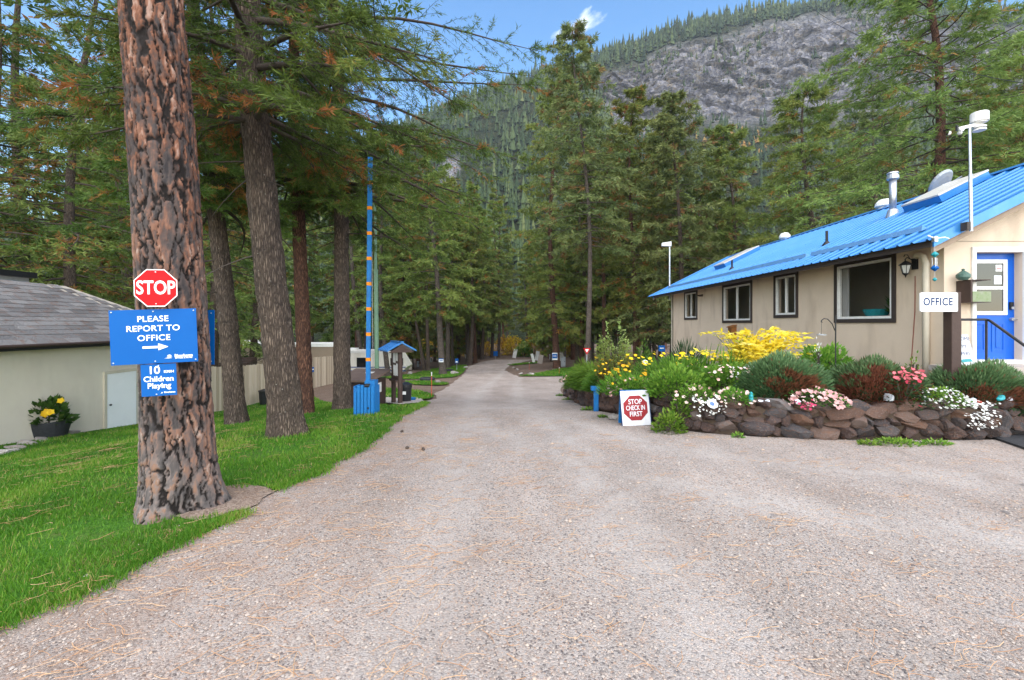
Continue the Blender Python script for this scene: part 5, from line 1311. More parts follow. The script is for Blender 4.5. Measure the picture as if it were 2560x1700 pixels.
# windows
def window(i, y0, y1, z0, z1, split):
    fr = O(MB().bx(OX - .03, OX, y0, y1, z1 - .09, z1).bx(OX - .03, OX, y0, y1, z0, z0 + .09).bx(OX - .03, OX, y0, y0 + .09, z0 + .09, z1 - .09).bx(OX - .03, OX, y1 - .09, y1, z0 + .09, z1 - .09), 'window', M['brown_trim'])
    a, c, lo, hi = y0 + .09, y1 - .09, z0 + .09, z1 - .09
    s = MB(); t = .055
    s.bx(OX - .015, OX + .06, a, c, hi - t, hi).bx(OX - .015, OX + .06, a, c, lo, lo + t).bx(OX - .015, OX + .06, a, a + t, lo + t, hi - t).bx(OX - .015, OX + .06, c - t, c, lo + t, hi - t)
    if split: m_ = (a + c) / 2; s.bx(OX - .005, OX + .055, m_ - .03, m_ + .03, lo + t, hi - t)
    s.build('frame', M['white'], fr)
    panes = [(a + t, (a + c) / 2 - .03), ((a + c) / 2 + .03, c - t)] if split else [(a + t, c - t)]
    for p0, p1 in panes: MB().bx(OX + .02, OX + .026, p0, p1, lo + t, hi - t).build('pane', M['glass'], fr)
for i, w in enumerate(WIN): window(i, *w, split=i < 3)
# things on the big window's inner sill
O(MB().bx(OX + .10, OX + .55, 9.15, 10.95, 1.66, 1.74), 'inner_sill', M['room'])
def inside_thing(name, label, cat, y, dx, prof, mat, z=1.74):
    e = empty(name, (OX + dx, y, z)); MB().lathe(prof, n=16).build('pot' if 'plant' in name else 'body', mat, e); return tag(e, label, cat)
inside_thing('teal_bowl', 'teal bowl inside the large office window', 'bowl', 10.05, .32, [(.12, 0), (.12, .06), (.20, .10), (.26, .24), (.24, .25), (.15, .14)], M['teal'])
t_ = inside_thing('window_plant', 'house plant in a red pot inside the large window', 'plant', 9.42, .30, [(.09, 0), (.12, .22), (.13, .24), (.05, .24)], M['terracotta'])
q, v = dome(160, .16, .22, .40, 88, .2); leaves('foliage', q + np.array([0, 0, .12]), v + np.array([0, 0, .6]), .20, .025, np.random.default_rng(3).uniform(.1, .7, 160), M['leaf_green'], t_)
e = empty('framed_picture', (OX + 1.59, 9.5, 2.3)); MB().bx(-.02, 0, -.28, .28, -.2, .36).build('frame', M['black'], e); MB().bx(-.026, -.021, -.2, .2, -.12, .28).build('print', M['glass_frost'], e); tag(e, 'framed picture seen through the large window', 'picture')
O(MB().bx(OX + .10, OX + .14, 10.62, 10.82, 1.76, 3.0), 'curtain', pmat('curtain', (.42, .42, .41), (.34, .34, .33), .9, 5, stretch=(1, 20, 1)))
# door
for nm, bb in (('door_frame', MB().bx(DX0 - .07, DX0, OYF - .03, OYF + .0, DZ0, DZ1 + .09)), ('door_frame', MB().bx(DX1, DX1 + .07, OYF - .03, OYF + .0, DZ0, DZ1 + .09)), ('door_frame', MB().bx(DX0, DX1, OYF - .03, OYF + .0, DZ1, DZ1 + .09))):
    bb.v = [(x, y - .0035, z) for x, y, z in bb.v]; O(bb, nm, M['white'])
yd = OYF + .13
door = O(MB().bx(DX0, DX1, yd, yd + .045, DZ0 + .06, DZ1), 'door', M['door_blue'])
dk = dict(parent=door)
gx0, gx1 = DX0 + .05, DX1 - .15
def ring(x0, x1, z0, z1, t, y0, y1): return MB().bx(x0, x1, y0, y1, z1 - t, z1).bx(x0, x1, y0, y1, z0, z0 + t).bx(x0, x0 + t, y0, y1, z0 + t, z1 - t).bx(x1 - t, x1, y0, y1, z0 + t, z1 - t)
O(ring(gx0, gx1, 1.82, 2.86, .07, yd - .022, yd), 'window_frame', M['white'], **dk)
O(MB().bx(gx0 + .07, gx1 - .07, yd - .020, yd, 2.30, 2.355), 'window_rail', M['white'], **dk)
O(MB().bx(gx0 + .07, gx1 - .07, yd - .008, yd - .002, 2.355, 2.79), 'pane', M['glass_dark'], **dk); O(MB().bx(gx0 + .07, gx1 - .07, yd - .008, yd - .002, 1.89, 2.30), 'pane', M['glass_dark'], **dk)
O(MB().bx(gx1 - .24, gx1 - .10, yd - .012, yd - .009, 2.40, 2.56), 'sticker', M['china'], **dk); O(MB().bx(gx1 - .21, gx1 - .09, yd - .012, yd - .009, 2.64, 2.76), 'sticker', M['sign_white'], **dk); O(MB().bx(gx1 - .20, gx1 - .10, yd - .0135, yd - .0125, 2.69, 2.71), 'lettering', M['sign_red'], **dk)
for x0, x1 in ((DX0 + .09, DX0 + .33), (DX0 + .45, DX0 + .70)):
    O(ring(x0, x1, 1.13, 1.68, .035, yd - .010, yd), 'moulding', M['door_blue'], **dk); O(MB().bx(x0 + .075, x1 - .075, yd - .010, yd, 1.205, 1.605), 'door_panel', M['door_blue'], bevel=.006, **dk)
O(MB().bx(DX0, DX1, OYF - .05, yd + .05, DZ0 - .02, DZ0 + .055), 'threshold', M['white'])
O(MB().tube([(DX1 - .07, yd - .05, 1.74), (DX1 - .07, yd, 1.74)], .03, 12).tube([(DX1 - .07, yd - .05, 1.74), (DX1 + .03, yd - .055, 1.745)], .012, 8), 'handle', M['galv'], **dk); O(MB().bx(DX1 - .10, DX1 - .04, yd - .03, yd, 1.92, 2.06), 'keypad', M['black'], **dk); O(MB().tube([(DX1 - .07, yd - .05, 1.95), (DX1 - .07, yd - .025, 1.95)], .026, 12), 'lock', M['galv'], **dk)
# roof
K = (ZR - ZE) / (XR - XE)
roof = O(MB().add([(XE, Y0r, ZE - .05), (XE, Y1r, ZE - .05), (XR, Y1r, ZR - .05), (XR, Y0r, ZR - .05), (2 * XR - XE, Y1r, ZE - .05), (2 * XR - XE, Y0r, ZE - .05), (XE, Y0r, ZE - .025), (XE, Y1r, ZE - .025), (XR, Y1r, ZR - .025), (XR, Y0r, ZR - .025), (2 * XR - XE, Y1r, ZE - .025), (2 * XR - XE, Y0r, ZE - .025)],
   [(0, 3, 2, 1), (3, 5, 4, 2), (6, 7, 8, 9), (9, 8, 10, 11), (0, 1, 7, 6), (1, 2, 8, 7), (2, 4, 10, 8), (4, 5, 11, 10), (5, 3, 9, 11), (3, 0, 6, 9)]), 'roof', M['soffit'])
# ribbed metal panels, 0.9 m wide, three ribs each
PWD = .903
prof = [(0, 0), (.045, 0), (.06, .026), (.09, .026), (.105, 0)]
line = []
for k in range(3):
    base = k * .301
    line += [(base, 0), (base + .03, 0), (base + .048, .028), (base + .085, .028), (base + .103, 0)]
line += [(PWD, 0)]
def panel_mesh(side):
    L_ = math.hypot(XR - XE + .10, (XR - XE + .10) * K)
    b = MB(); n = len(line)
    dx, dz = math.cos(math.atan(K)), math.sin(math.atan(K))
    for (yy, h) in line:
        pass
    vs = []
    for s0 in (0, L_):
        for (yy, h) in line: vs.append((side * (s0 * dx - h * dz), yy, s0 * dz + h * dx))
    fs = [(i, i + 1, i + 1 + n, i + n) for i in range(n - 1)]
    for s0 in (0, L_):
        for (yy, h) in line: vs.append((side * (s0 * dx - (h - .006) * dz), yy, s0 * dz + (h - .006) * dx))
    fs += [(2 * n + i, 2 * n + i + n, 2 * n + i + 1 + n, 2 * n + i + 1) for i in range(n - 1)] + [(i, 2 * n + i, 2 * n + i + 1, i + 1) for i in range(n - 1)]
    me = bpy.data.meshes.new('roof_panel'); me.from_pydata(vs, [], fs); me.materials.append(M['roof_blue']); return me
pm = {1: panel_mesh(1), -1: panel_mesh(-1)}
k = 0; y = Y0r - .02
while y < Y1r:
    for side, x in ((1, XE - .09), (-1, 2 * XR - XE + .09)):
        o = bpy.data.objects.new('roof_panel', pm[side]); COL.objects.link(o); o.parent = roof; o.location = (x, y, ZE - .09 * K - .02 + .002 * (k % 2))
    y += PWD - .001; k += 1
O(MB().add([(XR - .2, Y0r - .03, ZR - .07), (XR, Y0r - .03, ZR + .035), (XR + .2, Y0r - .03, ZR - .07), (XR - .2, Y1r + .03, ZR - .07), (XR, Y1r + .03, ZR + .035), (XR + .2, Y1r + .03, ZR - .07)], [(0, 1, 4, 3), (1, 2, 5, 4), (0, 3, 5, 2)]), 'ridge_cap', M['roof_blue'], roof)
O(MB().bx(XE - .02, XE + .015, Y0r + .01, Y1r - .01, ZE - .17, ZE - .055), 'fascia', M['brown_trim'])
for yy, nm in ((Y0r - .035, 'barge_board'), (Y1r + .0, 'barge_board')):
    for s in (1, -1):
        x0, x1 = (XE - .05, XR) if s == 1 else (2 * XR - XE + .05, XR)
        z0 = ZE - .05 * K
        O(MB().add([(x0, yy, z0 - .16), (x1, yy, ZR - .16), (x1, yy, ZR + .025), (x0, yy, z0 + .025), (x0, yy + .03, z0 - .16), (x1, yy + .03, ZR - .16), (x1, yy + .03, ZR + .025), (x0, yy + .03, z0 + .025)], [(0, 1, 2, 3), (4, 7, 6, 5), (0, 3, 7, 4), (1, 5, 6, 2), (0, 4, 5, 1), (3, 2, 6, 7)]), nm, M['roof_blue'])
        O(MB().add([(x0 + .03 * s, yy + .04, z0 - .26), (x1, yy + .04, ZR - .26), (x1, yy + .04, ZR - .06), (x0 + .03 * s, yy + .04, z0 - .06), (x0 + .03 * s, yy + .09, z0 - .26), (x1, yy + .09, ZR - .26), (x1, yy + .09, ZR - .06), (x0 + .03 * s, yy + .09, z0 - .06)], [(0, 1, 2, 3), (4, 7, 6, 5), (0, 3, 7, 4), (1, 5, 6, 2), (0, 4, 5, 1), (3, 2, 6, 7)]), 'rake_board', M['soffit'])
y = Y0r + .3
rft = MB().bar((XE + .02, 0, ZE - .10), (OX + .1, 0, ZE - .10 + (OX + .08 - XE) * K), .05, .09).mesh('rafter'); rft.materials.append(M['soffit'])
while y < Y1r - .2:
    o = bpy.data.objects.new('rafter_tail', rft); COL.objects.link(o); o.parent = E; o.location = (-OX, y - OYF, -.012); y += .61
def onroof(px, py):
    """photo pixel -> point on the near roof slope"""
    u, v = (px - CX) / FPX, (CY - py) / FPX
    # EYE + v*Y = ZE + (u*Y - XE)*K
    Yq = (ZE - XE * K - EYE) / (v - u * K)
    return Vector((u * Yq, Yq, EYE + v * Yq))
SLD = Vector((1, 0, K)).normalized(); SLN = Vector((-K, 0, 1)).normalized()
for yy0, yy1, s0 in ((8.6, 11.8, .62), (12.0, 22.6, .62)):
    pa = Vector((XE, yy0, ZE)) + SLD * s0; pb_ = Vector((XE, yy1, ZE)) + SLD * s0
    O(MB().add([pa, pb_, pb_ + SLN * .09 + SLD * .06, pa + SLN * .09 + SLD * .06, pa + SLD * .14, pb_ + SLD * .14], [(0, 1, 2, 3), (3, 2, 5, 4), (0, 3, 4), (1, 5, 2)]), 'snow_guard', M['roof_strip'], roof)
def skylight(y0, y1, s0, s1, parent):
    mid_ = Vector((XE, 0, ZE))
    c = [mid_ + Vector((0, y0, 0)) + SLD * s0, mid_ + Vector((0, y1, 0)) + SLD * s0, mid_ + Vector((0, y1, 0)) + SLD * s1, mid_ + Vector((0, y0, 0)) + SLD * s1]
    f = O(MB().add(c + [q + SLN * .16 for q in c], [(0, 1, 2, 3), (4, 7, 6, 5), (0, 4, 5, 1), (1, 5, 6, 2), (2, 6, 7, 3), (3, 7, 4, 0)]), 'skylight', M['roof_blue'], parent)
    ins = [(c[0] + c[2]) / 2 + (q - (c[0] + c[2]) / 2) * 1.02 for q in c]
    O(MB().add([q + SLN * .162 for q in ins] + [q + SLN * .20 for q in ins], [(0, 1, 2, 3), (4, 7, 6, 5), (0, 4, 5, 1), (1, 5, 6, 2), (2, 6, 7, 3), (3, 7, 4, 0)]), 'skylight_glazing', pmat('skylight_white', (.62, .60, .55), (.52, .50, .45), .3, 6), parent)
def sr(p): return (p.x - XE) / SLD.x
a_, b_ = onroof(2262, 531), onroof(2440, 462); skylight(min(a_.y, b_.y), max(a_.y, b_.y) + .0, sr(a_), max(sr(b_), sr(a_) + 1.3), roof) if abs(a_.y - b_.y) > .4 else skylight(a_.y - .4, a_.y + .4, sr(a_), sr(a_) + 1.8, roof)
a_ = onroof(1812, 668); skylight(a_.y - .1, a_.y + .9, sr(a_), sr(a_) + 1.7, roof)
# chimney pipe, vents
p = onroof(2232, 536)
e = empty('metal_chimney', p)
MB().lathe([(.17, -.12), (.11, .12), (.085, .14)], n=16).build('flashing', M['galv'], e)
MB().tube([(0, 0, .05), (0, 0, .98)], .082, 16).build('pipe', M['galv'], e, smooth=True)
MB().lathe([(.12, .94), (.135, .96), (.135, 1.04), (.12, 1.06), (.11, 1.06), (.11, 1.09), (.135, 1.10), (.12, 1.13), (.02, 1.14)], n=16).build('cap', M['galv'], e)
tag(e, 'shiny round metal chimney on the blue roof', 'chimney')
for px, py, h, lab in ((2067, 609, .36, 'short black pipe vent in the middle of the blue roof'), (1830, 671, .34, 'thin black pipe vent toward the far end of the blue roof')):
    p = onroof(px, py); e = empty('pipe_vent', p); MB().lathe([(.12, -.05), (.05, .06)], n=12).build('boot', M['black'], e); MB().tube([(0, 0, 0), (0, 0, h)], .035, 10).build('pipe', M['black'], e); tag(e, lab, 'vent', 'pipe vents on the blue roof')
for px, py, rr_, lab in ((2203, 523, .26, 'white turbine vent at the ridge beside the chimney'), (1955, 600, .22, 'small white vent at the ridge near the far end')):
    Yq = XR * FPX / (px - CX); e = empty('ridge_vent', (XR + .12, Yq, ZR - .02)); MB().lathe([(rr_ * .7, -.1), (rr_ * .7, .05), (rr_, .1), (rr_ * .95, .2), (rr_ * .6, .3), (.02, .33)], n=18).build('turbine', M['white'], e)
    for k in range(10): a = k * .628; MB().bar((math.cos(a) * rr_, math.sin(a) * rr_, .1), (math.cos(a) * rr_ * .62, math.sin(a) * rr_ * .62, .3), .02, .01).build('fin', M['galv'], e)
    tag(e, lab, 'vent', 'ridge vents')
Yq = (XR - .2) * FPX / (2320 - CX)
e = empty('satellite_dish', (XR + .2, Yq, ZR + .02)); MB().tube([(0, 0, -.15), (0, 0, .2)], .025, 8).build('mast', M['grey_metal'], e)
d_ = MB().lathe([(.36, .07), (.30, .03), (.18, .008), (.02, 0), (.02, -.015), (.19, -.01), (.31, .01), (.36, .05)], n=24).build('dish', M['grey_metal'], e, (0, 0, .22), (math.radians(55), 0, math.radians(200)))
MB().bar((0, -.05, .12), (.18, -.35, .3), .02, .02).build('arm', M['grey_metal'], e)
tag(e, 'grey satellite dish showing above the roof ridge', 'satellite dish')
# weather station mast on the near gable, antenna mast at the far end
Yw = 7.62; p0 = P(2428, 578, Yw); p1 = P(2424, 318, Yw)
e = empty('weather_station', p0)
d1 = p1 - p0
MB().tube([(0, 0, 0), d1 * .55], .026, 10).build('mast', M['galv'], e); MB().tube([d1 * .55, d1], .02, 10).build('upper_mast', M['galv'], e)
MB().bx(-.09, -.03, -.02, .10, .02, .16).build('bracket', M['brown_trim'], e)
MB().bar(d1 + Vector((-.20, 0, -.03)), d1 + Vector((.22, 0, .07)), .035, .05).build('arm', M['white'], e)
MB().lathe([(.10, 0), (.10, .02), (.12, .02), (.12, .17), (.11, .18), (.02, .17)], n=18).build('rain_gauge', M['white'], e, d1 + Vector((.17, 0, .07)))
MB().lathe([(.09, 0), (.09, .02), (.05, .02), (.05, .05), (.09, .05), (.09, .07)], n=16).build('sensor_shield', M['white'], e, d1 + Vector((.17, 0, -.06)))
MB().tube([(0, 0, 0), (0, 0, .09)], .02, 8).build('wind_shaft', M['black'], e, d1 + Vector((-.22, 0, -.06)))
for k in range(3): a = k * 2.09 + .4; MB().lathe([(.005, 0), (.03, .01), (.035, .035)], n=10).build('wind_cup', M['white'], e, d1 + Vector((-.22 + .07 * math.cos(a), .07 * math.sin(a), -.09)), (0, 1.2, a))
tag(e, 'white weather station on a steel mast at the gable', 'weather station')
ya = 22.6; pa = P(1674, 712, ya)
e = empty('antenna_mast', (pa.x, ya, ZE - .3)); hp = P(1674, 615, ya).z - (ZE - .3)
MB().tube([(0, 0, 0), (0, 0, hp)], .04, 8).build('mast', M['galv'], e); MB().add([(.06, -.1, hp - .02), (.06, .1, hp - .02), (.06, .1, hp + .22), (.06, -.1, hp + .22), (-.40, -.08, hp - .0), (-.40, .08, hp - .0), (-.40, .08, hp + .15), (-.40, -.08, hp + .15)], [(0, 1, 2, 3), (4, 7, 6, 5), (0, 4, 5, 1), (1, 5, 6, 2), (2, 6, 7, 3), (3, 7, 4, 0)]).build('antenna_box', M['white'], e)
MB().bar((0, 0, .15), (.4, 0, .1), .03, .03).build('bracket', M['galv'], e)
tag(e, 'thin mast with a white antenna at the far roof corner', 'antenna')
# wall lantern, downspout, cable, chime, birdhouse, bracket
yl = 8.72; zl = 2.83
e = empty('wall_lantern', (OX, yl, zl))
MB().bx(-.03, 0, -.06, .06, -.10, .12).build('back_plate', M['black'], e)
MB().tube([(-.03, 0, .03), (-.09, 0, .10), (-.17, 0, .14), (-.21, 0, .10), (-.20, 0, .04)], .010, 7).build('arm', M['black'], e)
MB().tube([(-.12, 0, .12), (-.16, 0, .19), (-.22, 0, .19), (-.235, 0, .15)], .008, 6).build('scroll', M['black'], e)
MB().lathe([(.02, .07), (.115, .0), (.11, -.015), (.02, -.012)], (-.20, 0, 0), n=6).build('cap', M['black'], e)
MB().lathe([(.082, -.02), (.045, -.17), (.02, -.175)], (-.20, 0, 0), n=6).build('glass', M['glass_frost'], e)
for k in range(6): a = k * math.pi / 3; MB().tube([(-.20 + .086 * math.cos(a), .086 * math.sin(a), -.015), (-.20 + .047 * math.cos(a), .047 * math.sin(a), -.175)], .006, 5).build('bar', M['black'], e)
MB().lathe([(.05, -.17), (.05, -.19), (.015, -.22), (.006, -.26)], (-.20, 0, 0), n=8).build('finial', M['black'], e)
tag(e, 'black wall lantern near the corner of the office', 'lantern')
e = empty('cable', (OX - .012, yl, .4)); MB().tube([(0, 0, 2.2), (-.005, .0, 1.5), (0, .06, .8), (-.004, .10, .2), (0, .12, .05)], .008, 5).build('cord', pmat('rust_cord', (.30, .10, .07), None, .7, 9), e); tag(e, 'thin reddish cord hanging down below the wall lantern', 'cable')
e = empty('downspout', (OX - .06, 8.44, .15)); MB().tube([(0, .22, 2.82), (0, .16, 2.86), (0, .05, 2.80), (0, 0, 2.66), (0, 0, 0)], .055, 12).build('pipe', M['cream'], e, smooth=True)
for z in (.45, 2.4): MB().lathe([(.062, 0), (.062, .04)], n=12).build('strap', M['cream'], e, (0, 0, z))
tag(e, 'cream downspout at the corner of the office', 'downspout')
e = empty('wind_chime', P(2337, 596, 7.72)); bp_ = e.location
MB().bx(-.03, .03, -.03, .03, -.06, .03).build('hook', M['galv'], e); MB().tube([(-.12, 0, .05), (0, 0, 0), (.18, 0, .02), (.25, 0, -.005)], .012, 5).build('bracket', M['white'], e)
MB().tube([(0, 0, 0), (0, 0, -.70)], .004, 4).build('string', M['grey_metal'], e)
for z, s_, m_ in ((-.28, .05, 'teal'), (-.52, .055, 'sign_blue'), (-.72, .03, 'teal')): MB().lathe([(.01, -s_), (s_, -.01), (s_, .01), (.01, s_)], n=8).build('charm', M[m_], e, (0, 0, z))
for a in (0, 2.1, 4.2): MB().tube([(.035 * math.cos(a), .035 * math.sin(a), -.34), (.035 * math.cos(a), .035 * math.sin(a), -.50)], .006, 5).build('chime_tube', M['galv'], e)
tag(e, 'blue wind chime hanging from the near roof corner', 'wind chime')
yb = 8.0 * FPX / (1837 - CX); e = empty('bird_house', (OX - .09, yb, EYE - (831 - CY) / FPX * yb))
MB().bx(-.085, .085, -.14, .14, -.24, .20).build('box', M['cedar'], e); MB().add([(-.13, -.17, .17), (-.13, .17, .17), (.09, .17, .25), (.09, -.17, .25), (-.13, -.17, .20), (-.13, .17, .20), (.09, .17, .28), (.09, -.17, .28)], [(0, 1, 2, 3), (4, 7, 6, 5), (0, 4, 5, 1), (1, 5, 6, 2), (2, 6, 7, 3), (3, 7, 4, 0)]).build('lid', M['cedar'], e); MB().tube([(-.088, 0, .04), (-.083, 0, .04)], .035, 12).build('hole', M['black'], e)
tag(e, 'small cedar bird box on the office wall', 'bird box')
y_ = 8.0 * FPX / (1748 - CX); e = empty('wall_tap', (OX, y_ - .25, 2.85)); MB().bx(-.06, 0, -.12, .12, -.04, .04).build('plate', M['brown'], e); MB().bx(-.2, -.06, -.03, .03, -.03, .03).build('arm', M['brown'], e); tag(e, 'small rusty bracket beside the farthest window', 'bracket')
# mailbox with jar
e = empty('mail_box', P(2425, 735, 8.05)); e.location.y = OYF - .008
MB().bx(-.16, .20, -.26, 0, -.16, .03).build('tray', M['brown'], e); MB().bx(-.16, -.13, -.26, 0, .03, .24).build('side', M['brown'], e); MB().bx(-.13, .20, -.26, 0, .235, .25).build('lid', M['brown'], e); MB().bx(-.13, .20, -.264, -.261, -.15, .035).build('front_plate', pmat('green_plate', (.14, .20, .08), (.24, .26, .20), .3, 7), e)
tag(e, 'brown open mailbox beside the blue door', 'mailbox')
e = empty('ceramic_jar', P(2408, 705, 8.0)); e.location.z = P(2425, 735, 8.05).z + .25
MB().lathe([(.06, 0), (.10, .05), (.10, .10), (.05, .15), (.02, .17), (.025, .20), (.005, .21)], n=16).build('body', M['leaf_dark'] if False else pmat('jar_green', (.06, .12, .10), (.10, .17, .14), .3, 8), e); tag(e, 'dark green ceramic jar on top of the mailbox', 'jar')
# landing, steps, railing
LZ = .90
e = empty('front_steps', (9.3, 7.4, 0))
MB().bx(-1.6, 2.0, .22, .735, LZ - .10, LZ).build('landing', M['concrete'], e)
MB().bx(-1.55, 1.95, .25, .72, -.05, LZ - .10).build('landing_base', M['concrete'], e)
for k in range(4):
    MB().bx(-.95, 1.3, .20 - (k + 1) * .27, .215 - k * .27, -.05, LZ - .18 * (k + 1)).build('step', M['concrete'], e, bevel=.01)
tag(e, 'concrete landing and steps before the blue door', 'steps')
e = empty('hand_rail', (8.3, 7.66, 0))
zt = EYE - (799 - CY) / FPX * 7.72; A0 = Vector((-.46, .04, zt)); A1 = Vector((0, .04, zt)); A2 = Vector((.06, -.62, EYE - (881 - CY) / FPX * 7.13)); A3 = Vector((.06, -1.2, A2.z - .52))
MB().tube([A0, A1, A1 + Vector((.01, -.05, -.02)), A2, A3], .022, 8).build('top_rail', M['black'], e)
for q, zb_ in ((A1, LZ), (A2 + Vector((0, -.02, 0)), .35), (A3, .0), (A0, LZ)): MB().tube([(q.x, q.y, zb_), q], .018, 8).build('post', M['black'], e)
tag(e, 'black metal handrail beside the blue door', 'handrail')
# welcome board
Yb_ = 7.98; c = P(2418, 868, Yb_)
e = empty('welcome_board', (c.x - .10, Yb_, LZ), 0); e.rotation_euler = (math.radians(-7), 0, math.radians(0))
MB().prism([(-.22, 0), (.25, 0), (.17, .56), (-.22, .56)], -.012, .012).build('board', M['board_white'], e)
for tx, z in (('WELCOME', .48), ('HAPPY', .34), ('CAMPERS', .21)): text(tx, .095, M['navy'], e, (.0, -.0135, z), FRONT, bold=-.001, sx=.85)
MB().prism([(-.05, .07), (.02, .11), (.16, .12), (.20, .07), (.0, .05)], -.0145, -.0125).build('emblem', M['teal'], e)
tag(e, 'white hand-lettered welcome board leaning by the door', 'sign')
# office post sign
Ys = 7.05
pb_ = P(2380, 790, Ys); zb_ = .45
e = empty('office_sign', (pb_.x, Ys, zb_))
top = EYE - (731 - CY) / FPX * Ys
MB().bx(-.075, .075, -.075, .075, -.3, top - zb_).build('post', M['brown'], e, bevel=.006)
sc_ = P(2335, 756, Ys); w_, h_ = 92 / FPX * Ys, 47 / FPX * Ys
def rrect(w, h, r): return [(sx * (w / 2 - r) + r * math.cos(a), sz * (h / 2 - r) + r * math.sin(a)) for sx, sz, a0 in ((1, 1, 0), (-1, 1, 1.5708), (-1, -1, 3.1416), (1, -1, 4.7124)) for a in (a0, a0 + .52, a0 + 1.05, a0 + 1.5708)]
pl = MB().prism(rrect(w_, h_, .02), -.012, .012).build('sign_board', M['sign_white'], e, (sc_.x - pb_.x - .015, -.09, sc_.z - zb_))
text('OFFICE', h_ * .56, M['navy'], pl, (-.02, -.0135, 0), FRONT, bold=.0042, sx=.80, sp=1.10)
tag(e, 'white office sign on a square brown post', 'sign')
# rubber mat / ramp at the right edge
p = G(2483, 1100)
mp_ = [G(2478, 1096), G(2570, 1128), G(2760, 1112), G(2620, 1086)]
o = MB().add([q + Vector((0, 0, .004)) for q in mp_] + [q + Vector((0, 0, .035)) for q in mp_], [(0, 1, 2, 3), (4, 7, 6, 5), (0, 4, 5, 1), (1, 5, 6, 2), (2, 6, 7, 3), (3, 7, 4, 0)]).build('rubber_mat', M['rubber'])
tag(o, 'black rubber mat on the gravel at the right edge', 'mat')
# service wire across the sky
w0, w1 = P(1990, -10, 30), P(2600, 215, 14)
pts = [w0.lerp(w1, t) + Vector((0, 0, -.9 * 4 * t * (1 - t))) for t in np.linspace(-.4, 1.3, 18)]
e = empty('service_wire', w0); MB().tube([q - w0 for q in pts], .012, 5).build('wire', M['rubber'], e); tag(e, 'thin service wire slanting across the trees at upper right', 'wire')
# ---------------------------------------------------------------- flower bed: stone wall, soil, plants
wp = np.array([p for p in wallpath if p[1] < 17.5])
wp = wp[wp[:, 0] < 8.25]
seg = np.hypot(*np.diff(wp, axis=0).T); S = np.concatenate([[0], np.cumsum(seg)])
def along(s): return np.array([np.interp(s, S, wp[:, 0]), np.interp(s, S, wp[:, 1])])
inner = [(8.0, 7.7), (8.0, 19.0), (5.0, 19.0)]
tw = np.gradient(wp, axis=0); nw_ = np.stack([tw[:, 1], -tw[:, 0]], 1); nw_ /= np.linalg.norm(nw_, axis=1, keepdims=True) + 1e-9
nw_ *= np.sign(np.sum(nw_ * (np.array([5.2, 10.5]) - wp), 1))[:, None]
bedpoly = [tuple(q) for q in wp + nw_ * .27] + inner
cxy = np.array([5.2, 10.5])
def zbed(x, y):
    x = np.asarray(x, float); y = np.asarray(y, float)
    sx, sy, d = snap([tuple(q) for q in wp] + [tuple(q) for q in wp[::-1]], x.ravel().copy(), y.ravel().copy())
    base = zg(sx, sy).reshape(x.shape); d = d.reshape(x.shape)
    return base + .49 + .26 * _sm(d / 2.6) * np.clip((14 - y) / 6, 0, 1) + .02 * np.sin(x * 7) * np.sin(y * 6)
def ZB(x, y): return float(zbed(np.array([x]), np.array([y]))[0])
tag(sheet('flower_bed', bedpoly, -.02, .2, M['soil'], zf=lambda x, y: zbed(x, y)), 'raised flower bed soil behind the stone wall', kind='structure')
W = empty('stone_wall', (float(wp[len(wp) // 2, 0]), float(wp[len(wp) // 2, 1]), Z(*wp[len(wp) // 2])))
wo = Vector(W.location)
# earth core behind the stones, so that joints show dark soil
b = MB(); 
cs = np.linspace(0, S[-1], 60)
for s0, s1 in zip(cs[:-1], cs[1:]):
    q0, q1 = along(s0), along(s1); t = q1 - q0; nn = np.array([t[1], -t[0]]) / (np.linalg.norm(t) + 1e-9)
    if np.dot(nn, q0 - cxy) < 0: nn = -nn
    p0, p1 = q0 - nn * .10, q1 - nn * .10; r0, r1 = q0 - nn * .45, q1 - nn * .45
    z0, z1 = Z(*q0), Z(*q1)
    b.add([(p0[0], p0[1], z0 - .1), (p1[0], p1[1], z1 - .1), (p1[0], p1[1], z1 + .44), (p0[0], p0[1], z0 + .44), (r0[0], r0[1], z0 + .44), (r1[0], r1[1], z1 + .44)], [(0, 1, 2, 3), (3, 2, 5, 4)])
c_ = b.build('earth_core', M['soil'], W); c_.location = -wo
rs = random.Random(33)
for row, (zf0, hh, wmin, wmax, off) in enumerate([(.0, .19, .20, .46, 0), (.145, .17, .15, .36, .13), (.275, .16, .16, .38, .05), (.385, .15, .18, .44, .1)]):
    s = off
    while s < S[-1]:
        w = rs.uniform(wmin, wmax); h = hh * rs.uniform(.85, 1.3)
        if rs.random() < .2: w *= .5; h *= .8
        elif rs.random() < .12 and row < 2: h *= 1.6
        q = along(s + w / 2); t = along(s + w / 2 + .1) - along(s + w / 2 - .1); a = math.atan2(t[1], t[0])
        nn = np.array([t[1], -t[0]]) / (np.linalg.norm(t) + 1e-9)
        if np.dot(nn, q - cxy) < 0: nn = -nn
        ins_ = -.10 - .035 * row + rs.uniform(-.04, .04)
        z = Z(*q) + zf0 + hh / 2 + rs.uniform(-.025, .03)
        stone('stone', rock_meshes[rs.randrange(12)], (q[0] + nn[0] * ins_ - wo.x, q[1] + nn[1] * ins_ - wo.y, z - wo.z), (w * 1.12, rs.uniform(.26, .38), h * 1.12), (rs.uniform(-.10, .10), rs.uniform(-.16, .16), a + rs.uniform(-.12, .12) + (math.pi if rs.random() < .5 else 0)), W)
        s += w * .985
tag(W, 'low dry stone wall of dark field stones around the flower bed', 'wall')
def bedp(px, Y): x = (px - CX) / FPX * Y; return Vector((x, Y, ZB(x, Y)))
rq = np.random.default_rng(90)

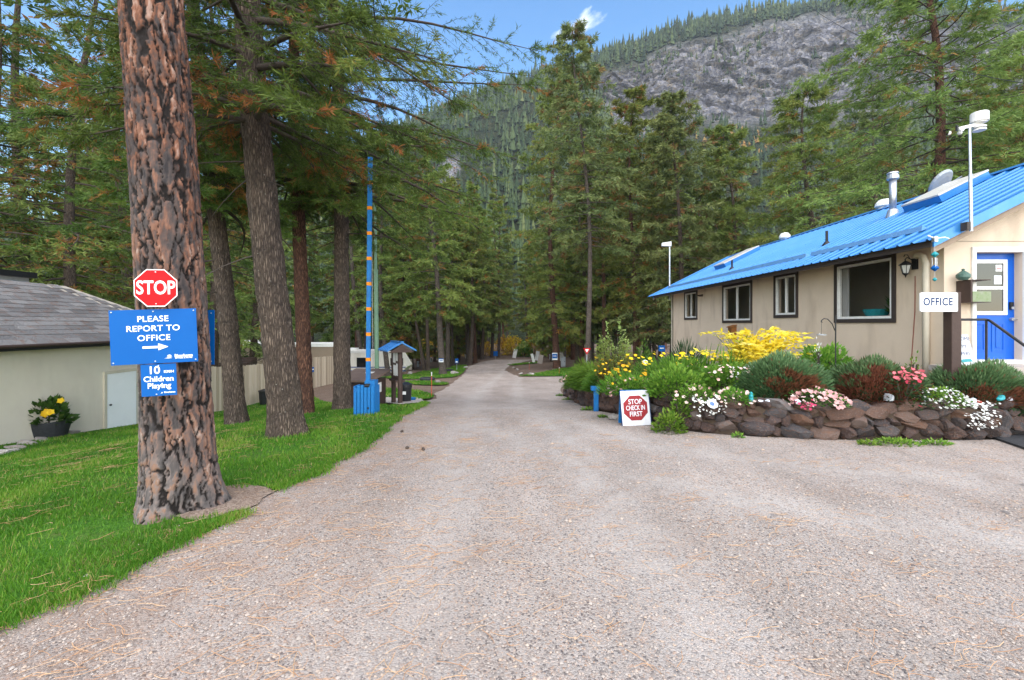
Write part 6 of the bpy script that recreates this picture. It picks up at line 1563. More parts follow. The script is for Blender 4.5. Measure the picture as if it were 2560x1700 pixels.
# junipers
M['juniper'] = leafmat('juniper', [(0.0, (.030, .075, .028)), (.4, (.075, .155, .060)), (.72, (.15, .25, .105)), (.8, (.20, .30, .14)), (.86, (.15, .06, .030)), (1.0, (.25, .11, .055))], .2)
def juniper(px, Y, rx, ry, h, seed, label, brown_at):
    p = bedp(px, Y); e = empty('juniper_shrub', (p.x, p.y, p.z - .05))
    rng = np.random.default_rng(seed); n = 15000
    q, v = dome(n, rx, ry, h, seed, .72)
    d = v + np.array([0, 0, .55]) + rng.normal(0, .35, (n, 3))
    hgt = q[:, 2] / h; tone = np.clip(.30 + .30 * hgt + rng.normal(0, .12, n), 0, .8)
    br = ((q[:, 0] - brown_at[0]) / (brown_at[1] * rx)) ** 2 + ((hgt - .12) / brown_at[2]) ** 2 + .5 * np.sin(q[:, 0] * 13) * np.sin(q[:, 2] * 17) < 1
    br &= (q[:, 1] < .1 * ry); tone[br] = rng.uniform(.86, 1, br.sum())
    tone[(rng.uniform(0, 1, n) < .03)] = .95
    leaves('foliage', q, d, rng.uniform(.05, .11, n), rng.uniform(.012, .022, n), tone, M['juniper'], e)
    for k in range(6): a = k * 1.05; MB().tube([(0, 0, 0), (rx * .5 * math.cos(a), ry * .5 * math.sin(a), h * .55)], .02, 5).build('stem', M['limb'], e)
    q2, v2 = dome(900, rx * .74, ry * .74, h * .76, seed + 1, .8)
    leaves('inner_foliage', q2, np.cross(v2, rng.normal(0, 1, (900, 3))), .22, .16, rng.uniform(.0, .15, 900), M['juniper'], e)
    return tag(e, label, 'shrub', 'junipers behind the stone wall')
juniper(1953, 7.35, .68, .55, .66, 601, 'rounded juniper left of the shepherd hook with a brown front', (.05, .70, .50))
juniper(2185, 7.15, .68, .55, .60, 602, 'juniper with the largest dead brown patch, middle of three', (-.05, .85, .70))
juniper(2450, 7.05, .80, .55, .60, 603, 'greenest juniper, below the blue door', (-.15, .6, .34))

# golden fern-like shrub
M['gold'] = leafmat('golden_leaf', [(0.0, (.56, .36, .02)), (.4, (.76, .56, .045)), (.75, (.86, .70, .11)), (.92, (.88, .77, .28)), (1.0, (.30, .36, .04))], .4)
p = bedp(1893, 8.6); e = empty('golden_shrub', (p.x, p.y, p.z - .03))
pts, drs, lns, tns, stems = [], [], [], [], MB()
for k in range(190):
    a = rq.uniform(0, 6.28); rch = rq.uniform(.10, .80); hgt = rq.uniform(.28, .82) * (1 - .2 * rch) * (1.25 if abs(math.cos(a)) > .7 else .8)
    P0 = np.array([rq.normal(0, .18), rq.normal(0, .12), 0]); t = np.linspace(0, 1, 15)
    cur = P0 + np.stack([math.cos(a) * rch * t ** 1.6, math.sin(a) * rch * .7 * t ** 1.6, hgt * np.sin(np.minimum(t * 1.75, 1.9)) / math.sin(1.57)], 1)
    if k < 40: stems.tube([Vector(c) for c in cur[::5]], [.008, .006, .004], 4)
    tn = rq.normal(.55, .16)
    for j in range(4, 15):
        tg = unit(cur[min(j + 1, 14)] - cur[j - 1]); sd_ = unit(np.cross(tg, [0, 0, 1.0]))
        for s_ in (-1, 1):
            pts.append(cur[j]); drs.append(tg * .55 + sd_ * s_ + rq.normal(0, .2, 3)); lns.append(rq.uniform(.09, .17)); tns.append(np.clip(tn + rq.normal(0, .12), 0, .93) if rq.uniform() > .04 else 1.0)
leaves('foliage', np.array(pts), np.array(drs), np.array(lns), np.array(lns) * .36, np.array(tns), M['gold'], e); stems.build('stem', M['leaf_lush'], e); e.children[1].data.attributes.new('tone', 'FLOAT', 'FACE')
tag(e, 'bushy golden yellow shrub against the office wall', 'shrub')

def leafy(name, px, Y, rx, ry, h, n, ll, lw, mat, seed, label, cat='plant', tone=(.45, .2), upw=.3, fl=None, inner=.4, dz=0.0, group=None, loc=None):
    p = loc or bedp(px, Y); e = empty(name, (p.x, p.y, p.z - .03 + dz)); rng = np.random.default_rng(seed)
    q, v = dome(n, rx, ry, h, seed, inner)
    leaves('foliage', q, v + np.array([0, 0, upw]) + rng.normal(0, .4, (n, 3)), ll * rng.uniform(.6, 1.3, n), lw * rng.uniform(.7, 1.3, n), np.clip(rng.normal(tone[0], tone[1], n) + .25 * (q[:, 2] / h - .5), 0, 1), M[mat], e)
    b = MB()
    for k in range(7): a = k * .9; b.tube([(0, 0, 0), (rx * .5 * math.cos(a), ry * .5 * math.sin(a), h * .7)], .008, 4)
    o = b.build('stem', M['limb'], e)
    for f in (fl or []):
        m_, cnt, r_, box, tl = f      # box: (x0,x1,y0,y1,z0,z1) or None for the surface
        if box: fp = np.stack([rng.uniform(box[0], box[1], cnt), rng.uniform(box[2], box[3], cnt), rng.uniform(box[4], box[5], cnt)], 1)
        else:
            fp, fv = dome(cnt * 3, rx * 1.05, ry * 1.05, h * 1.05, seed + 5, .93); fp = fp[fp[:, 1] < ry * .35][:cnt]
        flowers('blossom', fp, r_, M[m_], e, seed + 9, 5, tl, .25, (0, -.6, 0))
    return tag(e, label, cat, group)
# yellow daisies: stems with disc flowers
p = bedp(1690, 8.8)
leafy('daisy_plant', 1700, 8.7, 1.05, .6, .62, 3600, .10, .022, 'leaf_lush', 611, 'big green daisy clump crowded with yellow flowers, centre of the bed', upw=.9, fl=[('f_yellow', 55, .040, (-1.05, 1.0, -.5, .5, .52, .74), .25)])
leafy('daisy_plant', 1560, 8.5, .50, .45, .40, 1500, .09, .020, 'leaf_lush', 612, 'smaller yellow daisy clump behind the hand-painted stop board', upw=.9, fl=[('f_yellow', 40, .034, (-.55, .5, -.4, .3, .25, .62), .3)])
leafy('daisy_plant', 1545, 10.0, .6, .5, .50, 1300, .10, .022, 'leaf_green', 613, 'loose daisy clump beside the tall upright shrub', upw=.9, fl=[('f_yellow', 16, .04, (-.5, .5, -.4, .3, .4, .8), .3)])
leafy('leafy_plant', 1690, 7.75, .55, .40, .50, 1900, .075, .045, 'leaf_lush', 614, 'fresh green leafy plant behind the stop board', tone=(.55, .2))
leafy('leafy_plant', 1820, 7.8, .60, .45, .42, 1900, .07, .04, 'leaf_lush', 615, 'green leafy plant with white blooms left of the first juniper', tone=(.5, .2), fl=[('f_white', 60, .020, (-.1, .5, -.42, -.1, .18, .45), .4), ('f_pink', 26, .03, (-.5, .3, -.4, -.2, .2, .45), .4)])
leafy('leafy_plant', 2065, 8.1, .55, .40, .62, 2000, .09, .05, 'leaf_lush', 616, 'green shrub behind the shepherd hook', tone=(.48, .2))
leafy('leafy_plant', 1590, 8.2, .40, .32, .34, 1100, .06, .035, 'leaf_lush', 617, 'low bright plant right behind the top of the stop board', tone=(.6, .2), fl=[('f_pink', 18, .035, None, .5)])
# daylily blades
def blade_clump(px, Y, n, ln, wd, spread, mat, seed, label, name='daylily', cat='plant', dz=0, tone=(.5, .15), arch=1.0):
    p = bedp(px, Y); e = empty(name, (p.x, p.y, p.z - .02 + dz)); rng = np.random.default_rng(seed)
    t = np.linspace(0, 1, 6); V, F, T = [], [], []
    for k in range(n):
        a = rng.uniform(0, 6.28); L_ = ln * rng.uniform(.6, 1.15); sp_ = spread * rng.uniform(.3, 1.2); w = wd * rng.uniform(.7, 1.2)
        c = np.array([rng.normal(0, .08), rng.normal(0, .08), 0]) + np.stack([math.cos(a) * sp_ * L_ * t ** 1.5, math.sin(a) * sp_ * L_ * t ** 1.5, L_ * (t - arch * .38 * sp_ * t ** 2.6)], 1)
        s_ = np.array([-math.sin(a), math.cos(a), 0]) * (w * (1 - t ** 3 * .95))[:, None]
        b0 = len(V) * 12; V.append(np.stack([c - s_, c + s_], 1).reshape(-1, 3)); F += [[b0 + 2 * j, b0 + 2 * j + 1, b0 + 2 * j + 3, b0 + 2 * j + 2] for j in range(5)]; T += [float(np.clip(rng.normal(*tone), 0, 1))] * 5
    link('foliage', mesh_np('foliage', np.concatenate(V), np.array(F), tone=T), e, mats=M[mat])
    return tag(e, label, cat)
blade_clump(1830, 8.2, 70, .72, .014, .8, 'leaf_lush', 621, 'arching strap-leaved daylily below the golden shrub')
blade_clump(1770, 8.9, 16, .85, .022, .35, 'leaf_lush', 622, 'upright iris fan left of the golden shrub', 'iris')
blade_clump(1925, 8.3, 40, .55, .010, .9, 'leaf_green', 623, 'fine grassy tuft between golden shrub and juniper', 'grass_tuft')
# green mounds at the road corner
for px, Y, rx, h, s_, lab in ((1464, 13.2, .55, .70, 631, 'grassy green mound at the far corner of the wall'), (1484, 11.8, .48, .60, 632, 'second green grassy mound, nearest the tall upright shrub'), (1508, 10.5, .38, .42, 633, 'low dark green mound above the blue tap post')):
    p = bedp(px, Y); e = empty('grass_mound', (p.x, p.y, p.z - .05)); n = 5200; q, v = dome(n, rx, rx, h, s_, .6); rng = np.random.default_rng(s_)
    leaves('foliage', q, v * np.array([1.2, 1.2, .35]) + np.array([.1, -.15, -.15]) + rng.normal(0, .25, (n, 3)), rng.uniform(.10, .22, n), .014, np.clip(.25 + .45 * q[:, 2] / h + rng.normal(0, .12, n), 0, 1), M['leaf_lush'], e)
    MB().lathe([(rx * .55, 0), (rx * .5, h * .4), (.02, h * .55)], n=12).build('crown_base', M['soil'], e)
    tag(e, lab, 'plant', 'green mounds at the road corner')
# tall upright shrub
M['variegated'] = leafmat('variegated', [(0.0, (.13, .080, .025)), (.3, (.22, .155, .045)), (.55, (.20, .235, .05)), (.8, (.24, .36, .08)), (1.0, (.38, .48, .18))], .35)
p = bedp(1535, 9.9); e = empty('upright_shrub', (p.x, p.y, p.z - .03)); n = 4600; rng = np.random.default_rng(641)
hz = rng.uniform(.05, 1, n); a = rng.uniform(0, 6.28, n); rr_ = (.20 + .22 * np.sin(np.clip(hz, 0, 1) * 2.6)) * np.sqrt(rng.uniform(.15, 1, n))
q = np.stack([rr_ * np.cos(a), rr_ * np.sin(a), hz * 1.30 * (.80 + .14 * np.sin(a * 2 + 1) + .10 * np.sin(a * 5)) - .12 * (rr_ > .3)], 1)
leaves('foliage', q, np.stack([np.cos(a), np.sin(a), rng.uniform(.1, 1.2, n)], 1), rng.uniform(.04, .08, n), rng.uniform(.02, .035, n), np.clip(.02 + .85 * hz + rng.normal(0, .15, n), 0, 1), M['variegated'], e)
for k in range(16): a = k * 2.4; MB().tube([(.05 * math.cos(a), .05 * math.sin(a), 0), (.2 * math.cos(a), .2 * math.sin(a), .6), (.26 * math.cos(a), .26 * math.sin(a), 1.0 + .35 * ((k * 7) % 5) / 5)], [.010, .008, .004], 4).build('cane', M['limb'], e)
q = np.array([[.10, -.05, 1.30 + .035 * i] for i in range(9)] + [[-.16, 0, 1.28 + .035 * i] for i in range(8)]); leaves('shoot_leaf', np.repeat(q, 3, 0), rng.normal(0, 1, (51, 3)) + np.array([0, 0, .6]), .06, .03, np.full(51, .9), M['variegated'], e)
tag(e, 'tall upright variegated shrub at the left of the bed', 'shrub')
leafy('spiky_shrub', 1715, 13.6, .62, .5, 1.25, 2600, .22, .018, 'leaf_dark', 651, 'dark spiky shrub against the office wall below the far windows', 'shrub', upw=1.3, inner=.2, tone=(.5, .2))
leafy('tall_plant', 1610, 13.5, .26, .26, 1.35, 700, .10, .06, 'leaf_green', 652, 'single tall leafy plant rising left of the office corner', tone=(.55, .2), inner=.2)
leafy('low_shrub', 1685, 15.0, .55, .5, .8, 1400, .09, .05, 'leaf_dark', 653, 'dark low shrub at the far office corner', 'shrub')
leafy('grassy_plant', 1640, 11.5, .7, .6, .55, 1400, .16, .014, 'leaf_green', 654, 'tan and green grassy plants behind the daisies', upw=1.2, tone=(.7, .2))
# flowers along the wall top
def onwall(px, py, back=.22):
    p = G(px, py); q = np.array([p.x, p.y]); d = unit(cxy - q); x, y = q + d * back; return Vector((x, y, ZB(x, y)))
for i, (px, wy, rx, h, mat, cols, lab) in enumerate([
    (1412, 985, .32, .22, 'leaf_green', [('f_pink', 26, .042, None, .5)], 'pink geraniums at the far end of the stone wall'),
    (1470, 1018, .26, .2, 'leaf_green', [('f_pink', 16, .038, None, .5)], 'small pink flowers above the blue tap post'),
    (1540, 1046, .36, .28, 'leaf_lush', [('f_pink', 34, .038, None, .5)], 'pale pink flowers left of the hand-painted stop board'),
    (1730, 1081, .34, .26, 'leaf_lush', [('f_pink', 26, .034, None, .5), ('f_white', 70, .020, (-.2, .34, -.40, -.22, -.16, .16), .4)], 'pink and white flowers spilling over right of the stop board'),
    (1835, 1088, .30, .2, 'leaf_lush', [('f_pink', 24, .032, None, .5)], 'pink flowers on the wall beside the painted plate'),
    (2060, 1099, .42, .22, 'leaf_green', [('f_pink', 110, .036, None, .5), ('f_red', 18, .02, (-.45, -.25, -.4, -.2, 0, .14), .4)], 'dense mat of pale pink petunias between two junipers'),
    (2295, 1101, .28, .5, 'leaf_dark', [('f_coral', 30, .034, (-.14, .14, -.22, .0, .42, .58), .5), ('f_red', 8, .03, None, .5)], 'coral red geranium right of the brown juniper'),
    (2390, 1101, .42, .26, 'leaf_lush', [('f_white', 200, .020, None, .5), ('f_white', 120, .019, (.05, .42, -.50, -.30, -.26, .12), .4)], 'white alyssum cascading over the wall below the greenest juniper')]):
    leafy('flower_clump', 0, 0, rx, .30, h, 700, .05, .03, mat, 660 + i, lab, 'flowers', fl=cols, group='flowers along the wall top', loc=onwall(px, wy))
# weeds at the wall foot
def weeds(px, py, rx, h, n, lab, s_, ll=.05):
    p = G(px, py); return leafy('weed', 0, 0, rx, rx * .5, h, n, ll, ll * .5, 'leaf_lush', s_, lab, tone=(.6, .2), loc=Vector((p.x, p.y, p.z + .02)))
leafy('leafy_creeper', 0, 0, .26, .20, .34, 800, .055, .035, 'leaf_lush', 681, 'bright leafy plant growing at the foot of the stop board', tone=(.55, .2), loc=G(1672, 1080))
leafy('leafy_creeper', 0, 0, .16, .14, .30, 400, .05, .032, 'leaf_lush', 682, 'green sprig climbing the wall just right of the stop board', tone=(.55, .2), dz=.26, loc=G(1700, 1076))
for i, (px, py, rx, n) in enumerate([(2240, 1110, .34, 420), (2170, 1112, .12, 120), (1420, 1000, .18, 160), (1470, 1026, .14, 120), (1400, 990, .15, 140), (2340, 1112, .2, 160), (1510, 1044, .10, 90), (1845, 1094, .08, 70)]):
    weeds(px, py, rx, .06, n, 'patch of low green weeds at the foot of the stone wall', 690 + i).__setitem__('group', 'weeds along the wall foot')
leafy('sapling', 2285, 7.9, .12, .12, .55, 60, .06, .035, 'leaf_lush', 710, 'spindly young sapling against the wall by the downspout', inner=.05, tone=(.6, .2))
p = bedp(2075, 7.9); leafy('pale_spike', 2045, 7.95, .06, .06, .85, 90, .05, .02, 'f_white', 711, 'pale silvery plant spike left of the shepherd hook', upw=.9, inner=.05)

# shepherd hook with feeder
p = bedp(2089, 7.6); p.y = 7.6; zt_ = EYE - (789 - CY) / FPX * 7.6 - p.z
e = empty('shepherd_hook', p)
MB().tube([(0, 0, -.1), (0, 0, zt_)], .011, 7).build('rod', M['black'], e)
arc = [(-.02, 0, zt_ - .24), (-.06, 0, zt_ - .14), (-.14, 0, zt_ - .06), (-.20, 0, zt_ - .05), (-.24, 0, zt_ - .08), (-.25, 0, zt_ - .11), (-.23, 0, zt_ - .115)]
MB().tube([(0, 0, zt_ - .28)] + arc, .008, 6).build('hook', M['black'], e)
tag(e, 'slim black shepherd hook standing in the bed', 'garden hook')
e = empty('hanging_feeder', (p.x - .245, 7.6, p.z + zt_ - .12)); MB().tube([(0, 0, 0), (0, 0, -.20)], .003, 4).build('wire', M['black'], e); MB().lathe([(.02, -.215), (.07, -.22), (.072, -.205), (.02, -.198)], n=16).build('dish', M['grey_metal'], e)
tag(e, 'tiny pale feeder dish hanging from the shepherd hook', 'bird feeder')
# blue tap post, spout, figurine, plate, painted stones
p = onwall(1492, 1028, -.02)
e = empty('tap_post', (p.x, p.y, Z(p.x, p.y))); MB().bx(-.05, .05, -.04, .04, 0, .52).build('post', M['blue_paint'], e); MB().bx(-.11, .11, -.07, .07, .46, .56).build('head', M['blue_paint'], e, bevel=.01); tag(e, 'bright blue tap post at the left of the stone wall', 'tap post')
p = onwall(1880, 1090, .12); e = empty('figurine', (p.x, p.y, p.z + .02)); MB().lathe([(.035, 0), (.04, .02), (.03, .06), (.036, .085), (.025, .11), (.028, .13), (.005, .15)], n=12).build('body', M['teal'], e); tag(e, 'small teal figurine on the wall below the first juniper', 'figurine')
p = onwall(1778, 1085, .02); e = empty('painted_plate', (p.x, p.y - .02, p.z - .02)); e.rotation_euler = (math.radians(50), 0, 0); MB().lathe([(.05, 0), (.085, .014), (.082, .018), (.04, .006)], n=20).build('rim', M['china'], e); MB().lathe([(.036, .007), (.036, .010)], n=14).build('motif', M['china_blue'], e); tag(e, 'blue and white plate set on the wall beside the alyssum', 'plate')
p = onwall(1552, 1042, .1); e = empty('garden_bowl', (p.x + .18, p.y, p.z + .05)); MB().lathe([(.03, 0), (.10, .06), (.11, .07), (.08, .06)], n=14).build('body', M['china'], e); tag(e, 'little pale bowl among flowers behind the stop board', 'bowl')
p = bedp(1613, 8.6); e = empty('path_light', p); MB().tube([(0, 0, 0), (0, 0, .55)], .008, 5).build('stake', M['black'], e); MB().lathe([(.01, .55), (.05, .57), (.05, .62), (.01, .64)], n=12).build('globe', M['china'], e); tag(e, 'small white globe light among the daisies', 'garden light')
for i, (px, m_, d_, lab) in enumerate([(1905, 'china', (.09, .06, .03), 'pale painted pebble below the first juniper'), (1922, 'china', (.10, .07, .035), 'cream painted pebble right of the teal figurine'), (2240, 'grey_metal', (.14, .12, .12), 'rounded pale grey boulder topping the wall'), (2452, 'china', (.10, .09, .10), 'round white stone ornament below the greenest juniper'), (2525, 'teal', (.20, .10, .11), 'teal and white painted stone at the right end of the wall'), (2468, 'terracotta', (.09, .07, .06), 'small red painted stone on the wall'), (2003, 'china', (.10, .08, .07), 'white ornament left of the pink petunias'), (2550, 'china', (.10, .09, .08), 'pale stone ornament at the frame edge')]):
    p = onwall(px, 1098, .10); me = pale_meshes[i % 5].copy(); me.materials.clear(); me.materials.append(M[m_])
    tag(stone('painted_stone', me, (p.x, p.y, p.z + .04 + d_[2] * .4), d_, (0, 0, i)), lab, 'stone', 'ornaments on the wall')
# STOP CHECK IN FIRST sandwich board
p = G(1592, 1064); w_, h_ = .50, .60
e = empty('check_in_board', (p.x, p.y, p.z), math.radians(4)); tl = math.radians(-9)
fb = MB().bx(-w_ / 2, w_ / 2, -.012, .012, 0, h_).build('front_board', M['board_white'], e); fb.rotation_euler = (tl, math.radians(-2), 0)
bb_ = MB().bx(-w_ / 2, w_ / 2, -.012, .012, 0, h_).build('back_board', M['blue_paint'], e, (0, .24, 0)); bb_.rotation_euler = (-tl, 0, 0)
ed = MB().bx(-w_ / 2 - .012, -w_ / 2, -.013, .013, 0, h_).bx(w_ / 2, w_ / 2 + .012, -.013, .013, 0, h_).build('edge_strip', M['navy'], fb)
MB().prism([(x * 1.0, z + .30) for x, z in octo(.212)], -.0145, -.0125).build('octagon', M['maroon'], fb)
for tx, z, sz, sx in (('STOP', .405, .118, .86), ('CHECK IN', .300, .112, .66), ('FIRST', .195, .115, .84)): text(tx, sz, M['board_white'], fb, (0, -.0155, z), FRONT, bold=.002, sx=sx)
tag(e, 'white sandwich board with hand-painted stop check in first', 'sign')
# slab step at wall foot beside it
p = G(1545, 1048); tag(stone('stone_slab', pale_meshes[2], (p.x, p.y - .02, p.z + .04), (.36, .26, .12), (0, .1, .4)), 'flat grey slab at the wall foot left of the stop board', 'stone')
# ---------------------------------------------------------------- far campground
M['autumn'] = leafmat('autumn_leaf', [(0.0, (.30, .17, .015)), (.4, (.58, .36, .02)), (.75, (.70, .50, .03)), (1.0, (.34, .36, .03))], .4)
M['autumn_red'] = leafmat('autumn_orange', [(0.0, (.48, .13, .01)), (1.0, (.75, .26, .02))], .4)
def shrub(px, Y, rx, h, mat, lab, s_, grp, n=1500, ll=.32):
    x, y, z = at(px, Y); e = empty('autumn_shrub' if 'autumn' in mat else 'wild_shrub', (x, y, z - .05)); q, v = dome(n, rx, rx, h, s_, .35); rng = np.random.default_rng(s_)
    leaves('foliage', q, v + rng.normal(0, .6, (n, 3)), rng.uniform(.6, 1.2, n) * ll, ll * .6, np.clip(rng.normal(.5, .25, n), 0, 1), M[mat], e)
    for k in range(5): a = k * 1.3; MB().tube([(0, 0, 0), (rx * .5 * math.cos(a), rx * .5 * math.sin(a), h * .7)], .04, 4).build('stem', M['limb'], e)
    return tag(e, lab, 'shrub', grp)
for i, (px, Y, rx, h, m_) in enumerate([(1085, 84, 2.4, 3.6, 'autumn'), (1120, 80, 1.8, 3.0, 'leaf_lush'), (1150, 82, 2.6, 4.2, 'autumn'), (1180, 86, 2.4, 3.6, 'autumn'), (1212, 84, 1.8, 2.8, 'autumn'), (1262, 86, 2.4, 3.6, 'autumn'), (1285, 84, 2.2, 3.8, 'autumn'), (1310, 80, 1.6, 2.6, 'leaf_lush'), (1335, 82, 1.9, 4.6, 'autumn'), (1345, 88, 2.0, 5.0, 'autumn'), (1425, 78, 1.8, 3.0, 'autumn'), (1445, 84, 1.8, 3.4, 'leaf_lush'), (1060, 86, 2.0, 3.4, 'autumn'), (1020, 80, 1.6, 3.0, 'leaf_lush')]):
    shrub(px, Y, rx, h, m_, 'yellow autumn shrub glowing at the end of the road' if m_ == 'autumn' else 'green shrub among the yellow ones at the road end', 720 + i, 'shrubs at the road end')
shrub(668, 52, .9, 5.6, 'autumn_red', 'small orange autumn tree above the trailer roof', 740, 'autumn trees', 500)
shrub(2570, 30, 2.4, 15.5, 'autumn', 'tall tree turning yellow at the right edge', 741, 'autumn trees', 2600, .30)

def post_sign(name, px, py, Y, w, h, pole, lab, faces, cat='sign', group=None):
    c = P(px, py, Y); g = Z(c.x, Y); e = empty(name, (c.x, Y, g))
    if pole: MB().tube([(0, 0, -.1), (0, 0, c.z - g + h / 2)], .03, 6).build('post', M['grey_metal'], e)
    for nm, m_, ww, hh, dz, dy in faces: MB().bx(-ww / 2, ww / 2, -.05 - dy, -.04 - dy, c.z - g + dz - hh / 2, c.z - g + dz + hh / 2).build(nm, M[m_], e)
    return tag(e, lab, cat, group)
def on_tree(name, px, py, base, w, h, lab, faces):
    Yb_ = G(*base).y - .36; c = P(px, py, Yb_); e = empty(name, c)
    for nm, m_, ww, hh, dz, dy in faces: MB().bx(-ww / 2, ww / 2, -dy - .012, -dy, dz - hh / 2, dz + hh / 2).build(nm, M[m_], e)
    return tag(e, lab, 'sign')
on_tree('tree_plate', 1103, 901, (1108, 936), .4, .3, 'white plate with blue band on the grey roadside fir', [('face', 'white', .40, .30, 0, 0), ('band', 'sign_blue', .40, .07, .13, .013), ('lettering', 'sign_blue', .28, .07, -.02, .013)])
on_tree('park_sign', 1387, 891, (1392, 920), .55, .75, 'blue and white sign on the peeled-trunk fir', [('face', 'white', .56, .74, 0, 0), ('panel', 'sign_blue', .52, .48, .03, .013), ('lettering', 'sign_white', .34, .03, .10, .026), ('lettering', 'sign_white', .34, .03, .0, .026)])
# yield sign
Yy = 16.6; c = P(1467, 877, Yy); e = empty('yield_sign', (c.x, Yy, Z(c.x, Yy)))
cz = c.z - e.location.z; r_ = .145
tri = lambda r, dz=0: [(0, cz - r * 1.0 + dz), (r * 1.0, cz + r * .72 + dz), (-r * 1.0, cz + r * .72 + dz)]
MB().tube([(0, 0, 0), (0, 0, cz)], .02, 6).build('post', M['grey_metal'], e); MB().prism(tri(r_), -.03, -.025).build('face', M['sign_red'], e); MB().prism(tri(r_ * .5, .012), -.034, -.031).build('centre', M['sign_white'], e)
tag(e, 'red and white triangular yield sign beyond the flower bed', 'sign')
post_sign('site_marker', 1654, 871, 34, .6, .5, True, 'small blue site marker left of the office corner', [('face', 'sign_blue', .5, .45, 0, 0), ('lettering', 'sign_white', .3, .06, .02, .012)])
post_sign('site_marker', 1239, 884, 70, .6, .6, True, 'tiny blue marker at the end of the road', [('face', 'sign_blue', .7, .8, 0, 0)])
post_sign('site_marker', 1142, 902, 46, .4, .4, True, 'little blue and white marker left of the far road', [('face', 'sign_blue', .35, .5, 0, 0), ('lettering', 'sign_white', .2, .15, -.1, .012)])
# reflector stakes
for px, py, top, lab in ((1079, 992, 930, 'orange reflector stake on the left road edge'), (1323, 925, 905, 'orange stake on the right of the far road'), (1398, 936, 918, 'orange stake by the bright grass island')):
    p = G(px, py); h_ = (py - top) / FPX * p.y; e = empty('marker_stake', p); MB().tube([(0, 0, -.05), (0, 0, h_)], .012, 5).build('rod', M['stake_red'], e); MB().tube([(0, 0, h_ * .85), (0, 0, h_)], .016, 5).build('reflector', M['sign_white'], e); tag(e, lab, 'stake', 'reflector stakes')
# tyres and pale stones on the verges
for px, py, s_, lab in ((1068, 952, .5, 'black tyre lying on the thin grass patch'), (1122, 929, .45, 'black tyre at the foot of the grey roadside fir')):
    p = G(px, py); e = empty('tyre', (p.x, p.y, p.z + .01)); prof_ = [(s_ * .55, .02), (s_ * .62, 0), (s_ * .9, 0), (s_, .05), (s_, .16), (s_ * .9, .21), (s_ * .62, .21), (s_ * .55, .19)]
    b = MB(); n = 20; vs = [(r * math.cos(2 * math.pi * k / n), r * math.sin(2 * math.pi * k / n), z) for r, z in prof_ for k in range(n)]; m_ = len(prof_)
    b.add(vs, [(i * n + k, i * n + (k + 1) % n, ((i + 1) % m_) * n + (k + 1) % n, ((i + 1) % m_) * n + k) for i in range(m_) for k in range(n)]); b.build('rubber_ring', M['rubber'], e); tag(e, lab, 'tyre')
for i, (px, py, s_, lab) in enumerate([(1137, 935, .7, 'pale boulder at the road edge below the grey fir'), (1096, 958, .5, 'small pale stone on the thin grass patch'), (1025, 937, .8, 'pale stone on the verge left of the road'), (1327, 938, .55, 'white stone at the tip of the bright grass island'), (1303, 936, .4, 'small white stone left of the island tip'), (1293, 925, .4, 'pale stone on the dirt right of the road'), (1285, 920, .35, 'little pale stone farther up the right road edge'), (1165, 920, .5, 'pale stone where the left verge ends'), (1278, 912, .4, 'pale stone by the faint grass strip')]):
    p = G(px, py); tag(stone('boulder', pale_meshes[i % 5], (p.x, p.y, p.z + s_ * .15), (s_, s_ * .7, s_ * .5), (0, 0, i)), lab, 'stone', 'pale stones along the road')
# power pedestals, cream cabinet, propped boards
def cabinet(px, py, w, h, m_, lab, name='power_pedestal'):
    p = G(px, py); e = empty(name, (p.x, p.y, p.z - .02)); MB().bx(-w / 2, w / 2, -.18, .18, 0, h).build('case', M[m_], e, bevel=.02)
    for zz in (.35, .62): MB().bx(-w * .4, w * .4, -.19, -.182, h * zz, h * (zz + .02)).build('seam', M['grey_metal'], e)
    MB().bx(w * .2, w * .3, -.20, -.182, h * .5, h * .6).build('latch', M['black'], e)
    return tag(e, lab, 'cabinet', 'service cabinets')
cabinet(1022, 924, .78, 1.35, 'cream', 'cream utility cabinet right of the notice board'); cabinet(1045, 916, .28, .75, 'grey_metal', 'small white hookup post right of the cream cabinet'); cabinet(1078, 905, .3, .7, 'grey_metal', 'grey hookup post behind the roadside firs')
cabinet(1376, 898, .35, .8, 'grey_metal', 'grey hookup post left of the peeled-trunk fir'); cabinet(1408, 916, .5, 1.1, 'grey_metal', 'grey hookup box right of the peeled-trunk fir')
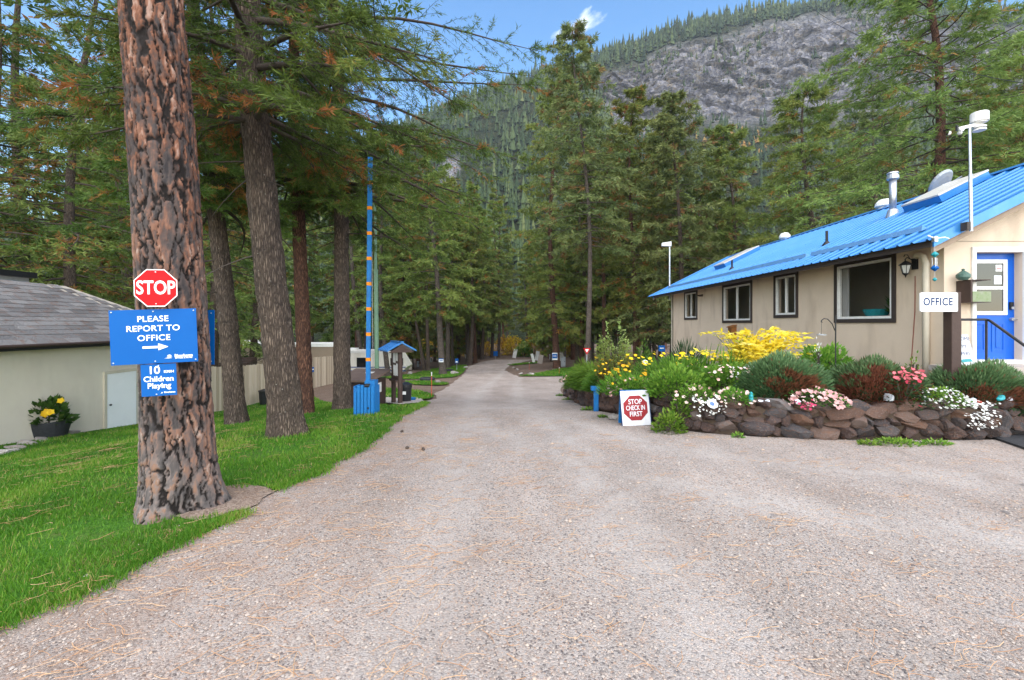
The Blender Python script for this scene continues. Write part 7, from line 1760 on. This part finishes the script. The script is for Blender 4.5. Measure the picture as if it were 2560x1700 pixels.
def leaning(px, py, w, h, tilt, m_, lab, name='propped_board', d_=.12):
    p = G(px, py); e = empty(name, p); o = MB().bx(-w / 2, w / 2, -d_ / 2, d_ / 2, 0, h).build('panel', M[m_], e); o.rotation_euler = (0, math.radians(tilt), 0)
    o2 = MB().bx(-.05, .05, -.05 + .3, .05 + .3, 0, h * .85).build('brace', M['grey_metal'], e); o2.rotation_euler = (math.radians(12), 0, 0)
    return tag(e, lab, 'board', 'pale slabs standing at the camp sites')
leaning(1170, 898, .75, 1.55, -14, 'white', 'white slab leaning left before the yellow shrubs')
leaning(1285, 895, .6, 1.5, 12, 'white', 'white slab leaning right at the end of the road')
leaning(1335, 907, .35, 1.25, -14, 'white', 'narrow white slab left of the tilted frame')
leaning(1341, 901, .55, 1.4, 10, 'white', 'white slab with a dark stripe behind the tilted frame')
leaning(1349, 909, .62, 1.15, 10, 'concrete', 'tan tilted frame right of the white slabs', d_=.2)
leaning(1404, 902, .85, 1.5, -12, 'white', 'wide pale slab behind the peeled-trunk fir')
# cones on the gravel
for px, py, lab in ((1018, 1123, 'brown pine cone on the gravel left of the road middle'), (1058, 1126, 'dark pine cone lying right of the other one'), (1005, 1081, 'pine cone at the lawn edge below the barrier')):
    p = G(px, py); e = empty('pine_cone', (p.x, p.y, p.z + .03)); e.rotation_euler = (0, 1.4, px)
    b = MB(); b.lathe([(.008, -.045), (.028, -.03), (.034, -.005), (.028, .02), (.012, .045)], n=10).build('core', M['limb'], e)
    for k in range(14): a = k * 2.4; z = -.03 + k * .0045; MB().bx(.0, .012, -.008, .008, -.003, .003).build('scale', M['brown'], e, (.026 * math.cos(a), .026 * math.sin(a), z), (0, -.4, a))
    e.scale = (.62, .62, .62); e.location.z -= .012; tag(e, lab, 'pine cone')
# ---------------------------------------------------------------- thin air between camera and mountain
HZ = 0.00017
b = MB().bx(-2000, 2000, -60, 1000, -7.5, 470)
hm = bpy.data.materials.new('haze'); hm.use_nodes = True; hn = hm.node_tree.nodes; hn.clear()
ho = hn.new('ShaderNodeOutputMaterial'); hv = hn.new('ShaderNodeVolumePrincipled'); hv.inputs['Density'].default_value = HZ; hv.inputs['Color'].default_value = (.82, .90, 1.0, 1); hv.inputs['Anisotropy'].default_value = .2
hm.node_tree.links.new(hv.outputs[0], ho.inputs['Volume'])
hz = b.build('haze', hm); tag(hz, 'thin bluish air before the mountain', kind='stuff')
